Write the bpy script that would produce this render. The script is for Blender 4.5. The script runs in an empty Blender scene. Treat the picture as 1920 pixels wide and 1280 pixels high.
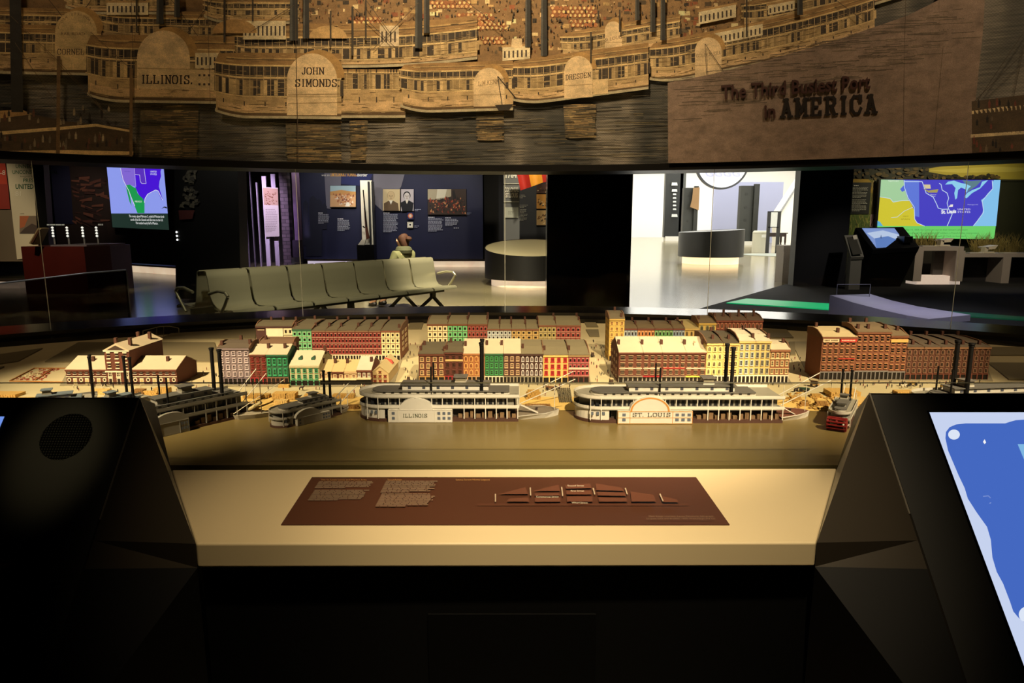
import bpy, bmesh, math, random
from mathutils import Vector, Matrix, noise
random.seed(7)
SC = bpy.context.scene
COL = SC.collection
# ------------------------------------------------------------------ camera
TH = math.radians(9.84); H = 1.48; F = 1280.0
CT, ST = math.cos(TH), math.sin(TH)
cam = bpy.data.objects.new('camera', bpy.data.cameras.new('camera')); COL.objects.link(cam)
cam.location = (0, 0, H); cam.rotation_euler = (math.pi/2 - TH, 0, 0)
cam.data.lens = 24; cam.data.sensor_width = 36; cam.data.clip_start = .05; cam.data.clip_end = 300
SC.camera = cam
# ------------------------------------------------------------------ view, world
SC.view_settings.view_transform = 'Standard'; SC.view_settings.look = 'None'
SC.view_settings.gamma = 1; SC.view_settings.use_curve_mapping = False
SC.view_settings.exposure = 0.0
W = bpy.data.worlds.new('world'); SC.world = W; W.use_nodes = True
W.node_tree.nodes['Background'].inputs[0].default_value = (1, .8, .55, 1)
W.node_tree.nodes['Background'].inputs[1].default_value = .004
SC.cycles.max_bounces = 8; SC.cycles.transparent_max_bounces = 12
# ------------------------------------------------------------------ lamps of the exhibition (ceiling spots, lobby lights)
def spot(loc, tgt, e, ang=40, blend=.6, col=(1, .76, .44), r=.05):
    l = bpy.data.lights.new('ceiling_spot', 'SPOT'); l.energy = e; l.spot_size = math.radians(ang); l.spot_blend = blend
    l.color = col; l.shadow_soft_size = r
    o = bpy.data.objects.new('ceiling_spot', l); COL.objects.link(o); o.location = loc
    o.rotation_euler = (Vector(tgt) - Vector(loc)).to_track_quat('-Z', 'Y').to_euler(); return o
def area(loc, tgt, e, sx, sy, col=(1, 1, 1)):
    l = bpy.data.lights.new('ceiling_panel', 'AREA'); l.energy = e; l.shape = 'RECTANGLE'; l.size = sx; l.size_y = sy; l.color = col
    o = bpy.data.objects.new('ceiling_panel', l); COL.objects.link(o); o.location = loc
    o.rotation_euler = (Vector(tgt) - Vector(loc)).to_track_quat('-Z', 'Y').to_euler(); return o
WARM = (1, .77, .47)
# the model city
spot((.95, -.5, 3.6), (.2, 2.5, .86), 1500, 26, .9, WARM, .04)
spot((2.5, .0, 3.7), (1.25, 2.6, .86), 1450, 25, .9, WARM, .04)
spot((-2.3, .2, 3.7), (-1.3, 2.7, .86), 1550, 29, .9, WARM, .04)
spot((0, 2.0, 3.9), (0, 3.6, .86), 260, 52, .8, WARM, .04)
# the reading rail
spot((.55, .35, 3.9), (.25, 1.42, .87), 480, 27, .9, (1, .80, .50), .06)
spot((-.2, .35, 3.9), (-.15, 1.42, .87), 240, 27, .9, (1, .78, .47), .06)
# the mural
spot((-.3, 2.3, 4.3), (-.1, 4.5, 2.6), 390, 70, 1, (1, .72, .40), .2)
spot((1.9, 2.0, 4.3), (2.4, 3.8, 2.2), 130, 80, 1, (1, .72, .42), .2)
spot((-2.2, 2.0, 4.3), (-2.4, 3.8, 2.4), 50, 80, 1, (1, .70, .40), .2)
# exhibition beyond the glass
spot((-1.0, 10.2, 4.3), (-1.2, 13.4, 0), 3600, 60, .8, (1, .88, .62), .1)
spot((-2.2, 6.4, 4.3), (-2.9, 10.0, .5), 1250, 50, .9, (1, .90, .62), .1)
spot((-.2, 13.2, 4.3), (-.1, 16.2, .9), 1100, 60, .8, (1, .86, .6), .1)
for x_, t_, e_ in ((-6.2, -6.0, 260), (-4.2, -4.3, 300), (-2.2, -2.3, 320)):
    spot((x_, 20.8, 4.35), (t_, 24.0, 1.9), e_, 70, .9, (1, .93, .85), .08)
spot((-5.05, 22.4, 4.35), (-5.08, 23.8, 1.7), 220, 34, .6, (1, .9, .7), .05)
spot((-7.7, 19.5, 4.3), (-8.1, 22.0, 1.6), 1000, 50, .9, (.80, .62, 1), .08)
spot((-12.2, 12.5, 4.3), (-12.1, 15.7, 1.9), 330, 40, .9, (1, .85, .6), .08)
spot((-9.3, 11.6, 4.3), (-9.8, 15.0, .9), 420, 50, .9, (1, .8, .55), .08)
spot((11.4, 15.4, 4.3), (11.6, 18.9, 2.4), 520, 75, .9, (1, .9, .62), .08)
spot((10.2, 13.2, 4.3), (10.8, 16.4, .6), 420, 60, .9, (1, .84, .62), .08)
spot((5.6, 8.4, 4.3), (6.4, 10.8, .4), 650, 46, .9, (.88, .84, 1), .08)
spot((8.2, 12.0, 4.3), (7.7, 15.2, .8), 300, 36, .9, (1, .9, .75), .08)  # spot added to brighten the leaflet stand
spot((.6, 16.5, 4.3), (.3, 20.5, 2.2), 420, 60, .9, (1, .86, .6), .08)
spot((-5.4, 9.4, 4.3), (-5.0, 12.4, 2.1), 160, 44, 1, (1, .92, .8), .1)
spot((-6.9, 7.2, 4.3), (-6.6, 9.4, .8), 160, 44, 1, (.9, .92, 1), .1)  # spot added to bring out the balustrade edge
spot((-13.6, 21.5, 4.3), (-15.6, 25.3, 2.2), 300, 44, 1, (1, .8, .65), .1)
# the bright lobby
for y_ in (24, 38, 52, 64):
    area((18, y_, 8.85), (18, y_, 0), 3300, 26, 8, (1, .985, .95))
# ------------------------------------------------------------------ pixel rays (1920 x 1280) and planes
def ray(px, py):
    u = (px - 960) / F; v = (640 - py) / F
    return Vector((u, CT + v*ST, -ST + v*CT))
def G(px, py, z=0.0):
    d = ray(px, py); return Vector((0, 0, H)) + d * ((z - H) / d.z)
def D(px, py, Y):
    d = ray(px, py); return Vector((0, 0, H)) + d * (Y / d.y)
def PX(p):
    x, y, z = p[0], p[1], p[2] - H
    f = y*CT - z*ST; u = y*ST + z*CT
    return 960 + F*x/f, 640 - F*u/f
# ------------------------------------------------------------------ materials
def lin(h):
    if not isinstance(h, str): return tuple(h)[:3]
    h = h.lstrip('#'); r = []
    for i in (0, 2, 4):
        c = int(h[i:i+2], 16)/255; r.append(c/12.92 if c <= .04045 else ((c + .055)/1.055)**2.4)
    return tuple(r)
_M = {}
def mat(col, rough=.6, metal=0.0, emit=0.0, var=.18, scale=30.0, bump=0.0, spec=.5, stretch=(1, 1, 1)):
    key = (col, rough, metal, emit, var, scale, bump, spec, stretch)
    if key in _M: return _M[key]
    c = lin(col); m = bpy.data.materials.new('procedural_%d' % len(_M)); m.use_nodes = True
    nt = m.node_tree; b = nt.nodes['Principled BSDF']; _M[key] = m
    b.inputs['Roughness'].default_value = rough; b.inputs['Metallic'].default_value = metal
    b.inputs['Specular IOR Level'].default_value = spec
    tc = nt.nodes.new('ShaderNodeTexCoord'); mp = nt.nodes.new('ShaderNodeMapping'); mp.inputs['Scale'].default_value = stretch
    n = nt.nodes.new('ShaderNodeTexNoise'); n.inputs['Scale'].default_value = scale; n.inputs['Detail'].default_value = 3
    nt.links.new(tc.outputs['Object'], mp.inputs[0]); nt.links.new(mp.outputs[0], n.inputs['Vector'])
    mx = nt.nodes.new('ShaderNodeMix'); mx.data_type = 'RGBA'
    mx.inputs[6].default_value = tuple(max(0, k*(1 - var)) for k in c) + (1,)
    mx.inputs[7].default_value = tuple(min(1, k*(1 + var)) for k in c) + (1,)
    nt.links.new(n.outputs['Fac'], mx.inputs[0]); nt.links.new(mx.outputs[2], b.inputs['Base Color'])
    if emit:
        nt.links.new(mx.outputs[2], b.inputs['Emission Color']); b.inputs['Emission Strength'].default_value = emit
    if bump:
        bp = nt.nodes.new('ShaderNodeBump'); bp.inputs['Strength'].default_value = bump; bp.inputs['Distance'].default_value = .004
        nt.links.new(n.outputs['Fac'], bp.inputs['Height']); nt.links.new(bp.outputs[0], b.inputs['Normal'])
    return m
def art_mat(name, emit=0.0, rough=.7, weave=0.0):
    m = bpy.data.materials.new(name); m.use_nodes = True; nt = m.node_tree; b = nt.nodes['Principled BSDF']
    a = nt.nodes.new('ShaderNodeAttribute'); a.attribute_name = 'Col'; src = a.outputs['Color']
    b.inputs['Roughness'].default_value = rough
    if weave:
        tc = nt.nodes.new('ShaderNodeTexCoord'); n = nt.nodes.new('ShaderNodeTexNoise'); n.inputs['Scale'].default_value = 260
        n.inputs['Detail'].default_value = 4
        mp = nt.nodes.new('ShaderNodeMapping'); mp.inputs['Scale'].default_value = (1, 1, 1.6)
        nt.links.new(tc.outputs['Object'], mp.inputs[0]); nt.links.new(mp.outputs[0], n.inputs['Vector'])
        r = nt.nodes.new('ShaderNodeMapRange'); r.inputs[1].default_value = .3; r.inputs[2].default_value = .7
        r.inputs[3].default_value = 1 - weave; r.inputs[4].default_value = 1 + weave*.5
        nt.links.new(n.outputs['Fac'], r.inputs[0])
        mx = nt.nodes.new('ShaderNodeMix'); mx.data_type = 'RGBA'; mx.blend_type = 'MULTIPLY'; mx.inputs[0].default_value = 1
        nt.links.new(src, mx.inputs[6]); nt.links.new(r.outputs[0], mx.inputs[7]); src = mx.outputs[2]
        n2 = nt.nodes.new('ShaderNodeTexNoise'); n2.inputs['Scale'].default_value = 11; n2.inputs['Detail'].default_value = 8; n2.inputs['Roughness'].default_value = .7
        nt.links.new(mp.outputs[0], n2.inputs['Vector']); r2 = nt.nodes.new('ShaderNodeMapRange'); r2.inputs[1].default_value = .32; r2.inputs[2].default_value = .68; r2.inputs[3].default_value = .62; r2.inputs[4].default_value = 1.25
        nt.links.new(n2.outputs['Fac'], r2.inputs[0]); m2 = nt.nodes.new('ShaderNodeMix'); m2.data_type = 'RGBA'; m2.blend_type = 'MULTIPLY'; m2.inputs[0].default_value = 1
        nt.links.new(src, m2.inputs[6]); nt.links.new(r2.outputs[0], m2.inputs[7]); src = m2.outputs[2]
    if emit:
        b.inputs['Base Color'].default_value = (.01, .01, .01, 1)
        nt.links.new(src, b.inputs['Emission Color']); b.inputs['Emission Strength'].default_value = emit
    else: nt.links.new(src, b.inputs['Base Color'])
    return m
def glass_mat(name, tint=(.93, .95, .93), ior=1.45, rough=0.0, k=1.0):
    m = bpy.data.materials.new(name); m.use_nodes = True; nt = m.node_tree
    nt.nodes.remove(nt.nodes['Principled BSDF']); out = nt.nodes['Material Output']
    t = nt.nodes.new('ShaderNodeBsdfTransparent'); t.inputs[0].default_value = (*tint, 1)
    g = nt.nodes.new('ShaderNodeBsdfGlossy'); g.inputs['Roughness'].default_value = rough; g.inputs[0].default_value = (k, k, k, 1)
    f = nt.nodes.new('ShaderNodeFresnel'); ge = nt.nodes.new('ShaderNodeNewGeometry'); mr = nt.nodes.new('ShaderNodeMapRange')
    mr.inputs[3].default_value = ior; mr.inputs[4].default_value = 1/ior; nt.links.new(ge.outputs['Backfacing'], mr.inputs[0]); nt.links.new(mr.outputs[0], f.inputs[0])
    x = nt.nodes.new('ShaderNodeMixShader')
    nt.links.new(f.outputs[0], x.inputs[0]); nt.links.new(t.outputs[0], x.inputs[1]); nt.links.new(g.outputs[0], x.inputs[2])
    nt.links.new(x.outputs[0], out.inputs[0]); return m
BLACK = mat('#0b0a09', .35, var=.2, scale=5)
GLOSS = mat('#0d0c0b', .14, var=.1, scale=4)
DARK = mat('#15130f', .6, var=.25, scale=4)
PANE = mat('#120c08', .4, var=.3, scale=60)
# ------------------------------------------------------------------ objects
_MAT = {}
def thing(name, label, cat, loc=(0, 0, 0), rz=0.0, group=None):
    o = bpy.data.objects.new(name, None); COL.objects.link(o); o.empty_display_size = .05
    o.location = loc; o.rotation_euler = (0, 0, rz); o['label'] = label; o['category'] = cat
    if group: o['group'] = group
    _MAT[o.name] = Matrix.Translation(Vector(loc)) @ Matrix.Rotation(rz, 4, 'Z'); return o
def tag(o, label, cat, group=None, kind=None):
    o['label'] = label
    if cat: o['category'] = cat
    if group: o['group'] = group
    if kind: o['kind'] = kind
    return o
def structure(o, label=None):
    o['kind'] = 'structure'
    if label: o['label'] = label
    return o
def put(name, me, parent=None, world=True, loc=(0, 0, 0), rot=(0, 0, 0), scale=(1, 1, 1)):
    o = bpy.data.objects.new(name, me); COL.objects.link(o)
    o.location = loc; o.rotation_euler = rot; o.scale = scale
    M_ = Matrix.Translation(Vector(loc)) @ Vector_rot(rot)
    if parent:
        o.parent = parent
        if world: o.matrix_parent_inverse = _MAT.get(parent.name, Matrix()).inverted()
        else: M_ = _MAT.get(parent.name, Matrix()) @ M_
    _MAT[o.name] = M_
    return o
def Vector_rot(r):
    from mathutils import Euler
    return Euler(r).to_matrix().to_4x4()
def copy_tree(o, parent=None):
    c = o.copy(); COL.objects.link(c)
    if parent is not None: c.parent = parent
    for ch in o.children: copy_tree(ch, c)
    return c
class MB:
    def __init__(s): s.v = []; s.f = []; s.m = []; s.sm = []
    def add(s, vs, fs, mi=0, sm=False):
        b = len(s.v); s.v += [tuple(v) for v in vs]
        for f in fs: s.f.append([b + i for i in f]); s.m.append(mi); s.sm.append(sm)
        return s
    def box(s, x0, x1, y0, y1, z0, z1, mi=0):
        return s.add([(x, y, z) for z in (z0, z1) for y in (y0, y1) for x in (x0, x1)],
            [(0, 2, 3, 1), (4, 5, 7, 6), (0, 1, 5, 4), (2, 6, 7, 3), (0, 4, 6, 2), (1, 3, 7, 5)], mi)
    def prism(s, pts, d, mi=0, sm=False, mcap=None):           # extrude a closed 3-D polygon by vector d
        n = len(pts); d = Vector(d); a = [Vector(p) for p in pts]; b = [p + d for p in a]
        s.add(a + b, [list(range(n))[::-1], list(range(n, 2*n))], mi if mcap is None else mcap)
        return s.add(a + b, [(i, (i+1) % n, n + (i+1) % n, n + i) for i in range(n)], mi, sm)
    def quad(s, pts, mi=0): return s.add(pts, [list(range(len(pts)))], mi)
    def strip(s, a, b, mi=0, closed=False, sm=False):
        n = len(a); k = n if closed else n - 1
        return s.add(list(a) + list(b), [(i, (i+1) % n, n + (i+1) % n, n + i) for i in range(k)], mi, sm)
    def tube(s, p, q, r, r2=None, n=8, mi=0, caps=True):
        p, q = Vector(p), Vector(q); r2 = r if r2 is None else r2; z = (q - p).normalized()
        x = z.orthogonal().normalized(); y = z.cross(x)
        A = [p + (x*math.cos(2*math.pi*i/n) + y*math.sin(2*math.pi*i/n))*r for i in range(n)]
        B = [q + (x*math.cos(2*math.pi*i/n) + y*math.sin(2*math.pi*i/n))*r2 for i in range(n)]
        s.strip(A, B, mi, True, True)
        if caps: s.add(A, [list(range(n))[::-1]], mi); s.add(B, [list(range(n))], mi)
        return s
    def path(s, pts, r, n=6, mi=0):
        for a, b in zip(pts, pts[1:]): s.tube(a, b, r, r, n, mi)
        return s
    def lathe(s, prof, c=(0, 0, 0), n=24, mi=0, sm=True):
        rings = [[Vector(c) + Vector((r*math.cos(2*math.pi*i/n), r*math.sin(2*math.pi*i/n), z)) for i in range(n)] for r, z in prof]
        for a, b in zip(rings, rings[1:]): s.strip(a, b, mi, True, sm)
        s.add(rings[0], [list(range(n))[::-1]], mi); s.add(rings[-1], [list(range(n))], mi); return s
    def bar(s, p, q, w, t=None, mi=0):
        p, q = Vector(p), Vector(q); z = (q - p).normalized(); x = z.cross(Vector((0, 0, 1)))
        x = Vector((1, 0, 0)) if x.length < 1e-4 else x.normalized(); y = x.cross(z); t = w if t is None else t
        c = [x*w/2 + y*t/2, -x*w/2 + y*t/2, -x*w/2 - y*t/2, x*w/2 - y*t/2]
        return s.prism([p + k for k in c], q - p, mi)
    def mesh(s, name, mats):
        me = bpy.data.meshes.new(name); me.from_pydata(s.v, [], s.f)
        for m in (mats if isinstance(mats, (list, tuple)) else [mats]): me.materials.append(m)
        me.polygons.foreach_set('material_index', s.m); me.polygons.foreach_set('use_smooth', s.sm)
        bm = bmesh.new(); bm.from_mesh(me); bmesh.ops.recalc_face_normals(bm, faces=bm.faces) if len(s.f) < 4000 else None
        bm.to_mesh(me); bm.free(); me.update(); return me
    def ob(s, name, mats, parent=None, world=True, loc=(0, 0, 0), rot=(0, 0, 0)):
        return put(name, s.mesh(name, mats), parent, world, loc, rot)
def ground_centre(o_pts):
    v = [Vector(p) for p in o_pts]; c = sum(v, Vector())/len(v); return c
def skin_mesh(name, verts, edges, radii, m, sub=1, root=0):
    me = bpy.data.meshes.new(name); me.from_pydata(verts, edges, []); o = bpy.data.objects.new(name, me); COL.objects.link(o)
    o.modifiers.new('skin', 'SKIN')
    for i, sv in enumerate(me.skin_vertices[0].data):
        r = radii[i]; sv.radius = (r, r) if not isinstance(r, tuple) else r; sv.use_root = (i == root)
    if sub:
        u = o.modifiers.new('sub', 'SUBSURF'); u.levels = sub
    bpy.context.view_layer.update()
    ev = o.evaluated_get(bpy.context.evaluated_depsgraph_get()); nm = bpy.data.meshes.new_from_object(ev)
    bpy.data.objects.remove(o); nm.materials.clear(); nm.materials.append(m)
    nm.polygons.foreach_set('use_smooth', [True]*len(nm.polygons)); return nm
# ------------------------------------------------------------------ lettering
_TX = {}
def text_mesh(t, bold=0.0, extr=0.0):
    k = (t, bold, extr)
    if k in _TX: return _TX[k]
    cu = bpy.data.curves.new('lettering', 'FONT'); cu.body = t; cu.offset = bold; cu.resolution_u = 2; cu.extrude = extr
    o = bpy.data.objects.new('lettering', cu); COL.objects.link(o); bpy.context.view_layer.update()
    me = bpy.data.meshes.new_from_object(o.evaluated_get(bpy.context.evaluated_depsgraph_get()))
    r = ([tuple(v.co) for v in me.vertices], [list(p.vertices) for p in me.polygons])
    bpy.data.objects.remove(o); bpy.data.curves.remove(cu); bpy.data.meshes.remove(me)
    w = max((v[0] for v in r[0]), default=1); _TX[k] = (*r, w); return _TX[k]
_O = [(1, 0), (3, 0), (4, 1.3), (4, 4.7), (3, 6), (1, 6), (0, 4.7), (0, 1.3), (1, 0)]
SLAB = {'A': ([[(.4, 0), (2, 6), (3.6, 0)], [(1, 2), (3, 2)]], [(.4, 0), (3.6, 0), (1.7, 6)]),
 'M': ([[(.4, 0), (.4, 6), (2.2, 1.5), (4, 6), (4, 0)]], [(.4, 0), (4, 0), (.2, 6), (4.2, 6)]),
 'E': ([[(3.6, 1.2), (3.6, 0), (.5, 0), (.5, 6), (3.6, 6), (3.6, 4.8)], [(.5, 3), (2.6, 3)]], [(.3, 0), (.3, 6)]),
 'R': ([[(.5, 0), (.5, 6), (2.8, 6), (3.6, 5.2), (3.6, 4), (2.8, 3.1), (.5, 3.1)], [(2.2, 3), (3.6, 0)]], [(.5, 0), (3.8, 0), (.3, 6)]),
 'I': ([[(1.2, 0), (1.2, 6)]], [(1.2, 0), (1.2, 6)]), 'L': ([[(.5, 6), (.5, 0), (3.6, 0), (3.6, 1.6)]], [(.5, 6), (.3, 0)]),
 'C': ([[(3.8, 4.4), (3, 6), (1, 6), (0, 4.7), (0, 1.3), (1, 0), (3, 0), (3.9, 1.6)], [(3.8, 4.2), (3.8, 6)]], []),
 'G': ([[(3.8, 4.4), (3, 6), (1, 6), (0, 4.7), (0, 1.3), (1, 0), (3.2, 0), (3.8, 1), (3.8, 2.6), (2.4, 2.6)]], []),
 'N': ([[(.5, 0), (.5, 6), (3.7, 0), (3.7, 6)]], [(.5, 0), (.2, 6), (3.7, 6)]), 'O': ([_O], []),
 'S': ([[(3.6, 4.6), (2.9, 6), (1, 6), (.3, 5), (.5, 3.7), (3.3, 2.4), (3.7, 1.2), (2.9, 0), (.8, 0), (.2, 1.5)], [(3.6, 4.5), (3.6, 6)], [(.2, 0), (.2, 1.5)]], []),
 'J': ([[(2.6, 6), (2.6, 1.2), (1.9, 0), (.8, 0), (.2, 1.2)]], [(2.6, 6)]),
 'H': ([[(.5, 0), (.5, 6)], [(3.6, 0), (3.6, 6)], [(.5, 3), (3.6, 3)]], [(.5, 0), (.5, 6), (3.6, 0), (3.6, 6)]),
 'D': ([[(.6, 0), (.6, 6), (2.6, 6), (3.8, 4.6), (3.8, 1.4), (2.6, 0), (.6, 0)]], [(.4, 0), (.4, 6)]),
 'T': ([[(2, 0), (2, 6)], [(0, 4.7), (0, 6), (4, 6), (4, 4.7)]], [(2, 0)]),
 'K': ([[(.5, 0), (.5, 6)], [(3.5, 6), (.5, 2.6)], [(1.6, 3.5), (3.6, 0)]], [(.5, 0), (.5, 6), (3.5, 6), (3.6, 0)]),
 'U': ([[(.4, 6), (.4, 1.4), (1.3, 0), (2.7, 0), (3.6, 1.4), (3.6, 6)]], [(.4, 6), (3.6, 6)]),
 'F': ([[(.5, 0), (.5, 6), (3.6, 6), (3.6, 4.8)], [(.5, 3), (2.6, 3)]], [(.5, 0), (.3, 6)]),
 'P': ([[(.5, 0), (.5, 6), (2.8, 6), (3.6, 5.2), (3.6, 4), (2.8, 3.1), (.5, 3.1)]], [(.5, 0), (.3, 6)]),
 'B': ([[(.5, 0), (.5, 6), (2.8, 6), (3.4, 5.2), (3.4, 4), (2.8, 3.1), (.5, 3.1)], [(2.8, 3.1), (3.8, 2.2), (3.8, .9), (2.8, 0), (.5, 0)]], []),
 '.': ([[(.2, 0), (.2, .7)]], []), ' ': ([], [])}
SLAB_W = {'I': 2.4, 'M': 4.4, '.': .6, ' ': 2.2, 'J': 3.0}
def slab_polys(t, th=.9, thin=None, gap=1.5):
    """list of (letter index, polygon) for slab-serif letters, cap height 6, plus total width"""
    out = []; x = 0; thin = th*.65 if thin is None else thin
    for k, ch in enumerate(t):
        st, se = SLAB[ch]
        for pl in st:
            for (ax, ay), (bx, by) in zip(pl, pl[1:]):
                L = math.hypot(bx-ax, by-ay); ux, uy = (bx-ax)/L, (by-ay)/L
                w = (th if abs(uy) > .6 else thin)/2; e = w*.7
                ax_, ay_, bx_, by_ = ax-ux*e, ay-uy*e, bx+ux*e, by+uy*e
                out.append((k, [(x+ax_-uy*w, ay_+ux*w), (x+ax_+uy*w, ay_-ux*w), (x+bx_+uy*w, by_-ux*w), (x+bx_-uy*w, by_+ux*w)]))
        for (ax, ay) in se:
            h = thin/2; out.append((k, [(x+ax-th, ay-h), (x+ax+th, ay-h), (x+ax+th, ay+h), (x+ax-th, ay+h)]))
        x += SLAB_W.get(ch, 4.0) + gap
    return out, x - gap
# ------------------------------------------------------------------ flat printed art (murals, screens, panels): polygons placed on a real surface
def plane_map(p, n):
    p = Vector(p); n = Vector(n).normalized()
    if n.dot(Vector((0, 0, H)) - p) < 0: n = -n
    def f(px, py, l=0.0):
        d = ray(px, py); t = (p - Vector((0, 0, H))).dot(n)/d.dot(n); return Vector((0, 0, H)) + d*t + n*l
    return f
def clip_x(poly, x0, x1):
    def half(P, s, c):
        o = []
        for i in range(len(P)):
            a, b = P[i], P[(i+1) % len(P)]; da, db = s*(a[0]-c), s*(b[0]-c)
            if da >= 0: o.append(a)
            if da*db < 0:
                t = da/(da-db); o.append((c, a[1] + (b[1]-a[1])*t))
        return o
    return half(half(poly, 1, x0), -1, x1) if poly else []
class Art:
    def __init__(s, mp, step=.0004, cut=None, gain=(1, 1, 1)):
        s.mp = mp; s.step = step; s.cut = cut; s.gain = gain; s.v = []; s.f = []; s.c = []; s.n = 0
    def poly(s, pts, col, dl=1):
        s.n += dl or .1; l = s.n*s.step; c = tuple(min(.92, a*b) for a, b in zip(lin(col), s.gain)) + (1,)
        ps = [list(pts)]
        if s.cut:
            xs = [p[0] for p in pts]; a = math.floor(min(xs)/s.cut); b = math.floor(max(xs)/s.cut)
            if b > a: ps = [q for q in (clip_x(list(pts), k*s.cut, (k+1)*s.cut) for k in range(a, b+1)) if len(q) > 2]
        for q in ps:
            i = len(s.v); s.v += [s.mp(x, y, l) for x, y in q]; s.f.append(list(range(i, i + len(q)))); s.c.append(c)
        return s
    def rect(s, x0, y0, x1, y1, col, dl=1, sl=0.0):
        k = (x1-x0)*sl; return s.poly([(x0, y0), (x1, y0+k), (x1, y1+k), (x0, y1)], col, dl)
    def line(s, pts, w, col, dl=1):
        for j, ((ax, ay), (bx, by)) in enumerate(zip(pts, pts[1:])):
            L = math.hypot(bx-ax, by-ay) or 1; nx, ny = -(by-ay)/L*w/2, (bx-ax)/L*w/2
            s.poly([(ax+nx, ay+ny), (bx+nx, by+ny), (bx-nx, by-ny), (ax-nx, ay-ny)], col, dl if j == 0 else 0)
        return s
    def disc(s, x, y, rx, ry, col, n=20, a0=0, a1=2*math.pi, dl=1):
        full = abs(a1-a0) > 6.28
        k = n if full else n + 1
        return s.poly([(x + rx*math.cos(a0 + (a1-a0)*i/n), y - ry*math.sin(a0 + (a1-a0)*i/n)) for i in range(k)], col, dl)
    def text(s, t, x, y, h, col, w=None, sl=0.0, bold=0.0, dl=1, sh=0.0):
        vs, fs, tw = text_mesh(t, bold); k = h/.7; kx = k if w is None else w/tw
        s.n += dl; l = s.n*s.step; c = tuple(min(.92, a*b) for a, b in zip(lin(col), s.gain)) + (1,); b = len(s.v)
        s.v += [s.mp(x + vx*kx + sh*vy*k, y - vy*k + vx*kx*sl, l) for vx, vy, _ in vs]
        for f in fs: s.f.append([b+i for i in f]); s.c.append(c)
        return s
    def slab(s, t, x, y, h, col, w, sl=0.0, th=.9, dl=1):
        ps, tw = slab_polys(t, th); k = h/6; kx = w/tw; s.n += dl
        for _, p in ps: s.poly([(x + a*kx, y - b*k + a*kx*sl) for a, b in p], col, 0)
        return s
    def lines(s, x0, y0, x1, n, dy, col, h=None, sk=0.0, rag=.12):        # small print, word by word
        s.n += 1; h = dy*.55 if h is None else h
        for i in range(n):
            x = x0 + sk*i*dy; e = x + (x1-x0)*(1 - rag*random.random()) if i < n-1 else x + (x1-x0)*.55; y = y0 + i*dy
            while x < e - 1.5:
                wd = min(e - x, (x1-x0)*random.uniform(.06, .17)); s.poly([(x, y), (x+wd, y), (x+wd, y+h), (x, y+h)], col, 0); x += wd + max(.7, (x1-x0)*.015)
        return s
    def build(s, name, m, parent=None):
        me = bpy.data.meshes.new(name); me.from_pydata(s.v, [], s.f); me.materials.append(m)
        ca = me.color_attributes.new('Col', 'FLOAT_COLOR', 'CORNER'); buf = []
        for p, c in zip(s.f, s.c): buf += list(c)*len(p)
        ca.data.foreach_set('color', buf); return put(name, me, parent)
PRINT = art_mat('print'); FABRIC = art_mat('printed_fabric', weave=.35)
SCREEN = art_mat('lit_screen', emit=1.0, rough=.3)
# ================================================================== THE SETTING
zg = H - .635; zr = H - .655; R0 = 4.53
def shell(name, a, m): return structure(MB().box(*a).ob(name, m))
FLOOR = mat('#8a8062', .16, var=.22, scale=.8, spec=.5)
shell('floor', (-22, 40, -3.2, 72.2, -.1, 0), FLOOR)
shell('ceiling', (-22, 1.8, -3.2, 27, 4.5, 4.6), DARK); shell('ceiling_right', (1.8, 21, -3.2, 19.4, 4.5, 4.6), DARK)
shell('wall_front', (-22, 21, -3.2, -3, 0, 4.5), DARK); shell('wall_left', (-20.2, -20, -3, 27, 0, 4.5), DARK)
shell('wall_right', (20, 20.2, -3, 19.4, 0, 4.5), DARK); shell('wall_back', (-20, 1.8, 26.2, 26.4, 0, 4.5), DARK)
WHITE = mat('#eceae4', .55, var=.03, scale=2)
shell('wall_divider', (1.7, 1.78, 10.3, 72, 0, 4.5), DARK); shell('wall_lobby_left', (1.78, 1.86, 19.4, 72, 0, 9), WHITE)
shell('wall_lobby_back', (1.8, 40, 72, 72.2, 0, 9), WHITE); shell('wall_lobby_right', (40, 40.2, 19.4, 72, 0, 9), WHITE)
shell('wall_lobby_front', (8.35, 40, 19.45, 19.6, 0, 9), WHITE); shell('trim_1', (1.86, 8.35, 19.4, 19.5, 4.5, 9), WHITE)
shell('ceiling_lobby', (1.8, 40, 19.4, 72, 9, 9.1), WHITE)
# dark upright blocks that frame the lobby opening
p = D(1026, 400, 10.0); q = D(1178, 400, 10.0)
shell('wall_pier', (p.x, q.x, 10.0, 10.4, 0, 4.5), GLOSS)
a_ = D(1494, 430, 16.2).x; b_ = D(1592, 430, 16.2).x
shell('wall_partition', (a_, b_, 16.2, 16.5, 0, 4.5), mat('#15151c', .5, var=.2, scale=1.5))
structure(MB().prism([(a_ + .14, 16.5, 0), (a_ + .4, 16.5, 0), (8.6, 19.45, 0), (8.36, 19.45, 0)], (0, 0, 4.5)).ob('wall_partition_side', WHITE))
c_ = [G(1296, 584), G(1487, 529.5), G(1640, 512), G(2100, 512), G(2300, 660), G(1290, 660)]
structure(MB().prism([v + Vector((0, 0, .012)) for v in c_], (0, 0, -.012)).ob('floor_carpet', mat('#121210', .9, var=.4, scale=20)))
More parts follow.
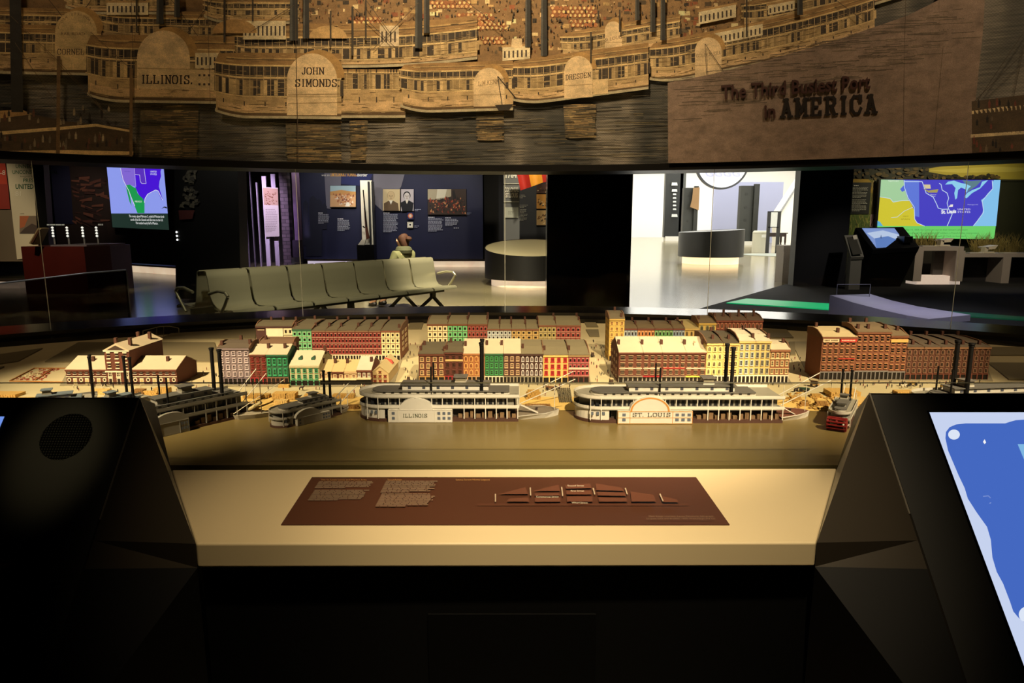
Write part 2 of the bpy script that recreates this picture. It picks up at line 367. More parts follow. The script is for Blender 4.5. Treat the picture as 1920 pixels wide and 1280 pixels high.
# curved bulkhead, header, glass, sill (a ring round the visitor)
def ringpt(a, r, z): return Vector((r*math.sin(a), r*math.cos(a), z))
def ring(prof, a0, a1, n=48, closed=True, uv=False):
    mb = MB(); rows = [[ringpt(a0 + (a1-a0)*i/n, r, z) for i in range(n+1)] for r, z in prof]
    k = len(prof) if closed else len(prof) - 1
    for j in range(k): mb.strip(rows[j], rows[(j+1) % len(prof)], 0, False, False)
    if closed: mb.add([r[0] for r in rows], [list(range(len(prof)))]); mb.add([r[-1] for r in rows], [list(range(len(prof)))])
    return mb
A_ = math.radians(78)
zm = D(947, 310, R0).z; zb = D(947, 322, R0).z; zs = H - .58
structure(ring([(R0, zm), (R0 + .25, zm), (R0 + .25, 4.5), (R0, 4.5)], -A_, A_).ob('wall_upper', DARK))
structure(ring([(R0 - .03, zb), (R0 + .28, zb), (R0 + .28, zm), (R0 - .03, zm)], -A_, A_).ob('trim_2', BLACK))
structure(ring([(R0 - .15, zg - .03), (R0 - .15, zs - .03), (R0 - .07, zs - .02), (R0 - .07, zs), (R0 + .3, zs), (R0 + .3, zg - .03)], -A_, A_).ob('trim_3', mat('#14120f', .18, var=.1, scale=5)))
structure(ring([(R0 + .0, 0), (R0 + .2, 0), (R0 + .2, zg - .03), (R0 + .0, zg - .03)], -A_, A_).ob('wall_lower', BLACK))
PANEG = glass_mat('pane_glass', (.955, .965, .95), 1.22)
EDGE = mat('#e6ece0', .3, var=.05, scale=3)
ja = [-A_] + [math.atan2(x_ - 960, 1270) for x_ in (92, 568, 947, 1326, 1785)] + [A_]
for i in range(6):
    n_ = max(6, int((ja[i+1] - ja[i])*40))
    w_ = structure(ring([(R0, zs), (R0, zb)], ja[i] + .0008, ja[i+1] - .0008, n_, False).ob('window_%d' % (i+1), PANEG))
    if i < 5:
        e0 = ringpt(ja[i+1] - .0004, R0 - .004, zs); e1 = ringpt(ja[i+1] + .0004, R0 - .004, zs); e2 = ringpt(ja[i+1] + .0004, R0 + .004, zs); e3 = ringpt(ja[i+1] - .0004, R0 + .004, zs)
        MB().prism([e0, e1, e2, e3], (0, 0, zb - zs)).ob('pane_edge', EDGE, w_)
# ------------------------------------------------------------------ mural on the bulkhead
def cyl(px, py, l=0.0):
    d = ray(px, py); v = Vector((0, 0, H)) + d*((R0 - .004 - l)/math.hypot(d.x, d.y)); v.z = max(v.z, zm + .0005); return v
mu = thing('mural', 'sepia printed river mural of moored steamboats wrapping the curved bulkhead above the glass', 'mural', (0, R0, zm))
def mural_base():
    n = 90; nz = 2; vs = []; uv = []; fs = []
    for j in range(nz + 1):
        for i in range(n + 1):
            a = -A_ + 2*A_*i/n; z = zm + (4.45 - zm)*j/nz; vs.append(ringpt(a, R0 - .003, z)); uv.append((a*R0, z))
    for j in range(nz):
        for i in range(n): fs.append((j*(n+1)+i, j*(n+1)+i+1, (j+1)*(n+1)+i+1, (j+1)*(n+1)+i))
    me = bpy.data.meshes.new('water_print'); me.from_pydata(vs, [], fs); l = me.uv_layers.new(name='UVMap')
    for p_ in me.polygons:
        for li in p_.loop_indices: l.data[li].uv = uv[me.loops[li].vertex_index]
    m = bpy.data.materials.new('mural_water'); m.use_nodes = True; nt = m.node_tree; b = nt.nodes['Principled BSDF']; b.inputs['Roughness'].default_value = .8
    u = nt.nodes.new('ShaderNodeUVMap'); mp = nt.nodes.new('ShaderNodeMapping'); mp.inputs['Scale'].default_value = (5, 75, 1)
    nz_ = nt.nodes.new('ShaderNodeTexNoise'); nz_.inputs['Scale'].default_value = 1; nz_.inputs['Detail'].default_value = 5; nz_.inputs['Roughness'].default_value = .65
    mp2 = nt.nodes.new('ShaderNodeMapping'); mp2.inputs['Scale'].default_value = (3.2, .8, 1)
    n2 = nt.nodes.new('ShaderNodeTexNoise'); n2.inputs['Scale'].default_value = 1; n2.inputs['Detail'].default_value = 2
    for q_, n_ in ((mp, nz_), (mp2, n2)): nt.links.new(u.outputs[0], q_.inputs[0]); nt.links.new(q_.outputs[0], n_.inputs['Vector'])
    ad = nt.nodes.new('ShaderNodeMath'); ad.operation = 'MULTIPLY_ADD'; ad.inputs[1].default_value = .55
    nt.links.new(nz_.outputs['Fac'], ad.inputs[0]); nt.links.new(n2.outputs['Fac'], ad.inputs[2])
    cr = nt.nodes.new('ShaderNodeValToRGB'); e = cr.color_ramp.elements
    e[0].position = .62; e[0].color = (.055, .058, .055, 1); e[1].position = .98; e[1].color = (.33, .30, .25, 1)
    k = cr.color_ramp.elements.new(.80); k.color = (.13, .125, .11, 1)
    nt.links.new(ad.outputs[0], cr.inputs[0])
    wv = nt.nodes.new('ShaderNodeTexChecker'); wv.inputs['Scale'].default_value = 130; wv.inputs[1].default_value = (1, 1, 1, 1); wv.inputs[2].default_value = (.78, .78, .78, 1)
    nt.links.new(u.outputs[0], wv.inputs[0])
    mx = nt.nodes.new('ShaderNodeMix'); mx.data_type = 'RGBA'; mx.blend_type = 'MULTIPLY'; mx.inputs[0].default_value = 1
    nt.links.new(cr.outputs[0], mx.inputs[6]); nt.links.new(wv.outputs[0], mx.inputs[7]); nt.links.new(mx.outputs[2], b.inputs['Base Color'])
    me.materials.append(m); return put('water_print', me, mu)
mural_base()
A = Art(cyl, .00004, 8, (2.2, 2.7, 3.8))
CR, TAN, BRN, DK, GY = '#a07c4e', '#8a6638', '#5a3f22', '#2a1f14', '#3b3428'
rnd = random.Random(3)
def jit(c, k=.15):
    l = lin(c); f = 1 + rnd.uniform(-k, k); return tuple(x*f for x in l)
# quay with its freight at the top of the print
A.poly([(-200, 60), (-200, -150), (1760, -150), (1640, 10), (1300, 100), (1000, 120), (640, 110), (420, 95), (200, 90)], '#6b4c29')
A.n += 1
for _ in range(520):
    x = rnd.uniform(440, 1420); y = rnd.uniform(-60, 95 - max(0, x-1150)*.15); w = rnd.uniform(3, 13); h = rnd.uniform(3, 9)
    A.poly([(x, y), (x+w, y-rnd.uniform(-1, 1)), (x+w, y+h), (x, y+h)], jit(rnd.choice(['#3a2a17', '#8c6a3a', '#a88453', '#6e3a1d', '#4a3820', '#241a10', '#b59560']), .25), 0)
for bx, by, nx, ny in ((810, 5, 9, 2), (860, 28, 8, 3), (875, 45, 9, 2), (1035, 15, 10, 3), (660, 35, 7, 2), (700, 62, 8, 2), (905, 72, 5, 2), (1070, 40, 6, 2)):
    for i in range(nx):
        for j in range(ny):
            A.disc(bx + i*8.5 + (j % 2)*4, by + j*7, 4.6, 4.3, jit('#7a4622', .3), 8, dl=0).disc(bx + i*8.5 + 1 + (j % 2)*4, by + j*7, 2.6, 2.8, jit('#b98a50', .2), 8, dl=1 if i == 0 else 0)
A.n += 1
for _ in range(1500):
    x = rnd.uniform(430, 1450); y = rnd.uniform(-60, 98 - max(0, x-1150)*.15); w = rnd.uniform(1, 4)
    A.poly([(x, y), (x+w, y-rnd.uniform(0, 3)), (x+w*.6, y+rnd.uniform(1, 3))], jit(rnd.choice(['#1d1610', '#2a2016', '#3b2e1c', '#94754a', '#15110c', '#5a2c16']), .3), 0)
for _ in range(150):                                                    # people on the quay
    x = rnd.uniform(600, 1300); y = rnd.uniform(20, 95)
    A.poly([(x, y), (x+2, y-6), (x+3.5, y)], jit('#1c1611', .4), 0)
def funnel(x, y0, y1, w, c='#1d1a15'): A.poly([(x-w/2, y0), (x+w/2, y0), (x+w/2+1, y1), (x-w/2-1, y1)], c).poly([(x-w/2, y0), (x-w/5, y0), (x-w/5, y1), (x-w/2-1, y1)], '#3a352b')
def steamer(x0, x1, yb, hull, d1, d2, roof, sl=0.0, c=CR, posts=11, rise=0, st=1.0):
    """side view in print: hull strip, two galleries with posts, roof; y measured at x0, sheared by sl, stern curving up"""
    rad = min(70, (x1-x0)*.3)
    def Y(x, y):
        t = max(0, 1 - (x-x0)/rad); h_ = (yb - y)/max(1, hull + d1 + d2 + roof)
        return y + (x-x0)*sl + (rise*max(0, (x-x0)/(x1-x0)-.5)**2*4 if rise else 0) - st*t*t*(13 - 9*h_)
    xs = [x0 + rad*(i/8)**1.5 for i in range(8)] + [x0 + rad + (x1-x0-rad)*i/12 for i in range(13)]
    def band(ya, yb_, col, inset=0):
        q = [x0+inset] + [x for x in xs if x0+inset < x <= x1]
        A.poly([(x, Y(x, ya)) for x in q] + [(x, Y(x, yb_)) for x in q[::-1]], col)
    top = yb - hull - d1 - d2 - roof
    A.poly([(x, Y(x, yb-2)) for x in xs[1:]] + [(x, Y(x, yb+5)) for x in xs[:0:-1]], '#8d7a56')
    band(yb-hull, yb, '#8f6f43', 5); band(yb-hull*.55, yb-hull*.18, c, 8); band(yb-hull*.14, yb, '#4a341b', 8)
    band(yb-hull-d1, yb-hull, '#4e3a22', 2); band(yb-hull-d1-d2, yb-hull-d1, '#2e2317', 2)
    band(yb-hull-d1-3, yb-hull-d1+.6, '#a3834f'); band(yb-hull-1.4, yb-hull+.8, '#a3834f'); band(yb-hull-d1-5.5, yb-hull-d1-4.6, '#7d6236')
    A.poly([(x0+2, Y(x0+2, top+roof))] + [(x0+10, Y(x0+10, top+5))] + [(x, Y(x, top)) for x in xs[7:]] + [(x, Y(x, top+roof)) for x in xs[::-1]], '#76542b')
    band(top+roof-1.6, top+roof+1.4, '#a98750'); band(top+roof*.40, top+roof*.5, '#8f6c3b', 24); band(top+roof*.52, top+roof*.58, '#4a351d', 24)
    n = int((x1-x0)/posts)*2; A.n += 1; yb_ = yb - hull
    for i in range(n+1):
        x = x0 + 3 + (x1-x0-6)*i/n; w = posts*.5
        if rnd.random() < .75: A.poly([(x+1.5, Y(x, yb_-d1-d2*.82)), (x+w*.75, Y(x, yb_-d1-d2*.82)), (x+w*.75, Y(x, yb_-d1-6)), (x+1.5, Y(x, yb_-d1-6))], jit(rnd.choice(['#453420', '#241a11', '#5a4629', '#1d150e']), .3), 0)
        k = rnd.random(); A.poly([(x+.5, Y(x, yb_-d1*.9)), (x+w+.5, Y(x+w, yb_-d1*.9)), (x+w+.5, Y(x+w, yb_-2)), (x+.5, Y(x, yb_-2))], jit('#2c2115' if k < .38 else '#7d6138' if k < .8 else '#9a7a4a', .2), 0)
    A.n += 1
    for i in range(n//2+1):
        x = x0 + 3 + (x1-x0-6)*i*2/n; A.poly([(x, Y(x, yb_-d1-d2)), (x+1.1, Y(x, yb_-d1-d2)), (x+1.1, Y(x, yb_)), (x, Y(x, yb_))], '#94764a', 0)
        if i % 3 == 1: A.poly([(x+2, Y(x, yb-hull*.72)), (x+4, Y(x, yb-hull*.72)), (x+4, Y(x, yb-hull*.5)), (x+2, Y(x, yb-hull*.5))], '#2b1f13', 0)
    A.n += 1
    for _ in range(int((x1-x0)*.55)):                                  # engraver's hatching
        x = rnd.uniform(x0+8, x1-14); y = rnd.uniform(top+3, yb-1); w = rnd.uniform(5, 26)
        A.poly([(x, Y(x, y)), (x+w, Y(x+w, y)), (x+w, Y(x+w, y)+.7), (x, Y(x, y)+.7)], jit(rnd.choice(['#5d4424', '#8a6b3e', '#4a361d', '#97794a']), .2), 0)
def wheelbox(x0, x1, yt, yb, sl=0.0, c='#ab8a5c', shade=True):
    cx, rx = (x0+x1)/2, (x1-x0)/2; ry = min(rx*1.05, (yb-yt)*.7)
    if shade: A.poly([(cx + rx*.25 + rx*1.05*math.cos(t), yt+ry-4 - (ry+3)*math.sin(t)) for t in [math.pi*i/14 for i in range(15)]] + [(cx-rx*.6, yt+ry+5)], '#86602f')
    A.poly([(x1, yb + rx*2*sl), (x1, yt+ry + rx*sl)] + [(cx + rx*math.cos(t), yt+ry - ry*math.sin(t)) for t in [math.pi*i/16 for i in range(17)]] + [(x0, yb)], c)
    A.line([(x0, yb-(yb-yt)*.3), (x1, yb-(yb-yt)*.3 + rx*2*sl)], 1, '#7a5c33')
def cabin(x, y, w, h, sl=0.0, c='#b39468'):
    A.rect(x, y, x+w, y+h, c, 1, sl).rect(x-2, y-3, x+w+2, y+1, '#8a6638', 1, sl); A.n += 1
    for i in range(int(w/8)): A.poly([(x+3+i*8, y+h*.3+i*8*sl), (x+6+i*8, y+h*.3+i*8*sl), (x+6+i*8, y+h*.8+i*8*sl), (x+3+i*8, y+h*.8+i*8*sl)], '#33261a', 0)
# water glints and reflections printed under the boats
for x0, x1, y0, y1 in ((262, 372, 195, 298), (535, 640, 222, 312), (892, 945, 208, 262), (1056, 1118, 195, 258), (655, 690, 225, 300), (300, 345, 240, 300)):
    A.n += 1
    A.poly([(x0, y0), (x1, y0), (x1-4, y1), (x0+4, y1)], '#4a3c25')
    for _ in range(150):
        y = rnd.uniform(y0, y1); x = rnd.uniform(x0, x1-20); w = rnd.uniform(10, (x1-x0)*.6)
        A.poly([(x, y), (min(x+w, x1), y-.4), (min(x+w, x1), y+1.1), (x, y+1.2)], jit(rnd.choice(['#6e532f', '#59452a', '#7d6238', '#3a301e']), .2), 0)
A.n += 1
for _ in range(900):
    x = rnd.uniform(-60, 1250); y = rnd.uniform(150, 312); w = rnd.uniform(15, 90)
    A.poly([(x, y), (x+w, y-1.2), (x+w, y-.3), (x, y+.8)], jit(rnd.choice(['#4f4128', '#1c1a15', '#332b1d', '#15140f']), .35), 0)
# rows of boats, far ones first
steamer(1050, 1275, 118, 16, 14, 12, 14, -.16); wheelbox(1134, 1166, 40, 96); A.text('S\u1d57 LOUIS'.replace('\u1d57', 't'), 1134, 78, 6, '#3a2413', 32, -.2)
steamer(1390, 1760, 62, 18, 14, 13, 12, -.22, rise=-18)
cabin(1310, 22, 70, 24, -.2); cabin(1440, 10, 60, 18, -.2)
steamer(1215, 1640, 158, 22, 20, 18, 16, -.20, rise=-14); cabin(1340, 62, 90, 22, -.2)
wheelbox(1303, 1353, 70, 146, -.05); A.slab('GOLDEN ERA', 1306, 108, 6, '#5d4426', 45, -.14, .7)
steamer(415, 895, 122, 10, 22, 20, 26, .0, posts=13, rise=-16)
steamer(560, 760, 216, 48, 32, 0.1, 6, .0)
cabin(712, 47, 36, 40, 0, '#a58a62'); A.text('JOHN SIMONDS', 714, 76, 3.6, '#4a3620', 30)
steamer(175, 420, 74, 12, 16, 14, 14, .02); steamer(-80, 130, 66, 12, 15, 13, 14, .02); steamer(120, 330, 22, 10, 14, 12, 12, .0); steamer(380, 560, 40, 10, 12, 12, 12, .0)
A.line([(60, -40), (140, 60)], 1, '#33281a').line([(200, -40), (120, 70)], 1, '#33281a').line([(300, -30), (380, 80)], 1, '#33281a').line([(420, -30), (330, 90)], 1, '#33281a')
steamer(-60, 190, 132, 34, 20, 18, 16, .02)
wheelbox(103, 182, 20, 131, 0, '#a0804f'); A.slab('CORNELI', 108, 102, 10, '#332113', 56, 0, .8).text('RAIL ROAD', 114, 66, 5.5, '#4a3319', 45)
for i, ch in enumerate('LIONA SPRINGFI'):
    t = math.radians(165 - i*10.5); A.text(ch, 140 + 33*math.cos(t), 62 - 33*math.sin(t), 5, '#5a4022', dl=0)
cabin(200, 4, 78, 24); steamer(160, 440, 186, 40, 34, 22, 26, .015, posts=14)
wheelbox(257, 356, 57, 166); A.poly([(258, 126), (415, 131), (415, 170), (258, 166)], '#a58557'); A.slab('ILLINOIS.', 266, 156, 15, '#1f1006', 94, .012, 1.05)
A.line([(258, 128), (415, 131)], 1, '#6d5029')
for i in range(3):
    for j in range(2): A.rect(372+i*9, 139+j*17, 376+i*9, 143+j*17, '#33241a', 0)
cabin(366, 98, 44, 30); cabin(456, 38, 80, 36); A.disc(440, 62, 42, 26, '#8e6737', 16, 0, math.pi); A.disc(615, 72, 36, 24, '#95703f', 16, 0, math.pi)
steamer(400, 640, 216, 36, 34, 24, 24, .01, posts=13)
wheelbox(538, 632, 100, 216); A.slab('JOHN', 566, 139, 12, '#1f1006', 41, 0, 1.0).slab('SIMONDS.', 554, 162, 13, '#1f1006', 82, 0, 1.0)
A.line([(540, 178), (640, 176)], 1, '#6d5029').line([(540, 194), (640, 192)], 1, '#6d5029')
cabin(942, 88, 52, 26, -.06); A.poly([(960, 72), (978, 72), (980, 90), (958, 90)], '#ac8d5f')
steamer(955, 1216, 196, 22, 24, 18, 18, -.13, posts=12); wheelbox(1058, 1111, 105, 185, -.06); A.slab('DRESDEN', 1061, 150, 9, '#241408', 46, -.12, .95)
A.rect(1112, 150, 1140, 178, '#a88757', 1, -.1)
steamer(748, 962, 208, 34, 22, 16, 16, -.03, posts=12); wheelbox(888, 946, 127, 200, -.02); A.slab('L.M.KENNET', 897, 161, 8, '#4a3319', 50, -.12, .7)
A.line([(933, 143), (968, 185)], 2, '#2a1d10').line([(933, 143), (942, 200)], 1.5, '#2a1d10').poly([(928, 197), (962, 195), (955, 206), (935, 207)], '#231a10')
# funnels and masts
for x, y0, y1, w in ((300, -20, 45, 12), (332, -20, 32, 9), (551, -20, 76, 14), (574, -20, 72, 10), (785, -20, 90, 12), (800, -20, 62, 9), (990, -20, 88, 9), (1020, -20, 105, 10), (1195, -10, 38, 7), (1224, -10, 60, 8), (1243, -10, 75, 8), (1500, -20, 28, 9)): funnel(x, y0, y1, w)
for x, y0, y1, w in ((661, 12, 104, 4), (686, -10, 75, 3), (421, -10, 80, 4), (474, -20, 40, 3), (620, 20, 88, 3), (1108, 60, 118, 3), (1122, 20, 42, 3), (1162, 18, 60, 3), (1400, -10, 70, 3), (256, -20, 60, 3)): A.line([(x, y0), (x, y1)], w, '#2b2115')
for a, b in (((661, 12), (740, 88)), ((785, 5), (700, 92)), ((686, 0), (730, 60)), ((870, 0), (950, 60)), ((551, 10), (470, 60)), ((1570, 2), (1620, 40)), ((1322, 82), (1358, 136)), ((1322, 82), (1325, 140))): A.line([a, b], 1.1, '#3a2b1a')
# two boats close by at the lower corners, with their passengers
A.poly([(-80, 215), (30, 208), (130, 228), (245, 240), (250, 312), (-80, 312)], '#3a2a18')
A.poly([(-80, 213), (40, 205), (62, 214), (-80, 232)], '#8a6436'); A.poly([(-80, 252), (110, 238), (180, 232), (246, 244), (246, 248), (180, 237), (110, 244), (-80, 259)], '#b08a55')
A.poly([(-80, 285), (120, 281), (250, 284), (250, 290), (-80, 292)], '#a8834f'); A.poly([(-80, 300), (250, 294), (250, 300), (-80, 312)], '#9a7443')
A.n += 1
for _ in range(70):
    x = rnd.uniform(-60, 240); y = rnd.choice([rnd.uniform(205, 236), rnd.uniform(258, 282)]); h = rnd.uniform(9, 16)
    A.poly([(x, y), (x-.3, y-h*.55), (x+.4, y-h*.74), (x+1.3, y-h*.78), (x+1.2, y-h), (x+2.9, y-h), (x+2.8, y-h*.78), (x+3.7, y-h*.74), (x+4.3, y-h*.55), (x+4, y)], jit(rnd.choice(['#1f1710', '#5a4a33', '#4a2a1a', '#7a6545']), .3), 0)
for x, y0, y1, w in ((28, -30, 210, 22), (110, 105, 312, 7), (246, 128, 312, 6)): A.poly([(x-w*.5, y0), (x+w*.5, y0), (x+w*.7, y1), (x-w*.3, y1)], '#1e1a14' if w > 10 else '#5a4022')
for a, b in (((105, 110), (20, 30)), ((105, 110), (190, 200)), ((246, 130), (170, 60)), ((28, 80), (120, 215)), ((110, 120), (200, 215))): A.line([a, b], .9, '#4a3720')
# plain title field with its lettering, and the corner boat
A.poly([(1252, 155), (1330, 140), (1420, 118), (1560, 78), (1700, 30), (1760, 0), (1760, -60), (1850, -60), (1843, 60), (1818, 292), (1818, 330), (1252, 330)], '#664f3b')
A.n += 1
for _ in range(240):
    x = rnd.uniform(1256, 1790); y0 = 150 - (x-1256)*.27; y = rnd.uniform(max(y0, -20), y0 + 85); w = rnd.uniform(15, 60)
    A.poly([(x, y), (x+w, y-2.5), (x+w, y-1), (x, y+1.3)], jit('#4a3a28', .25), 0)
A.line([(1768, 90), (1750, 280)], 1.2, '#4c3a26')
A.poly([(1822, 190), (1920, 178), (2000, 170), (2000, 330), (1818, 330)], '#3a2a18'); A.poly([(1822, 208), (1880, 200), (2000, 192), (2000, 197), (1822, 214)], '#a08357')
A.poly([(1820, 252), (2000, 240), (2000, 246), (1820, 258)], '#a08357'); A.n += 1
for _ in range(36):
    x = rnd.uniform(1824, 1990); y = rnd.choice([rnd.uniform(195, 206), rnd.uniform(225, 246), rnd.uniform(270, 290)]); h = rnd.uniform(9, 17)
    A.poly([(x, y), (x-.3, y-h*.55), (x+.4, y-h*.74), (x+1.3, y-h*.78), (x+1.2, y-h), (x+2.9, y-h), (x+2.8, y-h*.78), (x+3.7, y-h*.74), (x+4.3, y-h*.55), (x+4, y)], jit(rnd.choice(['#15100b', '#4a3a26', '#5a2a1a']), .3), 0)
for a, b in (((1822, 205), (1960, 0)), ((1822, 195), (1990, 30)), ((1900, 185), (1925, 60))): A.line([a, b], 1.1, '#33281a')
# seams between the printed sheets
for x, x2 in ((243, 258), (386, 399), (552, 560), (1700, 1690)): A.line([(x, -80), (x2, 330)], .8, '#3a2a18')
A.build('printed_scene', FABRIC, mu); LIFT = A.n*A.step
# raised title letters
let = thing('wall_lettering', 'raised dark red and black title letters standing off the right part of the mural', 'lettering', cyl(1500, 190))
def raised(polys, m, dep=.008):
    mb = MB()
    for p_ in polys:
        a = [cyl(x, y, LIFT + .009) for x, y in p_]; n = Vector((a[0].x, a[0].y, 0)).normalized()
        mb.prism(a, n*dep)
    return mb.ob('letter', m, let)
RED = mat('#3a1812', .5, var=.1, scale=8); BLK = mat('#18100c', .45, var=.1, scale=8)
def raised_text(t, x, y, h, w, sl, bold):
    tot = text_mesh(t, bold)[2]; k = h/.7; kx = w/tot; pos = 0
    for i, ch in enumerate(t):
        if ch == ' ': continue
        pre = text_mesh(t[:i] + ch, bold)[2]; vs, fs, cw = text_mesh(ch, bold); x0 = pre - cw
        mb = MB()
        fl = [cyl(x + (x0+a)*kx, y - b*k + (x0+a)*kx*sl, LIFT + .016) for a, b, _ in vs]
        bk = [cyl(x + (x0+a)*kx, y - b*k + (x0+a)*kx*sl, LIFT + .004) for a, b, _ in vs]
        mb.add(fl, fs); mb.add(bk, fs); ec = {}
        for f in fs:
            for u, v in zip(f, f[1:] + f[:1]): ec.setdefault(tuple(sorted((u, v))), []).append((u, v))
        for e, l in ec.items():
            if len(l) == 1: u, v = l[0]; mb.add([fl[u], fl[v], bk[v], bk[u]], [(0, 1, 2, 3)])
        mb.ob('letter', RED, let)
raised_text('The Third Busiest Port', 1352, 186, 26, 280, -.075, .02)
raised_text('in', 1432, 221, 25, 22, -.05, .025)
ps, tw = slab_polys('AMERICA', 1.3, .75, 2.3)
for k_ in range(7): raised([[(1466 + a*176/tw, 219 - b*32/6 - a*176/tw*.05) for a, b in p_] for i_, p_ in ps if i_ == k_], BLK)
# ================================================================== THE MODEL TABLE
tb = thing('model_table', 'wide display table carrying the brown river, sandy levee and beige streets of the model city', 'table', (0, 3, 0))
RB = R0 - .15
def hw(y): return math.sqrt(RB*RB - y*y)
def arc_poly(y0, y1=None):
    a0 = math.acos(y0/RB); a1 = math.acos(y1/RB) if y1 else 0
    s_ = [(RB*math.sin(a), RB*math.cos(a)) for a in [a0 + (a1-a0)*i/30 for i in range(31)]]
    return [(-x, y) for x, y in s_][::1] + [(x, y) for x, y in s_[::-1]]
RIV = mat('#75653c', .30, var=.10, scale=3); SAND = mat('#c9a85e', .9, var=.2, scale=25, bump=.2); STREET = mat('#c2b58c', .85, var=.08, scale=12)
yf, yw, yl = 1.79, 2.33, 2.46
MB().prism([(x, y, zr) for x, y in arc_poly(yf, yw + .06)], (0, 0, -.03)).ob('river', RIV, tb)
xs_ = [-hw(yl) + 2*hw(yl)*i/80 for i in range(81)]
MB().strip([(x*1.01, yw + .03*noise.noise((x*3, 0, 0)), zr + .001) for x in xs_], [(x, yl, zg) for x in xs_]).ob('levee', SAND, tb)
MB().prism([(x, y, zg) for x, y in arc_poly(yl)], (0, 0, -.04)).ob('street_ground', STREET, tb)
MB().box(-2.9, 2.9, 1.98, 3.2, 0, zr - .032).ob('cabinet', BLACK, tb)
SLB = mat('#776d50', .85, var=.08, scale=10); WALK = mat('#8f8568', .85, var=.08, scale=10)
def slab_px(pts, h=.006, m=SLB, name='city_block'):
    a = [G(x, y, zg + h) for x, y in pts]; return MB().prism(a, (0, 0, -h - .002)).ob(name, m, tb)
for pts in ([(84, 677), (412, 677), (402, 641), (147, 641)], [(-60, 690), (34, 676), (80, 652), (-60, 672)], [(-60, 720), (8, 686), (-60, 694)],
    [(300, 634), (478, 634), (482, 612), (345, 613)], [(1892, 710), (2050, 710), (2050, 680), (1852, 679)], [(1850, 665), (2010, 665), (2010, 650), (1840, 650)],
    [(1100, 612), (1122, 612), (1112, 596), (1092, 596)], [(1106, 630), (1124, 630), (1122, 617), (1098, 617)], [(764, 616), (790, 616), (796, 600), (770, 600)],
    [(1430, 632), (1488, 632), (1470, 612), (1430, 612)], [(1482, 664), (1492, 664), (1490, 640), (1480, 640)]):
    slab_px(pts)
for x0, x1, x2, x3, y0, y1 in ((411, 738, 760, 455, 724, 655), (778, 1108, 1094, 796, 720, 640), (1150, 1486, 1440, 1124, 720, 646), (1520, 1862, 1830, 1484, 714, 640), (112, 362, 352, 130, 722, 690)):
    slab_px([(x0, y0), (x1, y0), (x2, y1), (x3, y1)], .003, WALK, 'pavement')
# front glass guard
fg = thing('glass_guard', 'low clear glass guard standing along the river edge of the model', 'glass guard', (0, 1.70, zr))
z1 = D(960, 718, 1.70).z
MB().quad([(-2.3, 1.70, zr - .03), (2.3, 1.70, zr - .03), (2.3, 1.70, z1), (-2.3, 1.70, z1)]).ob('pane', glass_mat('guard_glass', (.80, .83, .84), 1.25), fg)
MB().box(-2.3, 2.3, 1.699, 1.704, z1 - .0005, z1 + .0012).ob('polished_edge', mat('#4a4838', .3, var=.2, scale=6), fg)
MB().box(-2.3, 2.3, 1.69, 1.71, zr - .05, zr - .022).ob('channel', BLACK, fg)
# ------------------------------------------------------------------ reading rail with its graphic
yA, yB = 1.4*CT - .3773*ST, 1.635*CT - .327*ST; dA, dB = 1.4*ST + .3773*CT, 1.635*ST + .327*CT
rail_p = Vector((0, yA, H - dA)); rail_n = Vector((0, -(dA-dB), yB-yA)).normalized()
RM = plane_map(rail_p, rail_n)
rl = thing('reading_rail', 'cream sloping reading rail with a square front lip between the two black kiosks', 'reading rail', (0, 1.3, 0))
cn = [RM(318, 868), RM(1572, 865), RM(1530, 1017), RM(368, 1019)]
def trim_to(b, f, X): t = (X - f.x)/(b.x - f.x); return f + (b - f)*min(1, t)
cn[1] = trim_to(cn[1], cn[2], D(1630, 737, 1.5).x - .002); cn[0] = trim_to(cn[0], cn[3], D(262, 745, 1.5).x + .002)
lipz = D(950, 1064, cn[3].y).z
CREAM = mat('#d2bf98', .42, var=.03, scale=4)
bm = bmesh.new(); vv = [bm.verts.new(v) for v in cn] + [bm.verts.new((v.x, v.y, lipz)) for v in cn]
for f in ((0, 1, 2, 3), (7, 6, 5, 4), (0, 4, 5, 1), (1, 5, 6, 2), (2, 6, 7, 3), (3, 7, 4, 0)): bm.faces.new([vv[i] for i in f])
bmesh.ops.recalc_face_normals(bm, faces=bm.faces); bmesh.ops.bevel(bm, geom=bm.edges[:], offset=.004, segments=3, affect='EDGES', profile=.5)
me = bpy.data.meshes.new('top'); bm.to_mesh(me); bm.free(); me.materials.append(CREAM); put('top', me, rl)
MB().box(-.62, .62, cn[3].y + .03, 1.60, 0, lipz).ob('plinth', mat('#030303', .6, var=.2, scale=4, spec=.2), rl)
MB().box(-.17, .17, cn[3].y + .026, cn[3].y + .032, .42, .70).ob('access_door', mat('#040404', .5, var=.2, scale=4, spec=.2), rl)
gp = thing('graphic_panel', 'brown printed graphic panel with two text columns and a street map on the cream rail', 'panel', RM(947, 940))
q_ = [RM(585, 896, .0025), RM(1305, 896, .0025), RM(1368, 985, .0025), RM(527, 985, .0025)]
MB().prism(q_, -rail_n*.002).ob('board', mat('#4a2818', .5, var=.06, scale=5), gp)
g = Art(lambda x, y, l: RM(x, y, l + .003), .0001)
LT = '#7f6854'; OR = '#b8864a'
g.text('The St. Louis Levee and Market Area', 602, 902.5, 2.6, OR, 86, sh=-.3).text('Steamboats', 727, 902.5, 2.6, OR, 27, sh=-.3).text('Levee Street Name Legend', 855, 902.8, 3.0, OR, 63, sh=-.2)
g.lines(598, 904.5, 702, 6, 2.35, LT, 1.5, -.66).lines(590, 921, 694, 9, 2.35, LT, 1.5, -.66); g.lines(724, 904.5, 822, 10, 2.35, LT, 1.5, -.5).lines(716, 929, 818, 11, 2.35, LT, 1.5, -.5)
MB_ = '#5f3420'
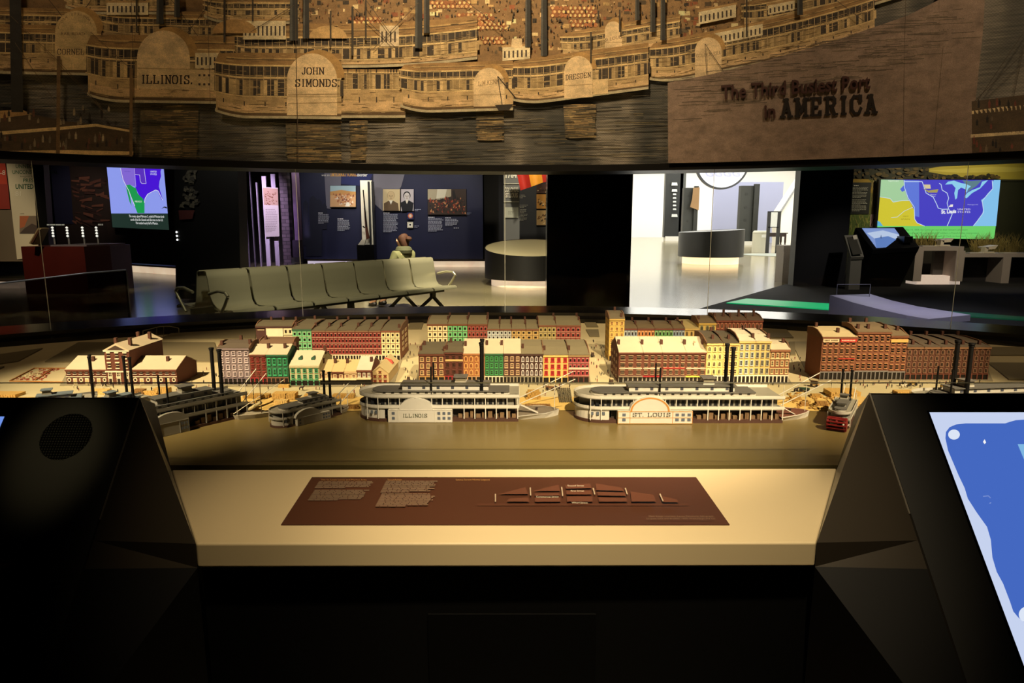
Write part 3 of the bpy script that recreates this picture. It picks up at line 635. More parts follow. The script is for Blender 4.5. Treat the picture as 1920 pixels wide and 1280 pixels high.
for pts in ([(935, 931), (985, 918), (990, 931)], [(1000, 925), (1047, 913), (1050, 925)], [(1060, 914), (1106, 911), (1109, 920), (1061, 921)], [(1117, 911), (1165, 919), (1170, 925), (1118, 924)],
    [(1003, 930), (1048, 929), (1050, 934), (1003, 935)], [(1062, 925), (1108, 925), (1109, 932), (1062, 932)], [(1120, 927), (1172, 929), (1174, 935), (1121, 934)], [(1003, 938), (1050, 938), (1051, 946), (1003, 946)],
    [(1063, 936), (1110, 936), (1111, 946), (1063, 946)], [(1122, 938), (1174, 939), (1176, 946), (1123, 946)], [(955, 940), (990, 938), (992, 946), (950, 946)], [(1182, 927), (1225, 933), (1230, 946), (1184, 946)], [(1242, 936), (1268, 942), (1272, 947), (1243, 947)]): g.poly(pts, MB_)
g.line([(895, 951), (1290, 951)], .8, MB_)
for t, x, y, w in (('Second Street', 1064, 917.5, 31), ('First Street', 1070, 927.5, 25), ('Commercial Street', 1005, 938.8, 43), ('Wharf Street', 1072, 950, 30)): g.text(t, x, y, 3, '#e6d9c2', w, sh=-.1)
for x, y0, y1, dx in ((929, 932, 947, 0), (994, 920, 935, 1), (1053, 919, 936, 2), (1112, 921, 933, 3), (1172, 921, 933, 4), (1237, 932, 946, 6)): g.line([(x, y0), (x+dx, y1)], 2.2, '#b5a48c')
g.text('Main Image courtesy: Levee Panorama, lithograph;', 1216, 976, 2.6, LT, 122, sh=-.1).text('Leopold Gast and Brother, 1855; Wells Fargo and Co.', 1211, 980.5, 2.6, LT, 130, sh=-.1)
g.build('print', PRINT, gp)
# ------------------------------------------------------------------ black touch-screen kiosks either side
def xpl(px, py, X): d = ray(px, py); return Vector((0, 0, H)) + d*(X/d.x)
def kiosk(top, s1, out, sgn, label):
    T = D(*top, 1.5); X = T.x; S = xpl(*s1, X); dr = (S - T).normalized(); E = T + dr*.80
    o = [xpl(a, b, X) for a, b in out]; bk = (o[-1] - o[-2]).normalized(); B = o[-1] + bk*(o[-1].z/-bk.z)
    prof = [T] + o + [B, Vector((X, E.y + .12, 0)), Vector((X, E.y + .06, E.z - .05)), E]
    k = thing('kiosk', label, 'kiosk', (X + sgn*.45, 1.3, 0))
    MB().prism(prof, (sgn*.95, 0, 0)).ob('body', mat('#1d1a16', .24, var=.12, scale=4), k)
    n = Vector((sgn, 0, 0)).cross(dr).normalized(); n = n if n.z > 0 else -n
    at = lambda py: next(q for q in (T + dr*.002*i for i in range(800)) if PX(q)[1] >= py)
    RB, RF = (cn[1], cn[2]) if sgn > 0 else (cn[0], cn[3]); e_ = Vector((sgn*.0015, 0, 0)); RB = RB + e_; RF = RF + e_; Lb = Vector((RF.x, RF.y, lipz)); S1, S2 = at(1012), at(1066); S2 = S2 if S2.z > E.z else E
    MB().add([T, RB, RF, S1, Lb, S2, Vector((RF.x + sgn*.02, RF.y + .05, 0)), Vector((E.x, E.y + .05, 0)), E, Vector((RB.x, RB.y, 0))], [(0, 1, 2), (0, 2, 3), (3, 2, 4, 5)]).ob('lit_side', mat('#332d25', .3, var=.12, scale=4), k)  # lighter than the body: light on this side put into the colour
    MB().add([S2, Lb, E, Vector((RF.x + sgn*.02, RF.y + .05, 0)), Vector((E.x, E.y + .05, 0)), RB, Vector((RB.x, RB.y, 0)), RF], [(0, 1, 2), (1, 3, 4, 2), (5, 6, 3, 1, 7)]).ob('shaded_side', mat('#060505', .6, var=.12, scale=4, spec=.2), k)  # near black: shade below the rail put into the colour
    f0 = T + dr*.004 + n*.0002 + Vector((sgn*.004, 0, 0)); MB().prism([f0, f0 + Vector((sgn*.94, 0, 0)), f0 + Vector((sgn*.94, 0, 0)) + dr*.79, f0 + dr*.79], n*.0003).ob('face_plate', mat('#0d0c0a', .55, var=.1, scale=4), k)
    a = T - Vector((sgn*.0012, 0, 0)) + n*.0004
    MB().prism([a, a + dr*.28, a + dr*.28 + Vector((sgn*.0032, 0, 0)), a + Vector((sgn*.0032, 0, 0))], n*.0016).ob('edge_trim', mat('#a39a8c', .3, .8, var=.1, scale=5), k)
    return k, T, dr, n
OUTR = [(1606, 768), (1572, 866), (1524, 1065), (1480, 1190)]
kr, T, dr, n = kiosk((1630, 737), (1720, 1010), OUTR, 1, 'black sloping kiosk with a big blue lit touchscreen beside the rail')
KM = plane_map(T, n); s = Art(lambda x, y, l: KM(x, y, l + .001), .0002)
c0, c1, c2 = KM(1742, 773), KM(1920, 1250), 0
L = (c1 - c0).length; Wd = .74
s2 = [c0, c0 + Vector((Wd, 0, 0)), c1 + Vector((Wd, 0, 0)), c1]; s2 = [PX(v) for v in s2]
s.poly(s2, '#c6d2ee'); BL = '#4468c0'
top_r = PX(c0 + Vector((Wd - .05, 0, 0)) + dr*.02); bot_r = PX(c1 + Vector((Wd - .05, 0, 0)) - dr*.08)
s.poly([(1772, 822), (1773, 810), (1780, 801), (1792, 796), (1810, 794), (1884, 794), (1893, 791), (1904, 788), (1920, 787), (2100, 783), top_r, bot_r, (2060, 1230), (1940, 1180), (1921, 1168), (1908, 1157), (1899, 1146), (1893, 1128), (1880, 1094), (1868, 1072), (1860, 1045), (1857, 1012), (1850, 988), (1830, 960), (1814, 935), (1808, 915), (1797, 892), (1777, 845)], BL)
s.disc(1788, 815, 11, 9.5, '#dbe4f5').disc(1925, 1152, 16, 15, '#dbe4f5').poly([(1907, 833), (2060, 833), (2090, 905), (1937, 905)], '#7fb6e0')
s.poly([(1842, 829), (1845, 824), (1848, 830), (1845, 833)], '#ffffff').line([(1842, 931), (1852, 930), (1856, 934)], 1.5, '#7d92cf').line([(1854, 944), (1857, 943)], 1.5, '#8ea3d8')
s.build('screen', SCREEN, kr)
b0, b1 = KM(1737, 770), KM(1915, 1253)
MB().prism([b0 + n*.0005, b0 + Vector((Wd + .012, 0, 0)) + n*.0005, b1 + Vector((Wd + .012, 0, 0)) + n*.0005, b1 + n*.0005], n*.0006).ob('bezel', mat('#030303', .2, var=.1, scale=4), kr)
OUTL = [(290, 756), (318, 868), (370, 1062), (400, 1190)]
kl, T, dr, n = kiosk((262, 745), (180, 1000), OUTL, -1, 'black sloping kiosk with a round dotted disc for a lamp reflection, mostly unlit')
KL = plane_map(T, n)
c0, c1 = KL(9, 781), KL(-120, 1150)
s = Art(lambda x, y, l: KL(x, y, l + .001), .0002)
c1 = c0 + dr*.42
s.poly([PX(v) for v in (c0 - Vector((.7, 0, 0)), c0, c1, c1 - Vector((.7, 0, 0)))], '#6f93e6'); s.build('screen', SCREEN, kl)
s = Art(lambda x, y, l: KL(x, y, l + .001), .0002); s.poly([(-90, 1040), (53, 1045), (-10, 1108), (-160, 1108)], '#2c261f').poly([(-90, 1047), (38, 1050), (-14, 1098), (-150, 1100)], '#5d4c3a')
s.disc(8, 1060, 10, 5, '#8a6a50').disc(22, 1056, 6, 4, '#7a3a2a').disc(-5, 1082, 14, 7, '#9a8a70'); s.build('picture_card', PRINT, kl)
cg = KL(124, 818); ux = Vector((1, 0, 0)); uy = dr  # dotted disc put in for a lamp's reflection on the slab
mb = MB(); rr = .055
for i in range(-9, 10):
    for j in range(-9, 10):
        if i*i + j*j < 88:
            c = cg + ux*i*rr/9.2 + uy*j*rr/9.2 + n*.0008; e = rr/9.2*.34
            mb.add([c + ux*e, c + uy*e, c - ux*e, c - uy*e], [(0, 1, 2, 3)], 1)
mb.prism([cg + ux*rr*math.cos(t) + uy*rr*math.sin(t) for t in [2*math.pi*i/32 for i in range(32)]], n*.0006, 0)
mb.ob('reflection_disc', [mat('#030302', .95, var=.1, scale=6, spec=.05), mat('#010101', .9, var=.1, scale=6)], kl)
spot((cg.x - .05, cg.y - .35, 3.9), cg + dr*.035 + Vector((-.01, 0, 0)), 150, 5.2, 1, (1, .8, .4), .02)  # added spot makes the halo round the reflection disc
# ================================================================== THE EXHIBITION BEYOND THE GLASS
def fbox(mb, x0, y0, x1, y1, Y, dep=.1, mi=0, z0=None):
    a, b = D(x0, y0, Y), D(x1, y1, Y); return mb.box(a.x, b.x, Y, Y + dep, b.z if z0 is None else z0, a.z, mi)
def front(Y): return plane_map((0, Y, 0), (0, -1, 0))
def quadboard(pts, Y, dep):
    return MB().prism([D(x, y, Y) for x, y in pts], (0, dep, 0))
LED = mat('#ffcfb0', .5, emit=.75, var=.35, scale=2.5); LEDP = mat('#dccdf0', .5, emit=.7, var=.35, scale=2.5)
def toe(x0, x1, Y0, Y1, zt=.16, m=LED, label='', deep=.3):
    """plinth lifted over a lit recess, from ground point x0,Y0 to x1,Y1"""
    t = thing('lit_plinth', label, 'plinth', ((x0+x1)/2, (Y0+Y1)/2, 0))
    p_, q_ = Vector((x0, Y0, 0)), Vector((x1, Y1, 0)); d = (q_ - p_).normalized(); n_ = Vector((d.y, -d.x, 0))
    MB().prism([p_ - n_*.08, q_ - n_*.08, q_ - n_*deep, p_ - n_*deep], (0, 0, zt)).ob('recess', m, t)
    MB().prism([p_ + Vector((0, 0, zt)), q_ + Vector((0, 0, zt)), q_ - n_*deep + Vector((0, 0, zt)), p_ - n_*deep + Vector((0, 0, zt))], (0, 0, .05)).ob('ledge', mat('#3a3027', .4, var=.1, scale=4), t)
    return t
# ---------------- left side
t = thing('exhibit_sign', 'tall cream and red panel with green capital words at the far left', 'sign', D(40, 420, 16.2))
quadboard([(-60, 285), (62, 285), (80, 490), (-60, 490)], 16.2, .15).ob('board', mat('#6a5a44', .7, var=.1, scale=2), t)
s = Art(front(16.18), .0005)
s.poly([(-60, 288), (60, 288), (76, 480), (32, 486), (10, 288)], '#d8c8a6').poly([(-60, 288), (8, 288), (19, 392), (-60, 392)], '#b23517').poly([(-60, 345), (15, 345), (19, 392), (-60, 392)], '#8d240f')
GR = '#3f6b45'
s.text('UNNECESSARY', 29, 315, 7, GR, 62, bold=.01).text('UNCONSTITUTIONAL', 23, 326, 7, GR, 86, bold=.01).text('begun by the', 38, 332, 3, '#8f8868', 40).text('PRESIDENT', 43, 341.5, 7, GR, 48, bold=.01).text('UNITED STATES', 29, 354, 9, '#2f5a3a', 68, bold=.02)
s.text('81', 29, 367, 9, '#efe3c8').text('-8', 0, 328, 9, '#e8d5c0').rect(37, 404.5, 72, 438, '#7d6a55').poly([(37, 404.5), (55, 404.5), (46, 425), (38, 428)], '#b5643a').poly([(37, 438), (72, 438), (72, 424), (60, 419), (46, 428)], '#4a3a30').lines(38, 400, 55, 1, 2, '#8a7c62', 1)
s.build('print', PRINT, t)
tag(quadboard([(60, 296), (80, 296), (96, 520), (76, 520)], 15.95, .2).ob('partition_post', BLACK), 'narrow black partition post right beside the tall cream text panel', 'partition')
toe(-13.6, D(25, 480, 15.6).x, 15.6, 15.6, label='lit pale plinth strip under the tall cream text panel')
bw = thing('map_wall', 'dark brown wall with a faint branch picture that carries the hanging map screen', 'wall panel', D(220, 480, 25.4))
quadboard([(92, 285), (332, 285), (344, 490), (110, 490)], 25.4, .2).ob('board', mat('#2a1d18', .6, var=.2, scale=2), bw)
s = Art(front(25.38), .0005); s.poly([(92, 285), (128, 285), (138, 420), (104, 420)], '#0e1130'); rr = random.Random(5)
for _ in range(46):
    x, y = rr.uniform(132, 190), rr.uniform(325, 415); w = rr.uniform(8, 26); k = rr.uniform(-.5, .5)
    s.poly([(x, y), (x+w, y+w*k), (x+w, y+w*k+rr.uniform(2, 7)), (x, y+rr.uniform(2, 5))], rr.choice(['#3a211b', '#5a3428', '#2a1512', '#6a4030']))
s.build('print', PRINT, bw)
ms = thing('map_screen', 'hanging screen with a purple and green map over a dark caption', 'screen', D(258, 430, 25.1))
Q = [(200, 311.5), (307, 315), (317, 431), (211, 426)]
quadboard([(199, 310.5), (308, 314), (318, 432), (210, 427)], 25.1, .3).ob('case', BLACK, ms)
s = Art(front(25.09), .0005); s.poly(Q, '#22322b').poly([(200, 311.5), (307, 315), (314.5, 400), (208.5, 400)], '#8f9cf0')
s.poly([(226, 315), (252, 315), (253, 327), (255, 350), (248, 348), (244, 346), (235, 347), (231, 337), (228, 332)], '#8468d6').poly([(252, 313), (303, 315), (301, 322), (302, 330), (299, 340), (298, 350), (301, 360), (305, 373), (303, 375), (299, 366), (296, 358), (292, 356), (287, 359), (282, 362), (276, 364), (272, 372), (271, 379), (266, 373), (261, 366), (258, 360), (254, 352), (253, 335)], '#4a18d8')
s.poly([(252, 312), (270, 314), (274, 344), (268, 345), (263, 341), (262, 328), (252, 327)], '#5c34c0').line([(270, 314), (274, 344), (266, 344), (263, 340), (262, 328), (253, 327)], .8, '#d8d0ff')
s.poly([(236, 347), (244, 346), (249, 350), (255, 353), (258, 362), (262, 367), (268, 372), (271, 380), (271, 399.5), (258, 399.5), (252, 385), (246, 370), (242, 358)], '#1f9a50').poly([(236, 348), (240, 352), (244, 368), (247, 386), (243, 378), (239, 362)], '#1f9a50')
s.line([(226, 315), (231, 337), (236, 347), (241, 356), (247, 372), (253, 386)], .9, '#e8e4ff').line([(271, 380), (272, 372), (277, 364), (284, 360), (292, 356), (297, 358), (301, 367), (305, 375)], .9, '#eef0ff').line([(255, 350), (253, 327), (252, 314)], .7, '#c8b8ff')
s.poly([(302, 392), (308, 387), (313, 388), (313, 391), (308, 389)], '#20242c').poly([(249, 312.5), (266, 313.2), (266, 315), (249, 314.6)], '#1f7a48')
s.text('UNITED', 282, 323, 3.2, '#ffffff', 12, .03).text('STATES', 282, 328, 3.2, '#ffffff', 12, .03).text('MEXICO', 253, 379, 3.2, '#ffffff', 13, .03).text('CALIFORNIA', 233, 322, 1.8, '#5a48b0', 12, .03)
s.text('The treaty, signed February 2, ceded all Mexican lands', 242, 407, 4.4, '#ffffff', 66, .015).text('north of the Rio Grande and Gila rivers to the U.S.', 245, 413.5, 4.4, '#ffffff', 61, .015).text('This totaled nearly half of Mexico.', 254.5, 420, 4.4, '#ffffff', 42, .015)
s.build('picture', SCREEN, ms)
toe(D(206, 500, 21.6).x, D(330, 500, 19.6).x, 21.6, 19.6, .2, label='long lit plinth strip under the hanging map screen')
# dark red case with its lit pieces
dc = thing('display_case', 'dark red cabinet with a clear top holding four columns of bright pieces', 'display case', D(130, 540, 14.6))
x0, x1 = D(40, 470, 14.4).x, D(158, 470, 14.4).x; zc = D(100, 462, 14.4).z; x2 = D(202, 470, 15.0).x
MB().prism([(x0, 14.4, 0), (x1, 14.4, 0), (x2, 15.1, 0), (x2, 15.9, 0), (x0, 15.9, 0)], (0, 0, zc)).ob('cabinet', mat('#4d1710', .4, var=.2, scale=3), dc)
MB().prism([(x0 + .55, 14.5, zc), (x1, 14.5, zc), (x2 - .05, 15.15, zc), (x2 - .05, 15.8, zc), (x0 + .55, 15.8, zc)], (0, 0, .03)).ob('deck', mat('#6d6468', .5, var=.1, scale=3), dc)
zt = D(140, 417, 14.5).z
MB().strip([(x0 + .55, 14.5, zc + .03), (x1, 14.5, zc + .03), (x2 - .05, 15.15, zc + .03)], [(x0 + .55, 14.5, zt), (x1, 14.5, zt), (x2 - .05, 15.15, zt)]).ob('glass', glass_mat('case_glass', (.86, .9, .92), 1.3), dc)
s = Art(front(14.62), .0005); s.lines(88, 420, 150, 1, 3, '#b9c4cc', 2.6).lines(184, 419.5, 204, 1, 3, '#b9c4cc', 3); s.build('lettering', PRINT, dc)
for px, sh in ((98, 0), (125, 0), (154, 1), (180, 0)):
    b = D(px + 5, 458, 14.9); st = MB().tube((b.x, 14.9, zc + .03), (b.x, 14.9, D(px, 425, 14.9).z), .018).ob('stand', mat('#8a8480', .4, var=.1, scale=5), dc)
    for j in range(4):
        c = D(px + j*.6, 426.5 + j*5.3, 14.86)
        MB().lathe([(.001, -.024), (.02, -.014), (.026, 0), (.02, .014), (.001, .024)], c, 10).ob('bright_bead', mat('#f4f0e6', .3, emit=1.0, var=.05, scale=5), st)  # emission stands in for the light falling on these pieces
lb = thing('label_stand', 'slim slanted wooden label rail in front of the cream text panel', 'label stand', D(66, 460, 14.2))
MB().prism([D(54, 456, 14.2), D(71, 427, 14.2), D(77.5, 428, 14.2), D(62, 459, 14.2)], (0, .25, 0)).ob('frame', mat('#8f7d58', .5, var=.1, scale=5), lb)
MB().prism([D(57, 455, 14.18), D(71.5, 430, 14.18), D(75, 431, 14.18), D(61, 456, 14.18)], (0, .02, 0)).ob('card', mat('#4a2a14', .6, var=.2, scale=6), lb)
tag(quadboard([(326, 290), (445, 290), (452, 560), (330, 560)], 12.4, .4).ob('dark_partition', mat('#100f0e', .35, var=.25, scale=1.2)), 'broad black partition between the map screen and the purple boards', 'partition')
s = Art(front(12.38), .0005); rr = random.Random(9)
for _ in range(60):
    x, y = rr.gauss(354, 7), rr.uniform(318, 385); s.poly([(x, y), (x+rr.uniform(3, 9), y+rr.uniform(-3, 3)), (x+rr.uniform(2, 9), y+rr.uniform(3, 9)), (x-1, y+5)], rr.choice(['#3a362b', '#555040', '#2a2720', '#464234']))
s.poly([(336, 394), (366, 394), (362, 410), (338, 412)], '#4a1410')
tag(s.build('faded_poster', PRINT), 'faded pale ghostly picture on the broad black partition', 'poster')
for i in range(3):
    c = D(331 + i*.7, 435 + i*7.2, 12.38); tag(MB().lathe([(.001, -.02), (.016, -.01), (.016, .01), (.001, .02)], c, 8).ob('pin_light', mat('#ffffff', .3, emit=1.5, var=.02)), ('topmost', 'middle', 'lowest')[i] + ' of three tiny white pin lights on the black partition edge', 'light')
# dark glass balustrade, nearest on the left
gb = thing('glass_balustrade', 'dark reflective glass balustrade with a rising top edge behind the left pane', 'balustrade', D(120, 600, 9.2))
a = [D(-120, 545, 9.0), D(60, 524, 9.3), D(160, 512, 9.5), D(236, 506, 9.7)]
MB().strip(a, [Vector((v.x, v.y, .02)) for v in a]).ob('glass', glass_mat('smoked_glass', (.10, .10, .105), 1.5), gb)
MB().path(a, .012).ob('top_edge', mat('#b5b0a6', .3, .2, var=.1, scale=4), gb)
MB().box(a[3].x - .03, a[3].x, a[3].y, a[3].y + .03, 0, a[3].z).ob('end_post', mat('#1a1a1c', .3, var=.1), gb)
# ---------------- purple boards, brick pier
bd = thing('board_wall', 'weathered pale boards lit purple with a hanging page beside a brick pier', 'board wall', D(505, 480, 22.0))
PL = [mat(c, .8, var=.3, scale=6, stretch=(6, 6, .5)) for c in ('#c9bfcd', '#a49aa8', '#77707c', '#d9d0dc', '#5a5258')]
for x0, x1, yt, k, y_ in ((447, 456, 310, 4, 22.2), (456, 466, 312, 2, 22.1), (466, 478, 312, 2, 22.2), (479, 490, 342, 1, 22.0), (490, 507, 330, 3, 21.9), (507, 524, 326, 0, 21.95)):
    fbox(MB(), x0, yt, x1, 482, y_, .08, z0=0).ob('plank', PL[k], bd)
s = Art(front(21.85), .0005); s.poly([(492, 350), (521, 352), (524, 443), (498, 444)], '#d9d2c4').poly([(493, 352), (521, 354), (522, 385), (495, 384)], '#c2a184')
for _ in range(30):
    x, y = rr.uniform(494, 516), rr.uniform(358, 382); s.poly([(x, y), (x+4, y+1), (x+3, y+3)], '#8a5a3c', 0)
s.lines(498, 392, 520, 14, 3.2, '#a89f94', 1.2); s.build('page', PRINT, bd)
bp = thing('brick_pier', 'narrow dark brick pier washed with purple light next to the boards', 'pier', D(543, 480, 22.1))
BK = bpy.data.materials.new('bricks'); BK.use_nodes = True; nt = BK.node_tree; bt = nt.nodes.new('ShaderNodeTexBrick'); tc = nt.nodes.new('ShaderNodeTexCoord')
bt.inputs['Scale'].default_value = 2.2; bt.inputs['Color1'].default_value = (.12, .09, .10, 1); bt.inputs['Color2'].default_value = (.20, .15, .17, 1); bt.inputs['Mortar'].default_value = (.05, .04, .045, 1)
mp = nt.nodes.new('ShaderNodeMapping'); mp.inputs['Rotation'].default_value = (math.pi/2, 0, 0); nt.links.new(tc.outputs['Object'], mp.inputs[0]); nt.links.new(mp.outputs[0], bt.inputs[0]); nt.links.new(bt.outputs[0], nt.nodes['Principled BSDF'].inputs[0])
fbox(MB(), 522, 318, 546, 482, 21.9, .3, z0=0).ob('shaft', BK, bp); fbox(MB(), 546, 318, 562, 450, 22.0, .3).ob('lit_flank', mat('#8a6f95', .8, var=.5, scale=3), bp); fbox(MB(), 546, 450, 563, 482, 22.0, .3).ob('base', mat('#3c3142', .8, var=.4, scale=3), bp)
# ---------------- blue exhibit wall
bl = thing('exhibit_wall', 'long midnight blue exhibit wall with white text blocks behind the steel benches', 'exhibit wall', D(735, 485, 24.0))
fbox(MB(), 560, 290, 906, 485, 24.0, .2).ob('board', mat('#12163a', .6, var=.3, scale=.8), bl)
s = Art(front(23.98), .0005)
s.poly([(608, 322), (640, 322), (638, 372), (620, 392), (612, 390)], '#6d6a7a').poly([(700, 322), (760, 322), (752, 350), (720, 398), (700, 380)], '#7f7b85').poly([(640, 322), (700, 322), (690, 350), (640, 345)], '#222a66')
for x, y, w, h in ((568, 375, 10, 85), (580, 366, 14, 70), (592, 372, 12, 60), (604, 380, 9, 50), (574, 420, 30, 60)): s.poly([(x, y+h), (x, y+6), (x+w*.5, y), (x+w, y+7), (x+w, y+h)], '#12152f')
s.slab('INTERNATIONAL', 620, 330, 6.2, '#f0b13c', 49, 0, 1.1).text('was an', 603, 330, 4, '#e6e2d6', 15).text('Border', 670, 330.5, 6, '#f2efe6', 19, bold=.03)
TXT = '#aeb2c2'
for x0, y0, x1, n_, ti in ((597, 398.5, 619, 8, 1), (633, 409.5, 657, 9, 1), (719, 398.5, 747, 15, 1), (803, 406.5, 832, 11, 1), (835, 407.5, 860, 6, 1), (778, 392, 790, 2, 0), (777, 423, 788, 2, 0), (876, 398.5, 886, 2, 0)):
    if ti: s.lines(x0, y0, x0 + (x1-x0)*.8, 1, 2.4, '#e8e8ee', 1.5)
    s.lines(x0, y0 + (3 if ti else 0), x1, n_, 2.3, TXT, 1.1)
for i in range(3): s.rect(851 + i*3.6, 426.5, 853 + i*3.6, 428, '#c8c8d0', 0)
s.build('print', PRINT, bl)
toe(D(581, 480, 24).x, D(682, 480, 24).x, 23.6, 23.4, .2, LEDP, 'lit pale plinth strip under the left half of the blue wall')
toe(D(806, 480, 24).x, D(930, 480, 24).x, 23.4, 23.4, .2, LED, 'lit pale plinth strip under the right half of the blue wall')
def framed(name, label, cat, x0, y0, x1, y1, fill, Y=23.92):
    t = thing(name, label, cat, D((x0+x1)/2, y1, Y)); fbox(MB(), x0, y0, x1, y1, Y, .06).ob('backing', mat('#1a1512', .6, var=.1), t)
    s = Art(front(Y - .005), .0005); fill(s); s.build('picture', PRINT, t); return t
def f1(s):
    s.rect(619, 348, 667, 388, '#d9a878').rect(619, 348, 667, 359, '#a8c4cf').poly([(619, 359), (640, 356), (667, 360), (667, 366), (619, 366)], '#cf9a5a')
    for _ in range(70):
        x, y = rr.gauss(646, 10), rr.uniform(364, 384)
        if 620 < x < 662: s.poly([(x, y), (x+rr.uniform(1, 4), y-rr.uniform(2, 5)), (x+4, y+1)], rr.choice(['#b06a4a', '#e8c8a8', '#8a4a3a', '#d9905a', '#f0e0d0']), 0)
    s.poly([(647, 387), (650, 379), (655, 379), (656, 387)], '#f4ece0')
framed('battle_painting', 'small sunlit orange battle painting under the gold title', 'painting', 618.5, 347.5, 667.5, 388.5, f1)
def face(s, cx, cy, r, skin, hair, coat, bg, x0, y0, x1, y1, bald=False):
    s.rect(x0, y0, x1, y1, bg).poly([(x0+2, y1), (cx-r*1.9, cy+r*1.9), (cx-r*.5, cy+r*1.1), (cx+r*.5, cy+r*1.1), (cx+r*1.9, cy+r*1.9), (x1-2, y1)], coat)
    s.disc(cx, cy - r*.25, r*1.05, r*1.2, hair); s.disc(cx, cy, r*.82, r*1.12, skin); s.poly([(cx-r*.5, cy+r*1.05), (cx+r*.5, cy+r*1.05), (cx, cy+r*2.2)], '#efe6d2')
    if bald: s.disc(cx, cy-r*.55, r*.78, r*.75, skin)
    s.rect(cx-r*.5, cy-r*.2, cx-r*.2, cy-r*.05, '#4a3524').rect(cx+r*.2, cy-r*.2, cx+r*.5, cy-r*.05, '#4a3524', 0).rect(cx-.6, cy-.5, cx+.6, cy+r*.35, '#9a7a58', 0).rect(cx-r*.3, cy+r*.55, cx+r*.3, cy+r*.65, '#7a4a3a', 0)
framed('sepia_portrait', 'sepia drawn portrait of a person in a dark coat', 'portrait', 717.5, 354, 750.5, 395.5, lambda s: face(s, 733, 368, 7, '#d9bd8c', '#c8ac7e', '#6a5338', '#e2cb9a', 718, 354.5, 750, 395, True))
framed('uniform_portrait', 'black and white portrait of a person in buttoned uniform', 'portrait', 751.5, 354, 776, 396, lambda s: face(s, 763, 368, 6.5, '#d8cfc8', '#16120f', '#121218', '#c9bfc0', 752, 354.5, 775.5, 395.5))
def f3(s):
    s.rect(802, 354.5, 874, 402, '#3a2a20').poly([(802, 354.5), (846, 354.5), (846, 368), (825, 374), (802, 374)], '#b5a88a').poly([(820, 354.5), (838, 354.5), (834, 370), (818, 372)], '#ded6bc')
    for _ in range(120):
        x, y = rr.uniform(804, 870), rr.uniform(372, 400); c = rr.choice(['#7a2a1a', '#1c1410', '#a84a2a', '#241a14', '#c98a5a', '#3a2418', '#1c1410']); s.poly([(x, y), (x+rr.uniform(1, 5), y-rr.uniform(1, 6)), (x+rr.uniform(2, 5), y+2)], c, 0)
    s.poly([(848, 358), (852, 356), (856, 372), (850, 374)], '#1a1410')
framed('history_painting', 'wide dark history painting with red figures under a stormy sky', 'painting', 801.5, 354, 874.5, 402.5, f3)
framed('medallion', 'small orange round medallion picture below the uniform portrait', 'medallion', 763.5, 398, 775.5, 411, lambda s: s.rect(763.5, 398, 775.5, 411, '#20265a').disc(769.5, 404.5, 5, 5.4, '#d97a4a', 6).disc(769.5, 404.5, 2.5, 3, '#e8d8c8'))
framed('framed_badge', 'tiny white framed badge with a black dot under the medallion', 'badge', 763.5, 416, 774.5, 427, lambda s: s.rect(763.5, 416, 774.5, 427, '#d9d2b8').rect(765.5, 418, 772.5, 425, '#f2eedc').disc(769, 421.3, 1.6, 1.8, '#141210'))
rc = thing('rifle_case', 'tall narrow lit white case on a black foot standing against the blue wall', 'display case', D(688, 487, 23.2))
fbox(MB(), 675, 338, 701, 459, 23.5, .1).ob('lit_back', mat('#e4dcc8', .6, var=.05), rc)
mb = MB(); fbox(mb, 692.5, 340, 693.3, 459, 23.44, .05); fbox(mb, 699, 340, 700, 459, 23.3, .2); mb.ob('glass_edge', mat('#2a2a2c', .3, var=.1), rc)
MB().prism([D(671, 459, 23.2), D(678, 449, 23.2), D(686, 449, 23.2), D(683, 460, 23.2)], (0, .1, 0)).ob('label_slope', mat('#d8cfb8', .6, var=.05), rc)
fbox(MB(), 669, 459, 702, 489, 23.2, .35).ob('foot', BLACK, rc)
rf = thing('rifle', 'long brown rifle leaning upright inside the tall lit case', 'rifle', D(690, 448, 23.3))
MB().tube(D(681, 356, 23.36), D(687, 425, 23.36), .02).ob('barrel', mat('#1c1610', .35, .5), rf)
MB().prism([D(682.5, 390, 23.36), D(684.5, 390, 23.36), D(688.5, 425, 23.36), D(692.5, 446, 23.36), D(687, 449.5, 23.36), D(685, 430, 23.36)], (0, .05, 0)).ob('stock', mat('#4a2312', .5, var=.3, scale=6), rf)
MB().tube(D(680.5, 424, 23.33), D(684, 427, 23.33), .025).ob('hammer', mat('#2a241c', .35, .6), rf)
tag(fbox(MB(), 907, 290, 1030, 500, 25.4, .2).ob('end_wall', mat('#15131a', .6, var=.3, scale=1)), 'dark end wall behind the round black table', 'wall panel')
# ---------------- timeline post, flag, pictures
tp = thing('timeline_post', 'grey timeline post with raised white period title beside the round table', 'sign', D(960, 470, 19.4))
fbox(MB(), 944, 290, 974, 480, 19.4, .2, z0=0).ob('post', mat('#77797c', .6, var=.08, scale=2), tp)
for y in (343.5, 377.5): fbox(MB(), 945, y, 973.5, y + 1.2, 19.36, .06).ob('rib', mat('#e8e6dc', .5), tp)
s = Art(front(19.37), .0005); s.text('1764', 946, 333, 11, '#f4f1e8', 23, bold=.04).text('COLONIAL', 946, 359.5, 8.5, '#f4f1e8', 27, bold=.04).text('ST.LOUIS', 948, 370, 8.5, '#f4f1e8', 23, bold=.04); s.build('lettering', PRINT, tp)
s = Art(front(19.35), .0005); s.rect(947, 388.5, 972, 408, '#c9ccc2').lines(953, 396, 966, 3, 2.4, '#8a8c84', 1); s.build('card', PRINT, tp)
wl = thing('side_panel', 'dark grey panel with small print and glowing pictures beyond the timeline post', 'panel', D(1000, 450, 21.5))
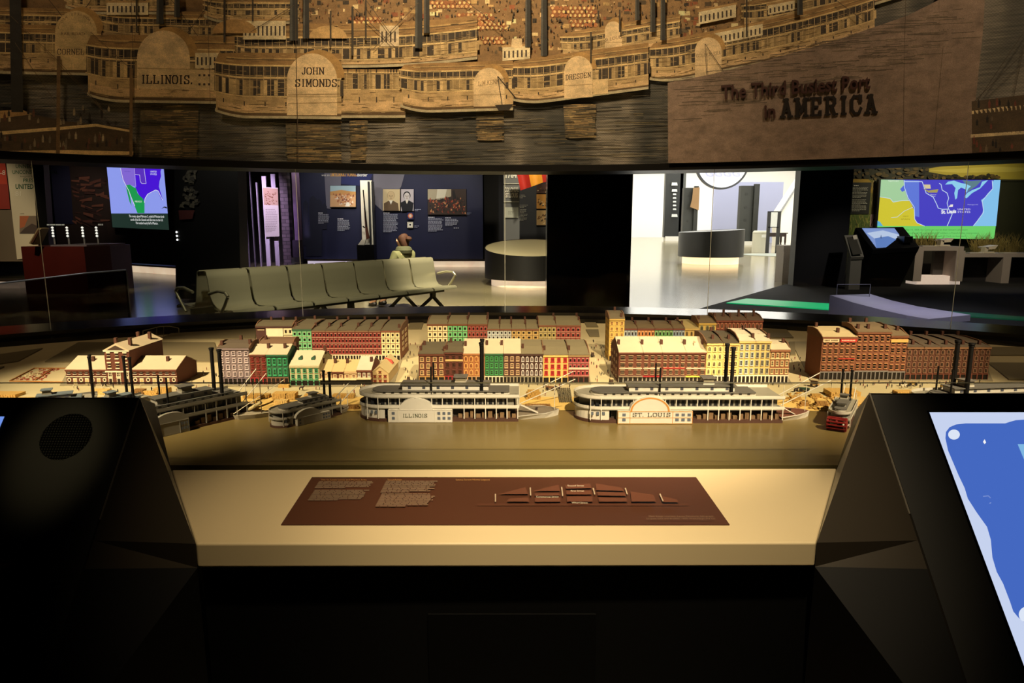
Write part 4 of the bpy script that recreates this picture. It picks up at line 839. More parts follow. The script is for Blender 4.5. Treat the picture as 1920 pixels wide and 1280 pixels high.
fbox(MB(), 972, 290, 1040, 470, 21.5, .1).ob('board', mat('#2a2c36', .6, var=.1, scale=1), wl)
s = Art(front(21.48), .0005)
for y, n_ in ((384, 3), (392, 4), (401, 3), (408, 3)): s.lines(973, y, 990, n_, 2.1, '#a8a8a0', 1)
s.lines(974, 365, 986, 3, 2.6, '#c8c4b8', 1); s.build('print', PRINT, wl)
for lab, x0, y0, x1, y1, c in (('glowing orange harbour picture on the dark grey panel', 1006, 364, 1034, 391, '#e0a04a'), ('pale tawny village picture below the harbour picture', 1006, 394, 1034, 422, '#d9b27a'), ('row of small portrait heads above the harbour picture', 1006, 345, 1034, 362, '#5a3a34')):
    def fp(s, x0=x0, y0=y0, x1=x1, y1=y1, c=c):
        s.rect(x0, y0, x1, y1, c)
        for _ in range(16):
            x, y = rr.uniform(x0, x1-5), rr.uniform(y0+(y1-y0)*.4, y1-1); s.poly([(x, y), (x+rr.uniform(2, 5), y-rr.uniform(1, 6)), (x+4, y)], rr.choice(['#6a3a1a', '#3a2412', '#8a5a2a', '#f0d8a8']), 0)
    framed('wall_picture', lab, 'picture', x0, y0, x1, y1, fp, 21.42)
fl = thing('striped_flag', 'curved red and yellow flag cloth hanging above the round table', 'flag', D(1000, 355, 18.6))
for col, pts in (('#b3261a', [(968, 320), (990, 318), (996, 350), (976, 357)]), ('#d9952a', [(990, 318), (1014, 316), (1018, 342), (996, 350)]), ('#b3261a', [(1014, 316), (1050, 312), (1050, 336), (1018, 342)])):
    n_ = 6; a = []; b = []
    for i in range(n_ + 1):
        k = i/n_; a.append(D(pts[0][0] + (pts[1][0]-pts[0][0])*k, pts[0][1] + (pts[1][1]-pts[0][1])*k, 18.6 + .08*math.sin(k*3))); b.append(D(pts[3][0] + (pts[2][0]-pts[3][0])*k, pts[3][1] + (pts[2][1]-pts[3][1])*k, 18.5 + .12*math.sin(k*4)))
    mb = MB().strip(a, b, 0, False, True).strip([v + Vector((0, .015, 0)) for v in a], [v + Vector((0, .015, 0)) for v in b], 0, False, True); mb.ob('stripe', mat(col, .7, var=.15, scale=3), fl)
MB().tube(D(967, 318, 18.62), D(1052, 311, 18.62), .02).tube(D(1010, 315, 18.62), (D(1010, 315, 18.62).x, 18.62, 4.5), .015).ob('flag_pole', DARK, fl)
# ---------------- round black table
def drum(name, label, cat, c, r, zt, z0, topm, tilt=0.0, led=LED, ty=0.0):
    t = thing(name, label, cat, (c.x, c.y, 0)); n_ = 48
    a = [Vector((c.x + r*math.cos(k), c.y + r*math.sin(k), z0)) for k in [2*math.pi*i/n_ for i in range(n_)]]; b = [Vector((v.x, v.y, zt + tilt*(v.x - c.x) + ty*(v.y - c.y))) for v in a]
    MB().strip(a, b, 0, True, True).add(a, [list(range(n_))[::-1]]).ob('shell', mat('#0c0b0b', .42, var=.1, scale=3), t)
    MB().add([Vector((c.x + (v.x-c.x)*.985, c.y + (v.y-c.y)*.985, v.z - .01)) for v in b], [list(range(n_))]).strip(b, [Vector((c.x + (v.x-c.x)*.985, c.y + (v.y-c.y)*.985, v.z - .01)) for v in b], 1, True).ob('top', [topm, BLACK], t)
    MB().lathe([(r*.86, 0), (r*.86, z0)], (c.x, c.y, 0), n_).ob('lit_base', led, t); return t
cr = D(996, 540, 16.6); drum('round_table', 'big round black table with a pale top and glowing base', 'table', Vector((cr.x, 16.7, 0)), 1.13, .905, .17, mat('#a59c7c', .35, var=.06, scale=2), ty=.15)
# ---------------- steel benches back to back, visitor
STEEL = mat('#8d8870', .34, .55, var=.08, scale=3); DST = mat('#4a483c', .3, .8, var=.1, scale=5)
bA = Vector((D(384, 540, 8.45).x, 8.45, 0)); bB = Vector((D(812, 540, 11.9).x, 11.9, 0)); ang = math.atan2(bB.y - bA.y, bB.x - bA.x); BLn = (bB - bA).length; pit = BLn/7
prof = [(-.02, .90), (.02, .885), (.045, .80), (.075, .62), (.10, .50), (.15, .44), (.24, .42), (.42, .435), (.52, .44), (.56, .42), (.565, .39)]
def seat_shell():
    mb = MB(); w = pit*.47
    top = [Vector((0, -y, z)) for y, z in prof]; th = []
    for i, p_ in enumerate(top):
        d_ = (top[min(i+1, len(top)-1)] - top[max(i-1, 0)]).normalized(); th.append(p_ + Vector((0, d_.z, -d_.y))*-.014)
    for sx in (-w, w): mb.add([p_ + Vector((sx, 0, 0)) for p_ in top + th[::-1]], [list(range(2*len(top)))])
    for L_ in (top, th): mb.strip([p_ + Vector((-w, 0, 0)) for p_ in L_], [p_ + Vector((w, 0, 0)) for p_ in L_], 0, False, True)
    for e in (0, -1): mb.add([top[e] + Vector((-w, 0, 0)), top[e] + Vector((w, 0, 0)), th[e] + Vector((w, 0, 0)), th[e] + Vector((-w, 0, 0))], [(0, 1, 2, 3)])
    return mb.mesh('seat', STEEL)
SEAT = seat_shell()
def bench(label, loc, rz):
    t = thing('steel_bench', label, 'bench', loc, rz, 'steel waiting benches'); L_ = BLn
    for i in range(7): put('seat', SEAT, t, False, loc=((i + .5)*pit, 0, 0))
    MB().box(.05, L_ - .05, -.30, -.22, .32, .39).ob('beam', DST, t, False)
    for x in (.30, L_/2, L_ - .30):
        MB().bar((x, -.26, .33), (x, -.26, .24), .09, .06).ob('leg_post', DST, t, False)
        MB().bar((x, -.26, .26), (x, -.56, .02), .05, .04).bar((x, -.26, .26), (x, .06, .02), .05, .04).box(x-.035, x+.035, -.6, -.52, 0, .03).box(x-.035, x+.035, .02, .1, 0, .03).ob('leg', DST, t, False)
    for x in (-.01, L_ + .01):
        MB().path([(x, -.10, .62), (x, -.30, .665), (x, -.45, .655), (x, -.50, .61), (x, -.42, .50), (x, -.30, .36)], .02).ob('armrest', STEEL, t, False)
    for i in range(1, 7): MB().box(i*pit - .012, i*pit + .012, -.50, -.08, .39, .43).ob('seat_bracket', DST, t, False)
    return t
nv = Vector((-math.sin(ang), math.cos(ang), 0))
bench('row of seven silver metal seats facing the model, nearer of the back-to-back benches', bA, ang)
bench('silver metal bench behind the nearer one, with the seated visitor', bB + nv*.16, ang + math.pi)
# seated visitor on the far bench, seen from behind
pp = bB + nv*.16 - (bB - bA).normalized()*pit*.5; vis = thing('person', 'seated visitor with brown tied hair and olive hooded coat on the far bench', 'person', pp, ang)
SKIN = mat('#b98a6a', .55, var=.08, scale=8); COAT = mat('#5b5a38', .8, var=.15, scale=7, bump=.3); HAIR = mat('#3a2114', .75, var=.55, scale=60, stretch=(1.6, 1.6, .25), bump=1.0, spec=.25); JEAN = mat('#22242c', .8, var=.2, scale=9)
V = [(0, .28, .50), (0, .26, .72), (0, .24, .93), (0, .25, 1.04), (0, .27, 1.13), (0, .29, 1.22),
     (.19, .24, .95), (.25, .30, .70), (.16, .52, .66), (.06, .62, .68), (-.19, .24, .95), (-.25, .30, .70), (-.16, .52, .66), (-.05, .62, .70),
     (.11, .50, .50), (.12, .82, .50), (.12, .86, .10), (.12, .98, .05), (-.11, .50, .50), (-.12, .82, .50), (-.12, .86, .10), (-.12, .98, .05)]
E = [(0, 1), (1, 2), (2, 3), (3, 4), (4, 5), (2, 6), (6, 7), (7, 8), (8, 9), (2, 10), (10, 11), (11, 12), (12, 13), (0, 14), (14, 15), (15, 16), (16, 17), (0, 18), (18, 19), (19, 20), (20, 21)]
R_ = [(.16, .13), (.15, .12), (.14, .11), .055, .09, .095, .06, .055, .042, .035, .06, .055, .042, .035, .085, .06, .045, .04, .085, .06, .045, .04]
put('body', skin_mesh('body', V, E, R_, SKIN, 2), vis, False)
cv = [(0, .28, .47), (0, .26, .70), (0, .235, .92), (0, .245, 1.0), (.19, .24, .955), (.26, .30, .70), (.17, .50, .66), (-.19, .24, .955), (-.26, .30, .70), (-.17, .50, .66)]
put('coat', skin_mesh('coat', cv, [(0, 1), (1, 2), (2, 3), (2, 4), (4, 5), (5, 6), (2, 7), (7, 8), (8, 9)], [(.20, .16), (.19, .15), (.17, .13), (.09, .08), .085, .08, .065, .085, .08, .065], COAT, 2), vis, False)
MB().lathe([(.085, -.10), (.135, -.07), (.15, -.02), (.125, .03), (.095, .05), (.07, .03)], (0, .225, 1.04), 20).ob('hood', mat('#3a3a22', .85, var=.2, scale=8, bump=.3), vis, False)
put('trousers', skin_mesh('trousers', [(0, .3, .5), (.11, .50, .50), (.12, .82, .5), (.12, .86, .14), (-.11, .50, .50), (-.12, .82, .5), (-.12, .86, .14)], [(0, 1), (1, 2), (2, 3), (0, 4), (4, 5), (5, 6)], [.15, .10, .075, .06, .10, .075, .06], JEAN, 1), vis, False)
hm_ = skin_mesh('hair', [(0, .27, 1.27), (0, .24, 1.24), (0, .215, 1.17), (0, .20, 1.09), (.01, .19, 1.03)], [(0, 1), (1, 2), (2, 3), (3, 4)], [(.085, .085), (.108, .10), (.105, .09), (.08, .07), (.05, .04)], HAIR, 2)
hb = put('hair', hm_, vis, False); MB().lathe([(.008, -.05), (.045, -.032), (.058, -.005), (.05, .025), (.008, .045)], (.02, .125, 1.215), 14).ob('hair_bun', HAIR, hb, False)
for sx in (-1, 1): put('shoe', skin_mesh('shoe', [(sx*.12, .84, .09), (sx*.12, .87, .045), (sx*.12, 1.0, .04)], [(0, 1), (1, 2)], [(.055, .055), (.055, .05), (.05, .038)], mat('#17130f', .6), 1), vis, False)
MB().lathe([(.004, -.012), (.016, 0), (.004, .03)], (0, .39, 1.175), 8).ob('nose', SKIN, vis, False)
for sx in (-1, 1): MB().lathe([(.002, -.03), (.014, 0), (.002, .03)], (sx*.098, .29, 1.175), 8).ob('ear', SKIN, vis, False); MB().lathe([(.002, -.008), (.012, 0), (.002, .008)], (sx*.035, .375, 1.21), 8).ob('eye', mat('#1a120c', .3), vis, False)
# ================================================================== LOBBY
drum('curved_desk', 'curved black reception desk with a warm glowing base in the bright lobby', 'desk', Vector((D(1331, 495, 25.6).x, 25.6, 0)), 1.18, D(1331, 433, 24.4).z, .26, BLACK, .05, mat('#ffd2a0', .5, emit=1.6, var=.1, scale=3))
lv = thing('lavender_wall', 'pale lavender panel wall at the back of the bright lobby', 'wall panel', D(1400, 456, 52)); fbox(MB(), 1341, 341, 1462, 456, 52, .3, z0=0).ob('panel', mat('#a9aed0', .6, var=.05, scale=.3), lv)
DKP = mat('#2e302c', .5, var=.15, scale=.6)
def slab_post(label, x0, y0, x1, Y, dx=8, base=True):
    t = thing('dark_pylon', label, 'pylon', D((x0+x1)/2, 450, Y).xy.to_3d()); a, b = D(x0, y0, Y), D(x1, y0, Y)
    MB().box(a.x, b.x, Y, Y + .5, .25, a.z).ob('slab', DKP, t); MB().box(b.x - (b.x-a.x)*.28, b.x + .02, Y - .25, Y, .25, a.z + .1).ob('edge_fin', mat('#20221f', .4, var=.1), t)
    MB().box(a.x - .05, b.x + .05, Y - .3, Y + .6, 0, .25).ob('base', mat('#d8d4c8', .5), t)
    for k in range(3): MB().tube((a.x + (b.x-a.x)*.33, Y - .02, a.z*(.42 + .22*k)), (a.x + (b.x-a.x)*.33, Y + .01, a.z*(.42 + .22*k)), (b.x-a.x)*.09, n=14).ob('port', mat('#1c1e1b', .4), t)
    return t
slab_post('dark grey pylon just right of the curved desk, on the lavender wall', 1390, 348, 1422, 47)
t = slab_post('dark grey pylon with a torn tan sheet left of the lavender wall', 1283, 352, 1308, 47)
MB().prism([D(1300, 352, 46.6), D(1312, 351, 46.6), D(1310, 394, 46.6), D(1294, 388, 46.6), D(1298, 372, 46.6)], (0, .03, 0)).ob('tan_sheet', mat('#9a7a55', .8, var=.25, scale=1), t)
pl = thing('crystal_column', 'tall black column with a string of glass blocks in the lobby', 'column', D(1267, 444, 58).xy.to_3d())
fbox(MB(), 1250, 300, 1277, 443, 58, .6, z0=.3).ob('shaft', mat('#1e201e', .4, var=.2, scale=.6), pl); fbox(MB(), 1277.5, 300, 1282, 440, 58, .3, z0=.3).ob('side_strip', mat('#4a4c48', .4), pl); fbox(MB(), 1248, 443, 1273, 447, 57.8, .8, z0=0).ob('base', mat('#d9d6cc', .5), pl)
for y, w in ((345, 11), (357, 10), (364, 6), (371, 6), (378, 6), (385, 6), (392, 6), (404, 11)):
    c = D(1265, y, 57.7); u = w/1280*58; MB().prism([c + Vector((-u*.5, 0, -u*.22)), c + Vector((u*.5, 0, -u*.22)), c + Vector((u*.4, 0, u*.25)), c + Vector((-u*.45, 0, u*.25))], (0, .1, 0)).ob('glass_block', mat('#cfd2cf', .2, var=.3, scale=4), pl)
rs = thing('round_sign', 'big round white hanging sign with a dark rim and faint letters in the lobby', 'sign', D(1355, 352, 30))
cs = D(1355, 303, 30); rs_r = 50/1280*29.6
n_ = 48; cp = [cs + Vector((rs_r*math.cos(2*math.pi*i/n_), 0, rs_r*math.sin(2*math.pi*i/n_))) for i in range(n_)]; ip = [cs + (v - cs)*.93 for v in cp]
MB().strip(cp, ip, 0, True).strip([v + Vector((0, .2, 0)) for v in cp], cp, 0, True).ob('rim', mat('#34363c', .4), rs); MB().add([v + Vector((0, .03, 0)) for v in ip], [list(range(n_))]).ob('face', mat('#f4f4fa', .4, emit=.6, var=.02), rs)
s = Art(front(29.98), .002); s.text('GGGG', 1322, 331, 13, '#b4b8da', 66, bold=.03); s.build('lettering', PRINT, rs)
MB().tube(cs + Vector((0, .1, rs_r)), (cs.x, 30.1, 9), .02).ob('hanger', DKP, rs)
bn = thing('waste_bin', 'round off-white bin with a domed top next to the dark wooden table', 'bin', G(1424, 473).xy.to_3d())
c = bn.location; rb = 14/1280*c.y; hb_ = D(1424, 433, c.y).z
MB().lathe([(rb, 0), (rb, hb_*.93), (rb*.93, hb_*.99), (rb*.8, hb_*1.02)], c, 24).ob('drum', mat('#c9c6b4', .5, var=.06), bn); MB().lathe([(rb*1.02, hb_*.90), (rb*1.02, hb_*.93)], c, 24).ob('rim', mat('#a8a594', .5), bn); MB().box(c.x - rb*.2, c.x + rb*.5, c.y - rb*1.03, c.y - rb*.9, hb_*.70, hb_*.84).ob('label_card', mat('#f0efe8', .5), bn)
b2 = copy_tree(bn); b2.location = c + Vector((D(1486, 440, c.y).x - c.x, .4, 0)); b2['label'] = 'second off-white bin, right of the dark wooden table'
tt = thing('wooden_table', 'small dark wooden table on turned legs by the off-white bin', 'table', G(1453, 473).xy.to_3d()); c = tt.location
xa, xb = D(1434, 440, c.y).x, D(1473, 440, c.y).x; zt = D(1450, 436, c.y).z; WD = mat('#2a1510', .35, var=.3, scale=4)
MB().box(xa, xb, c.y - .3, c.y + .4, zt - .05, zt).ob('tabletop', WD, tt); MB().box(xa + .06, xb - .06, c.y - .26, c.y + .36, zt - .2, zt - .05).ob('apron', WD, tt)
for x in (xa + .1, xb - .1):
    for y in (c.y - .24, c.y + .32): MB().lathe([(.03, 0), (.05, .05), (.03, .12), (.035, .3), (.06, .38), (.035, .45), (.055, .55), (.05, zt - .05)], (x, y, 0), 10).ob('leg', WD, tt)
es = thing('easel_sign', 'upright black framed sign on a thin stand at the wooden table', 'sign', G(1449, 474).xy.to_3d()); c = es.location; Y = c.y - .5
fbox(MB(), 1441, 397, 1459, 426, Y, .04).ob('board', mat('#d0d2ce', .4), es)
mb = MB(); fbox(mb, 1440, 396, 1460, 397.5, Y - .01, .06); fbox(mb, 1440, 425, 1460, 426.5, Y - .01, .06); fbox(mb, 1440, 396, 1441.3, 474, Y - .01, .06, z0=0); fbox(mb, 1458.7, 396, 1460, 474, Y - .01, .06, z0=0); mb.ob('frame', mat('#1b1b1c', .4), es)
rg = G(1455, 478).xy.to_3d(); tag(MB().lathe([(1.5, .001), (1.5, .02)], (rg.x, rg.y, 0), 32).ob('round_mat', mat('#8f948a', .8, var=.1, scale=1)), 'round grey floor mat under the dark wooden table', 'mat')
st = thing('staircase', 'sloping white stair side rising to the right at the lobby edge', 'stairs', D(1480, 450, 44).xy.to_3d())
MB().prism([D(1464, 452, 44), D(1463, 402, 44), D(1530, 300, 44), D(1560, 300, 44), D(1560, 452, 44), Vector((D(1560, 452, 44).x, 44, 0)), Vector((D(1464, 452, 44).x, 44, 0))], (0, 1.5, 0)).ob('stringer', mat('#e9e4d6', .5, var=.03), st)
MB().prism([D(1464, 400, 43.9), D(1463, 396, 43.9), D(1524, 300, 43.9), D(1528, 300, 43.9)], (0, .1, 0)).ob('handrail', mat('#8e8f90', .4), st)
fr = thing('white_frame_desk', 'narrow pale frame desk end cut off by the dark partition', 'desk', G(1480, 525).xy.to_3d()); Y = 17.2
mb = MB(); fbox(mb, 1470, 460, 1530, 471, Y, .5); mb.ob('top', mat('#b9aca2', .5), fr); fbox(MB(), 1470, 471, 1480, 527, Y, .5, z0=0).ob('leg', mat('#b9aca2', .5), fr); MB().box(D(1480, 470, Y).x, D(1530, 470, Y).x, Y + .4, Y + .5, 0, .25).ob('lit_base', mat('#e8e6df', .5), fr)
# ================================================================== RIGHT-HAND GALLERY
gw = thing('prairie_wall', 'wall print of yellow prairie and dark trees framing the big map screen', 'wall panel', D(1760, 520, 19.2))
fbox(MB(), 1588, 270, 2100, 470, 19.2, .15, z0=0).ob('board', mat('#2b2c16', .7, var=.3, scale=1), gw)
s = Art(front(19.17), .0005)
s.poly([(1588, 312), (2100, 290), (2100, 340), (1588, 340)], '#2f2c18').poly([(1735, 317), (1800, 306), (2100, 290), (2100, 338), (1860, 336), (1790, 331), (1740, 322)], '#b5a23e').poly([(1740, 320), (1860, 312), (1980, 316), (1900, 322), (1800, 324)], '#cdbb56')
for _ in range(120):
    x = rr.uniform(1590, 1870); y = rr.uniform(314, 336) if x < 1740 else rr.uniform(328, 338); s.disc(x, y, rr.uniform(2, 7), rr.uniform(2, 4), rr.choice(['#1d1b10', '#3a3018', '#52421f', '#2a2814', '#6a5428']), 7, dl=1)
s.poly([(1590, 336), (1630, 336), (1644, 344), (1645, 440), (1588, 445)], '#6d6a2c').poly([(1592, 336), (1626, 336), (1640, 350), (1640, 366), (1596, 344)], '#b08c2e').poly([(1588, 402), (1634, 402), (1632, 446), (1586, 448)], '#5a6a28')
for _ in range(70):
    x, y = rr.uniform(1588, 1630), rr.uniform(406, 446); s.line([(x, y), (x+rr.uniform(-3, 3), y-rr.uniform(5, 12))], .8, rr.choice(['#8a9a3a', '#a89a4a', '#3a4a1a', '#b0a858']), 0)
for _ in range(160):
    x, y = rr.uniform(1632, 1640), rr.uniform(345, 440); s.line([(x, y), (x+rr.uniform(-2, 2), y-rr.uniform(6, 14))], .8, rr.choice(['#8a7a3a', '#a8925a']), 0)
s.poly([(1630, 402), (1642, 400), (1640, 428), (1628, 424)], '#c9aaa0').line([(1640, 402), (1630, 424)], 1.5, '#4a2a2a'); s.build('print', PRINT, gw)
tbk = thing('text_board', 'black text board with white paragraphs left of the big map screen', 'text board', D(1612, 400, 19.1))
quadboard([(1597, 342), (1634, 342), (1629, 401), (1592, 401)], 19.08, .06).ob('board', mat('#16150f', .6, var=.1), tbk)
s = Art(front(19.06), .0005); s.lines(1601, 347, 1620, 1, 3, '#e8e6da', 1.8)
for y, n_ in ((351, 4), (360.5, 5), (374, 5), (385.5, 5)): s.lines(1599 - (y-350)*.06, y, 1628 - (y-350)*.06, n_, 2.3, '#b5b2a4', 1)
s.build('print', PRINT, tbk)
ls = thing('big_map_screen', 'large lit screen with a violet and yellow map over a green caption', 'screen', D(1755, 448, 18.95))
quadboard([(1648, 336), (1877, 336), (1864, 449), (1640, 449)], 18.95, .1).ob('case', BLACK, ls)
s = Art(front(18.94), .0005); MP = lambda x, y: (1560 + x/5.333, 300 + y/5.333)
def mp(pts, c, dl=1): s.poly([MP(*p_) for p_ in pts], c, dl)
mp([(490, 195), (1685, 198), (1620, 790), (452, 780)], '#4740c4')
mp([(490, 195), (715, 198), (720, 250), (735, 320), (760, 390), (770, 410), (610, 420), (580, 385), (478, 368)], '#a5cf9f'); mp([(478, 368), (580, 382), (610, 420), (700, 405), (770, 402), (800, 450), (820, 500), (825, 590), (850, 625), (920, 660), (455, 660)], '#d2c532')
mp([(718, 198), (870, 205), (872, 570), (830, 560), (820, 480), (790, 420), (750, 350), (722, 280)], '#5f78dc')
mp([(1620, 198), (1685, 198), (1640, 660), (1410, 660), (1450, 610), (1500, 550), (1510, 500), (1505, 440), (1490, 400), (1530, 370), (1560, 330), (1610, 280), (1600, 230)], '#85c3f0')
mp([(1130, 245), (1160, 215), (1220, 205), (1290, 230), (1350, 240), (1388, 262), (1360, 290), (1345, 330), (1330, 290), (1290, 275), (1260, 300), (1250, 380), (1232, 395), (1222, 330), (1235, 280), (1200, 240)], '#8fd0f0')
mp([(1390, 210), (1500, 200), (1440, 262), (1380, 300), (1352, 330), (1362, 285), (1390, 262), (1330, 235), (1300, 200)], '#5d7f8c'); mp([(1320, 370), (1350, 330), (1400, 300), (1480, 270), (1500, 215), (1560, 200), (1480, 285), (1400, 330), (1345, 382)], '#8fd0f0')
mp([(455, 605), (480, 618), (510, 660), (452, 660)], '#5fb0d8'); mp([(452, 660), (1636, 660), (1620, 790), (448, 780)], '#6fd068'); mp([(680, 290), (720, 250), (735, 300), (700, 318)], '#5068d8')
for pl_, w in (([(718, 215), (900, 215), (940, 330), (1010, 370), (1045, 440), (1060, 480), (1100, 492), (1165, 490)], 1.3), ([(1070, 232), (1090, 245), (1100, 300), (1150, 330), (1165, 380), (1150, 430), (1165, 490), (1200, 540), (1180, 590), (1150, 660)], 1.3), ([(720, 200), (722, 270), (760, 380), (820, 470), (825, 590), (850, 628), (925, 660)], 1.2), ([(1600, 205), (1605, 285), (1540, 360), (1500, 410), (1515, 520), (1450, 610), (1410, 660)], 1.2), ([(478, 368), (580, 384), (610, 420), (700, 404), (770, 403)], 1.0), ([(590, 575), (650, 570), (720, 510), (810, 470)], .7)): s.line([MP(*p_) for p_ in pl_], w, '#c8dcf4')
mp([(905, 280), (960, 305), (1062, 290), (1050, 325), (960, 325)], '#a89a5a'); mp([(915, 245), (980, 245), (985, 285), (930, 285)], '#d9c79a'); mp([(1165, 470), (1172, 455), (1180, 455), (1180, 445), (1208, 443), (1205, 468)], '#f4ece4')
s.text('St. Louis', *MP(1090, 535), 6.5, '#ffffff', 28, -.05, .04).text('UNITED', *MP(1252, 500), 3.2, '#e8e4ff', 24).text('STATES', *MP(1252, 528), 3.2, '#e8e4ff', 24).text('Washington DC', *MP(1350, 450), 2, '#c8c8f0', 20).text('NEW', *MP(705, 568), 2.4, '#8a7e1c', 11).text('SPAIN', *MP(685, 597), 2.4, '#8a7e1c', 17).text('Rupert\'s Land', *MP(560, 214), 2.6, '#eef4ea', 19).text('Missouri', *MP(980, 350), 2, '#d8d8ff', 11).text('River', *MP(990, 367), 2, '#d8d8ff', 8)
CG = '#3f8a42'
s.text('On May 14, 1804, the Corps set out on their western adventure', *MP(690, 704), 3.2, CG, 124).text('numbered over 45, and included 27 soldiers, a French-Indian interpreter,', *MP(700, 737), 3.2, CG, 142).text('a slave and personal servant of Clark on business', *MP(790, 768), 3.2, CG, 100)
s.build('picture', SCREEN, ls)
# tablet kiosk
tk = thing('tablet_kiosk', 'black angled kiosk with a pale blue tablet screen in front of the big map', 'kiosk', D(1660, 530, 15.6))
Yk = 15.6; a = [D(1600, 437, Yk + .55), D(1692, 425, Yk + .75), D(1724, 463, Yk), D(1637, 468, Yk)]; a[1] = D(1693, 425, Yk + .7); a[0] = D(1604, 427, Yk + .7)
MB().prism(a, (0, .05, -.10)).ob('head', mat('#17171a', .35, var=.1), tk)
b = [Vector((v.x, v.y + .06, v.z - .1)) for v in a]; bt_ = [Vector((v.x*(.985), Yk + .35 + (v.y - Yk)*.6, 0)) for v in b]
mb = MB(); mb.add(b + bt_, [(0, 1, 2, 3), (7, 6, 5, 4), (0, 4, 5, 1), (1, 5, 6, 2), (2, 6, 7, 3), (3, 7, 4, 0)]); mb.ob('body', BLACK, tk)
tn = (a[1] - a[0]).cross(a[3] - a[0]); TMp = plane_map(a[3], tn); s = Art(lambda x, y, l: TMp(x, y, l + .004), .001)
s.poly([(1616, 428), (1677, 428), (1702, 462), (1643, 465)], '#7f96cf').poly([(1625, 437), (1655, 432), (1685, 440), (1690, 452), (1650, 455)], '#b9c9e6').poly([(1640, 447), (1665, 443), (1695, 455), (1702, 462), (1643, 465)], '#5f7fc0').poly([(1650, 447), (1652, 440), (1653, 447), (1657, 448)], '#4a5f90'); s.build('screen', SCREEN, tk)
MB().box(*sorted((D(1698, 448, Yk).x, D(1714, 448, Yk).x)), Yk + .05, Yk + .35, D(1705, 455, Yk).z, D(1705, 443, Yk).z).ob('speaker_box', BLACK, tk)
tl = thing('leaflet_stand', 'pale narrow leaflet stand with a sloping tray left of the tablet kiosk', 'stand', D(1602, 530, 15.2)); Yl = 15.2; GRY = mat('#77736a', .5, var=.06)
MB().prism([D(1583, 441, Yl + .5), D(1607, 440, Yl + .5), D(1620, 481, Yl), D(1596, 482, Yl)], (0, .03, -.06)).ob('tray', GRY, tl)
MB().prism([D(1588, 446, Yl + .44), D(1604, 445, Yl + .44), D(1616, 476, Yl - .02), D(1599, 478, Yl - .02)], (0, 0, .015)).ob('tray_floor', mat('#3a372f', .7), tl)
MB().box(D(1598, 480, Yl).x, D(1619, 480, Yl).x, Yl + .05, Yl + .22, 0, D(1610, 482, Yl).z).ob('post', GRY, tl)
MB().prism([D(1599, 442, Yl + .4), D(1606, 440, Yl + .4), D(1608, 448, Yl + .36), D(1601, 449, Yl + .36)], (0, .02, 0)).ob('leaflet', mat('#d8cdb8', .6), tl)
# pale frame desks
PD = mat('#b3a79c', .5, var=.05, scale=2)
d1 = thing('frame_desk', 'taller pale frame desk with an open leg space by the tablet kiosk', 'desk', D(1765, 527, 16.4)); Yd = 16.4
fbox(MB(), 1722, 462, 1807, 470, Yd, .7).ob('top', PD, d1); fbox(MB(), 1717, 470, 1727, 522, Yd, .7, z0=.1).ob('leg', PD, d1); fbox(MB(), 1794, 470, 1805, 518, Yd, .7, z0=.1).ob('leg', PD, d1); fbox(MB(), 1753, 470, 1796, 518, Yd + .45, .1, z0=.1).ob('side_panel', mat('#4a4742', .5), d1); fbox(MB(), 1717, 517, 1800, 528, Yd + .15, .4, z0=0).ob('lit_base', mat('#f0d8c4', .5, emit=.5, var=.1), d1)
d2 = thing('frame_desk', 'lower long pale frame desk running off at the right edge', 'desk', D(1880, 527, 16.9)); Yd = 16.9
fbox(MB(), 1806, 475, 2050, 482, Yd, .7).ob('top', PD, d2); fbox(MB(), 1882, 482, 1893, 514, Yd, .7, z0=.0).ob('leg', PD, d2); fbox(MB(), 1806, 482, 2050, 516, Yd + .55, .1, z0=0).ob('back_panel', mat('#2c2a2c', .5), d2); fbox(MB(), 2038, 482, 2050, 514, Yd, .7, z0=0).ob('leg', PD, d2)
for lab, x, y, Y in (('pale open book model on a bent stand, on the taller desk', 1775, 461.5, 16.41), ('pale open book model on a bent stand, on the lower desk', 1858, 474.5, 16.91)):
    t = thing('book_stand', lab, 'book stand', D(x, y, Y), 0, 'open book stands'); IV = mat('#e9dcc0', .5, var=.05)
    MB().prism([D(x-14, y, Y), D(x+8, y, Y), D(x+6, y-3, Y), D(x-12, y-2, Y)], (0, .2, 0)).ob('foot', IV, t); MB().prism([D(x-12, y-2, Y), D(x-6, y-3, Y), D(x-4, y-10, Y), D(x-10, y-12, Y)], (0, .15, 0)).ob('arm', IV, t)
    MB().prism([D(x-10, y-11, Y), D(x+14, y-15, Y), D(x+8, y-8, Y), D(x-4, y-7, Y)], (0, .3, 0)).ob('page', IV, t)
for lab, x, y, Y in (('flat booklet lying on the taller pale desk', 1738, 461.5, 16.52), ('flat booklet lying on the lower pale desk', 1825, 474.5, 17.02), ('second flat booklet at the far end of the lower desk', 1888, 474.5, 17.02)):
    c = D(x, y, Y); c.z = D(1722, 462, 16.4).z + .002 if x < 1800 else D(1806, 475, 16.9).z + .002; tag(MB().prism([c + Vector((-.16, -.1, .0)), c + Vector((.18, -.1, .0)), c + Vector((.15, .12, .0)), c + Vector((-.13, .12, .0))], (0, 0, .015)).ob('booklet', mat('#c9c0ac', .6)), lab, 'booklet')
for lab, x0, x1, y, Y in (('low dark planter trough behind the taller pale desk', 1722, 1790, 464, 17.65), ('long dark planter trough behind the lower pale desk', 1812, 2050, 478, 18.0)):
    tag(fbox(MB(), x0, y, x1, 520, Y, .5, z0=0).ob('planter', mat('#241f14', .8, var=.3)), lab, 'planter')
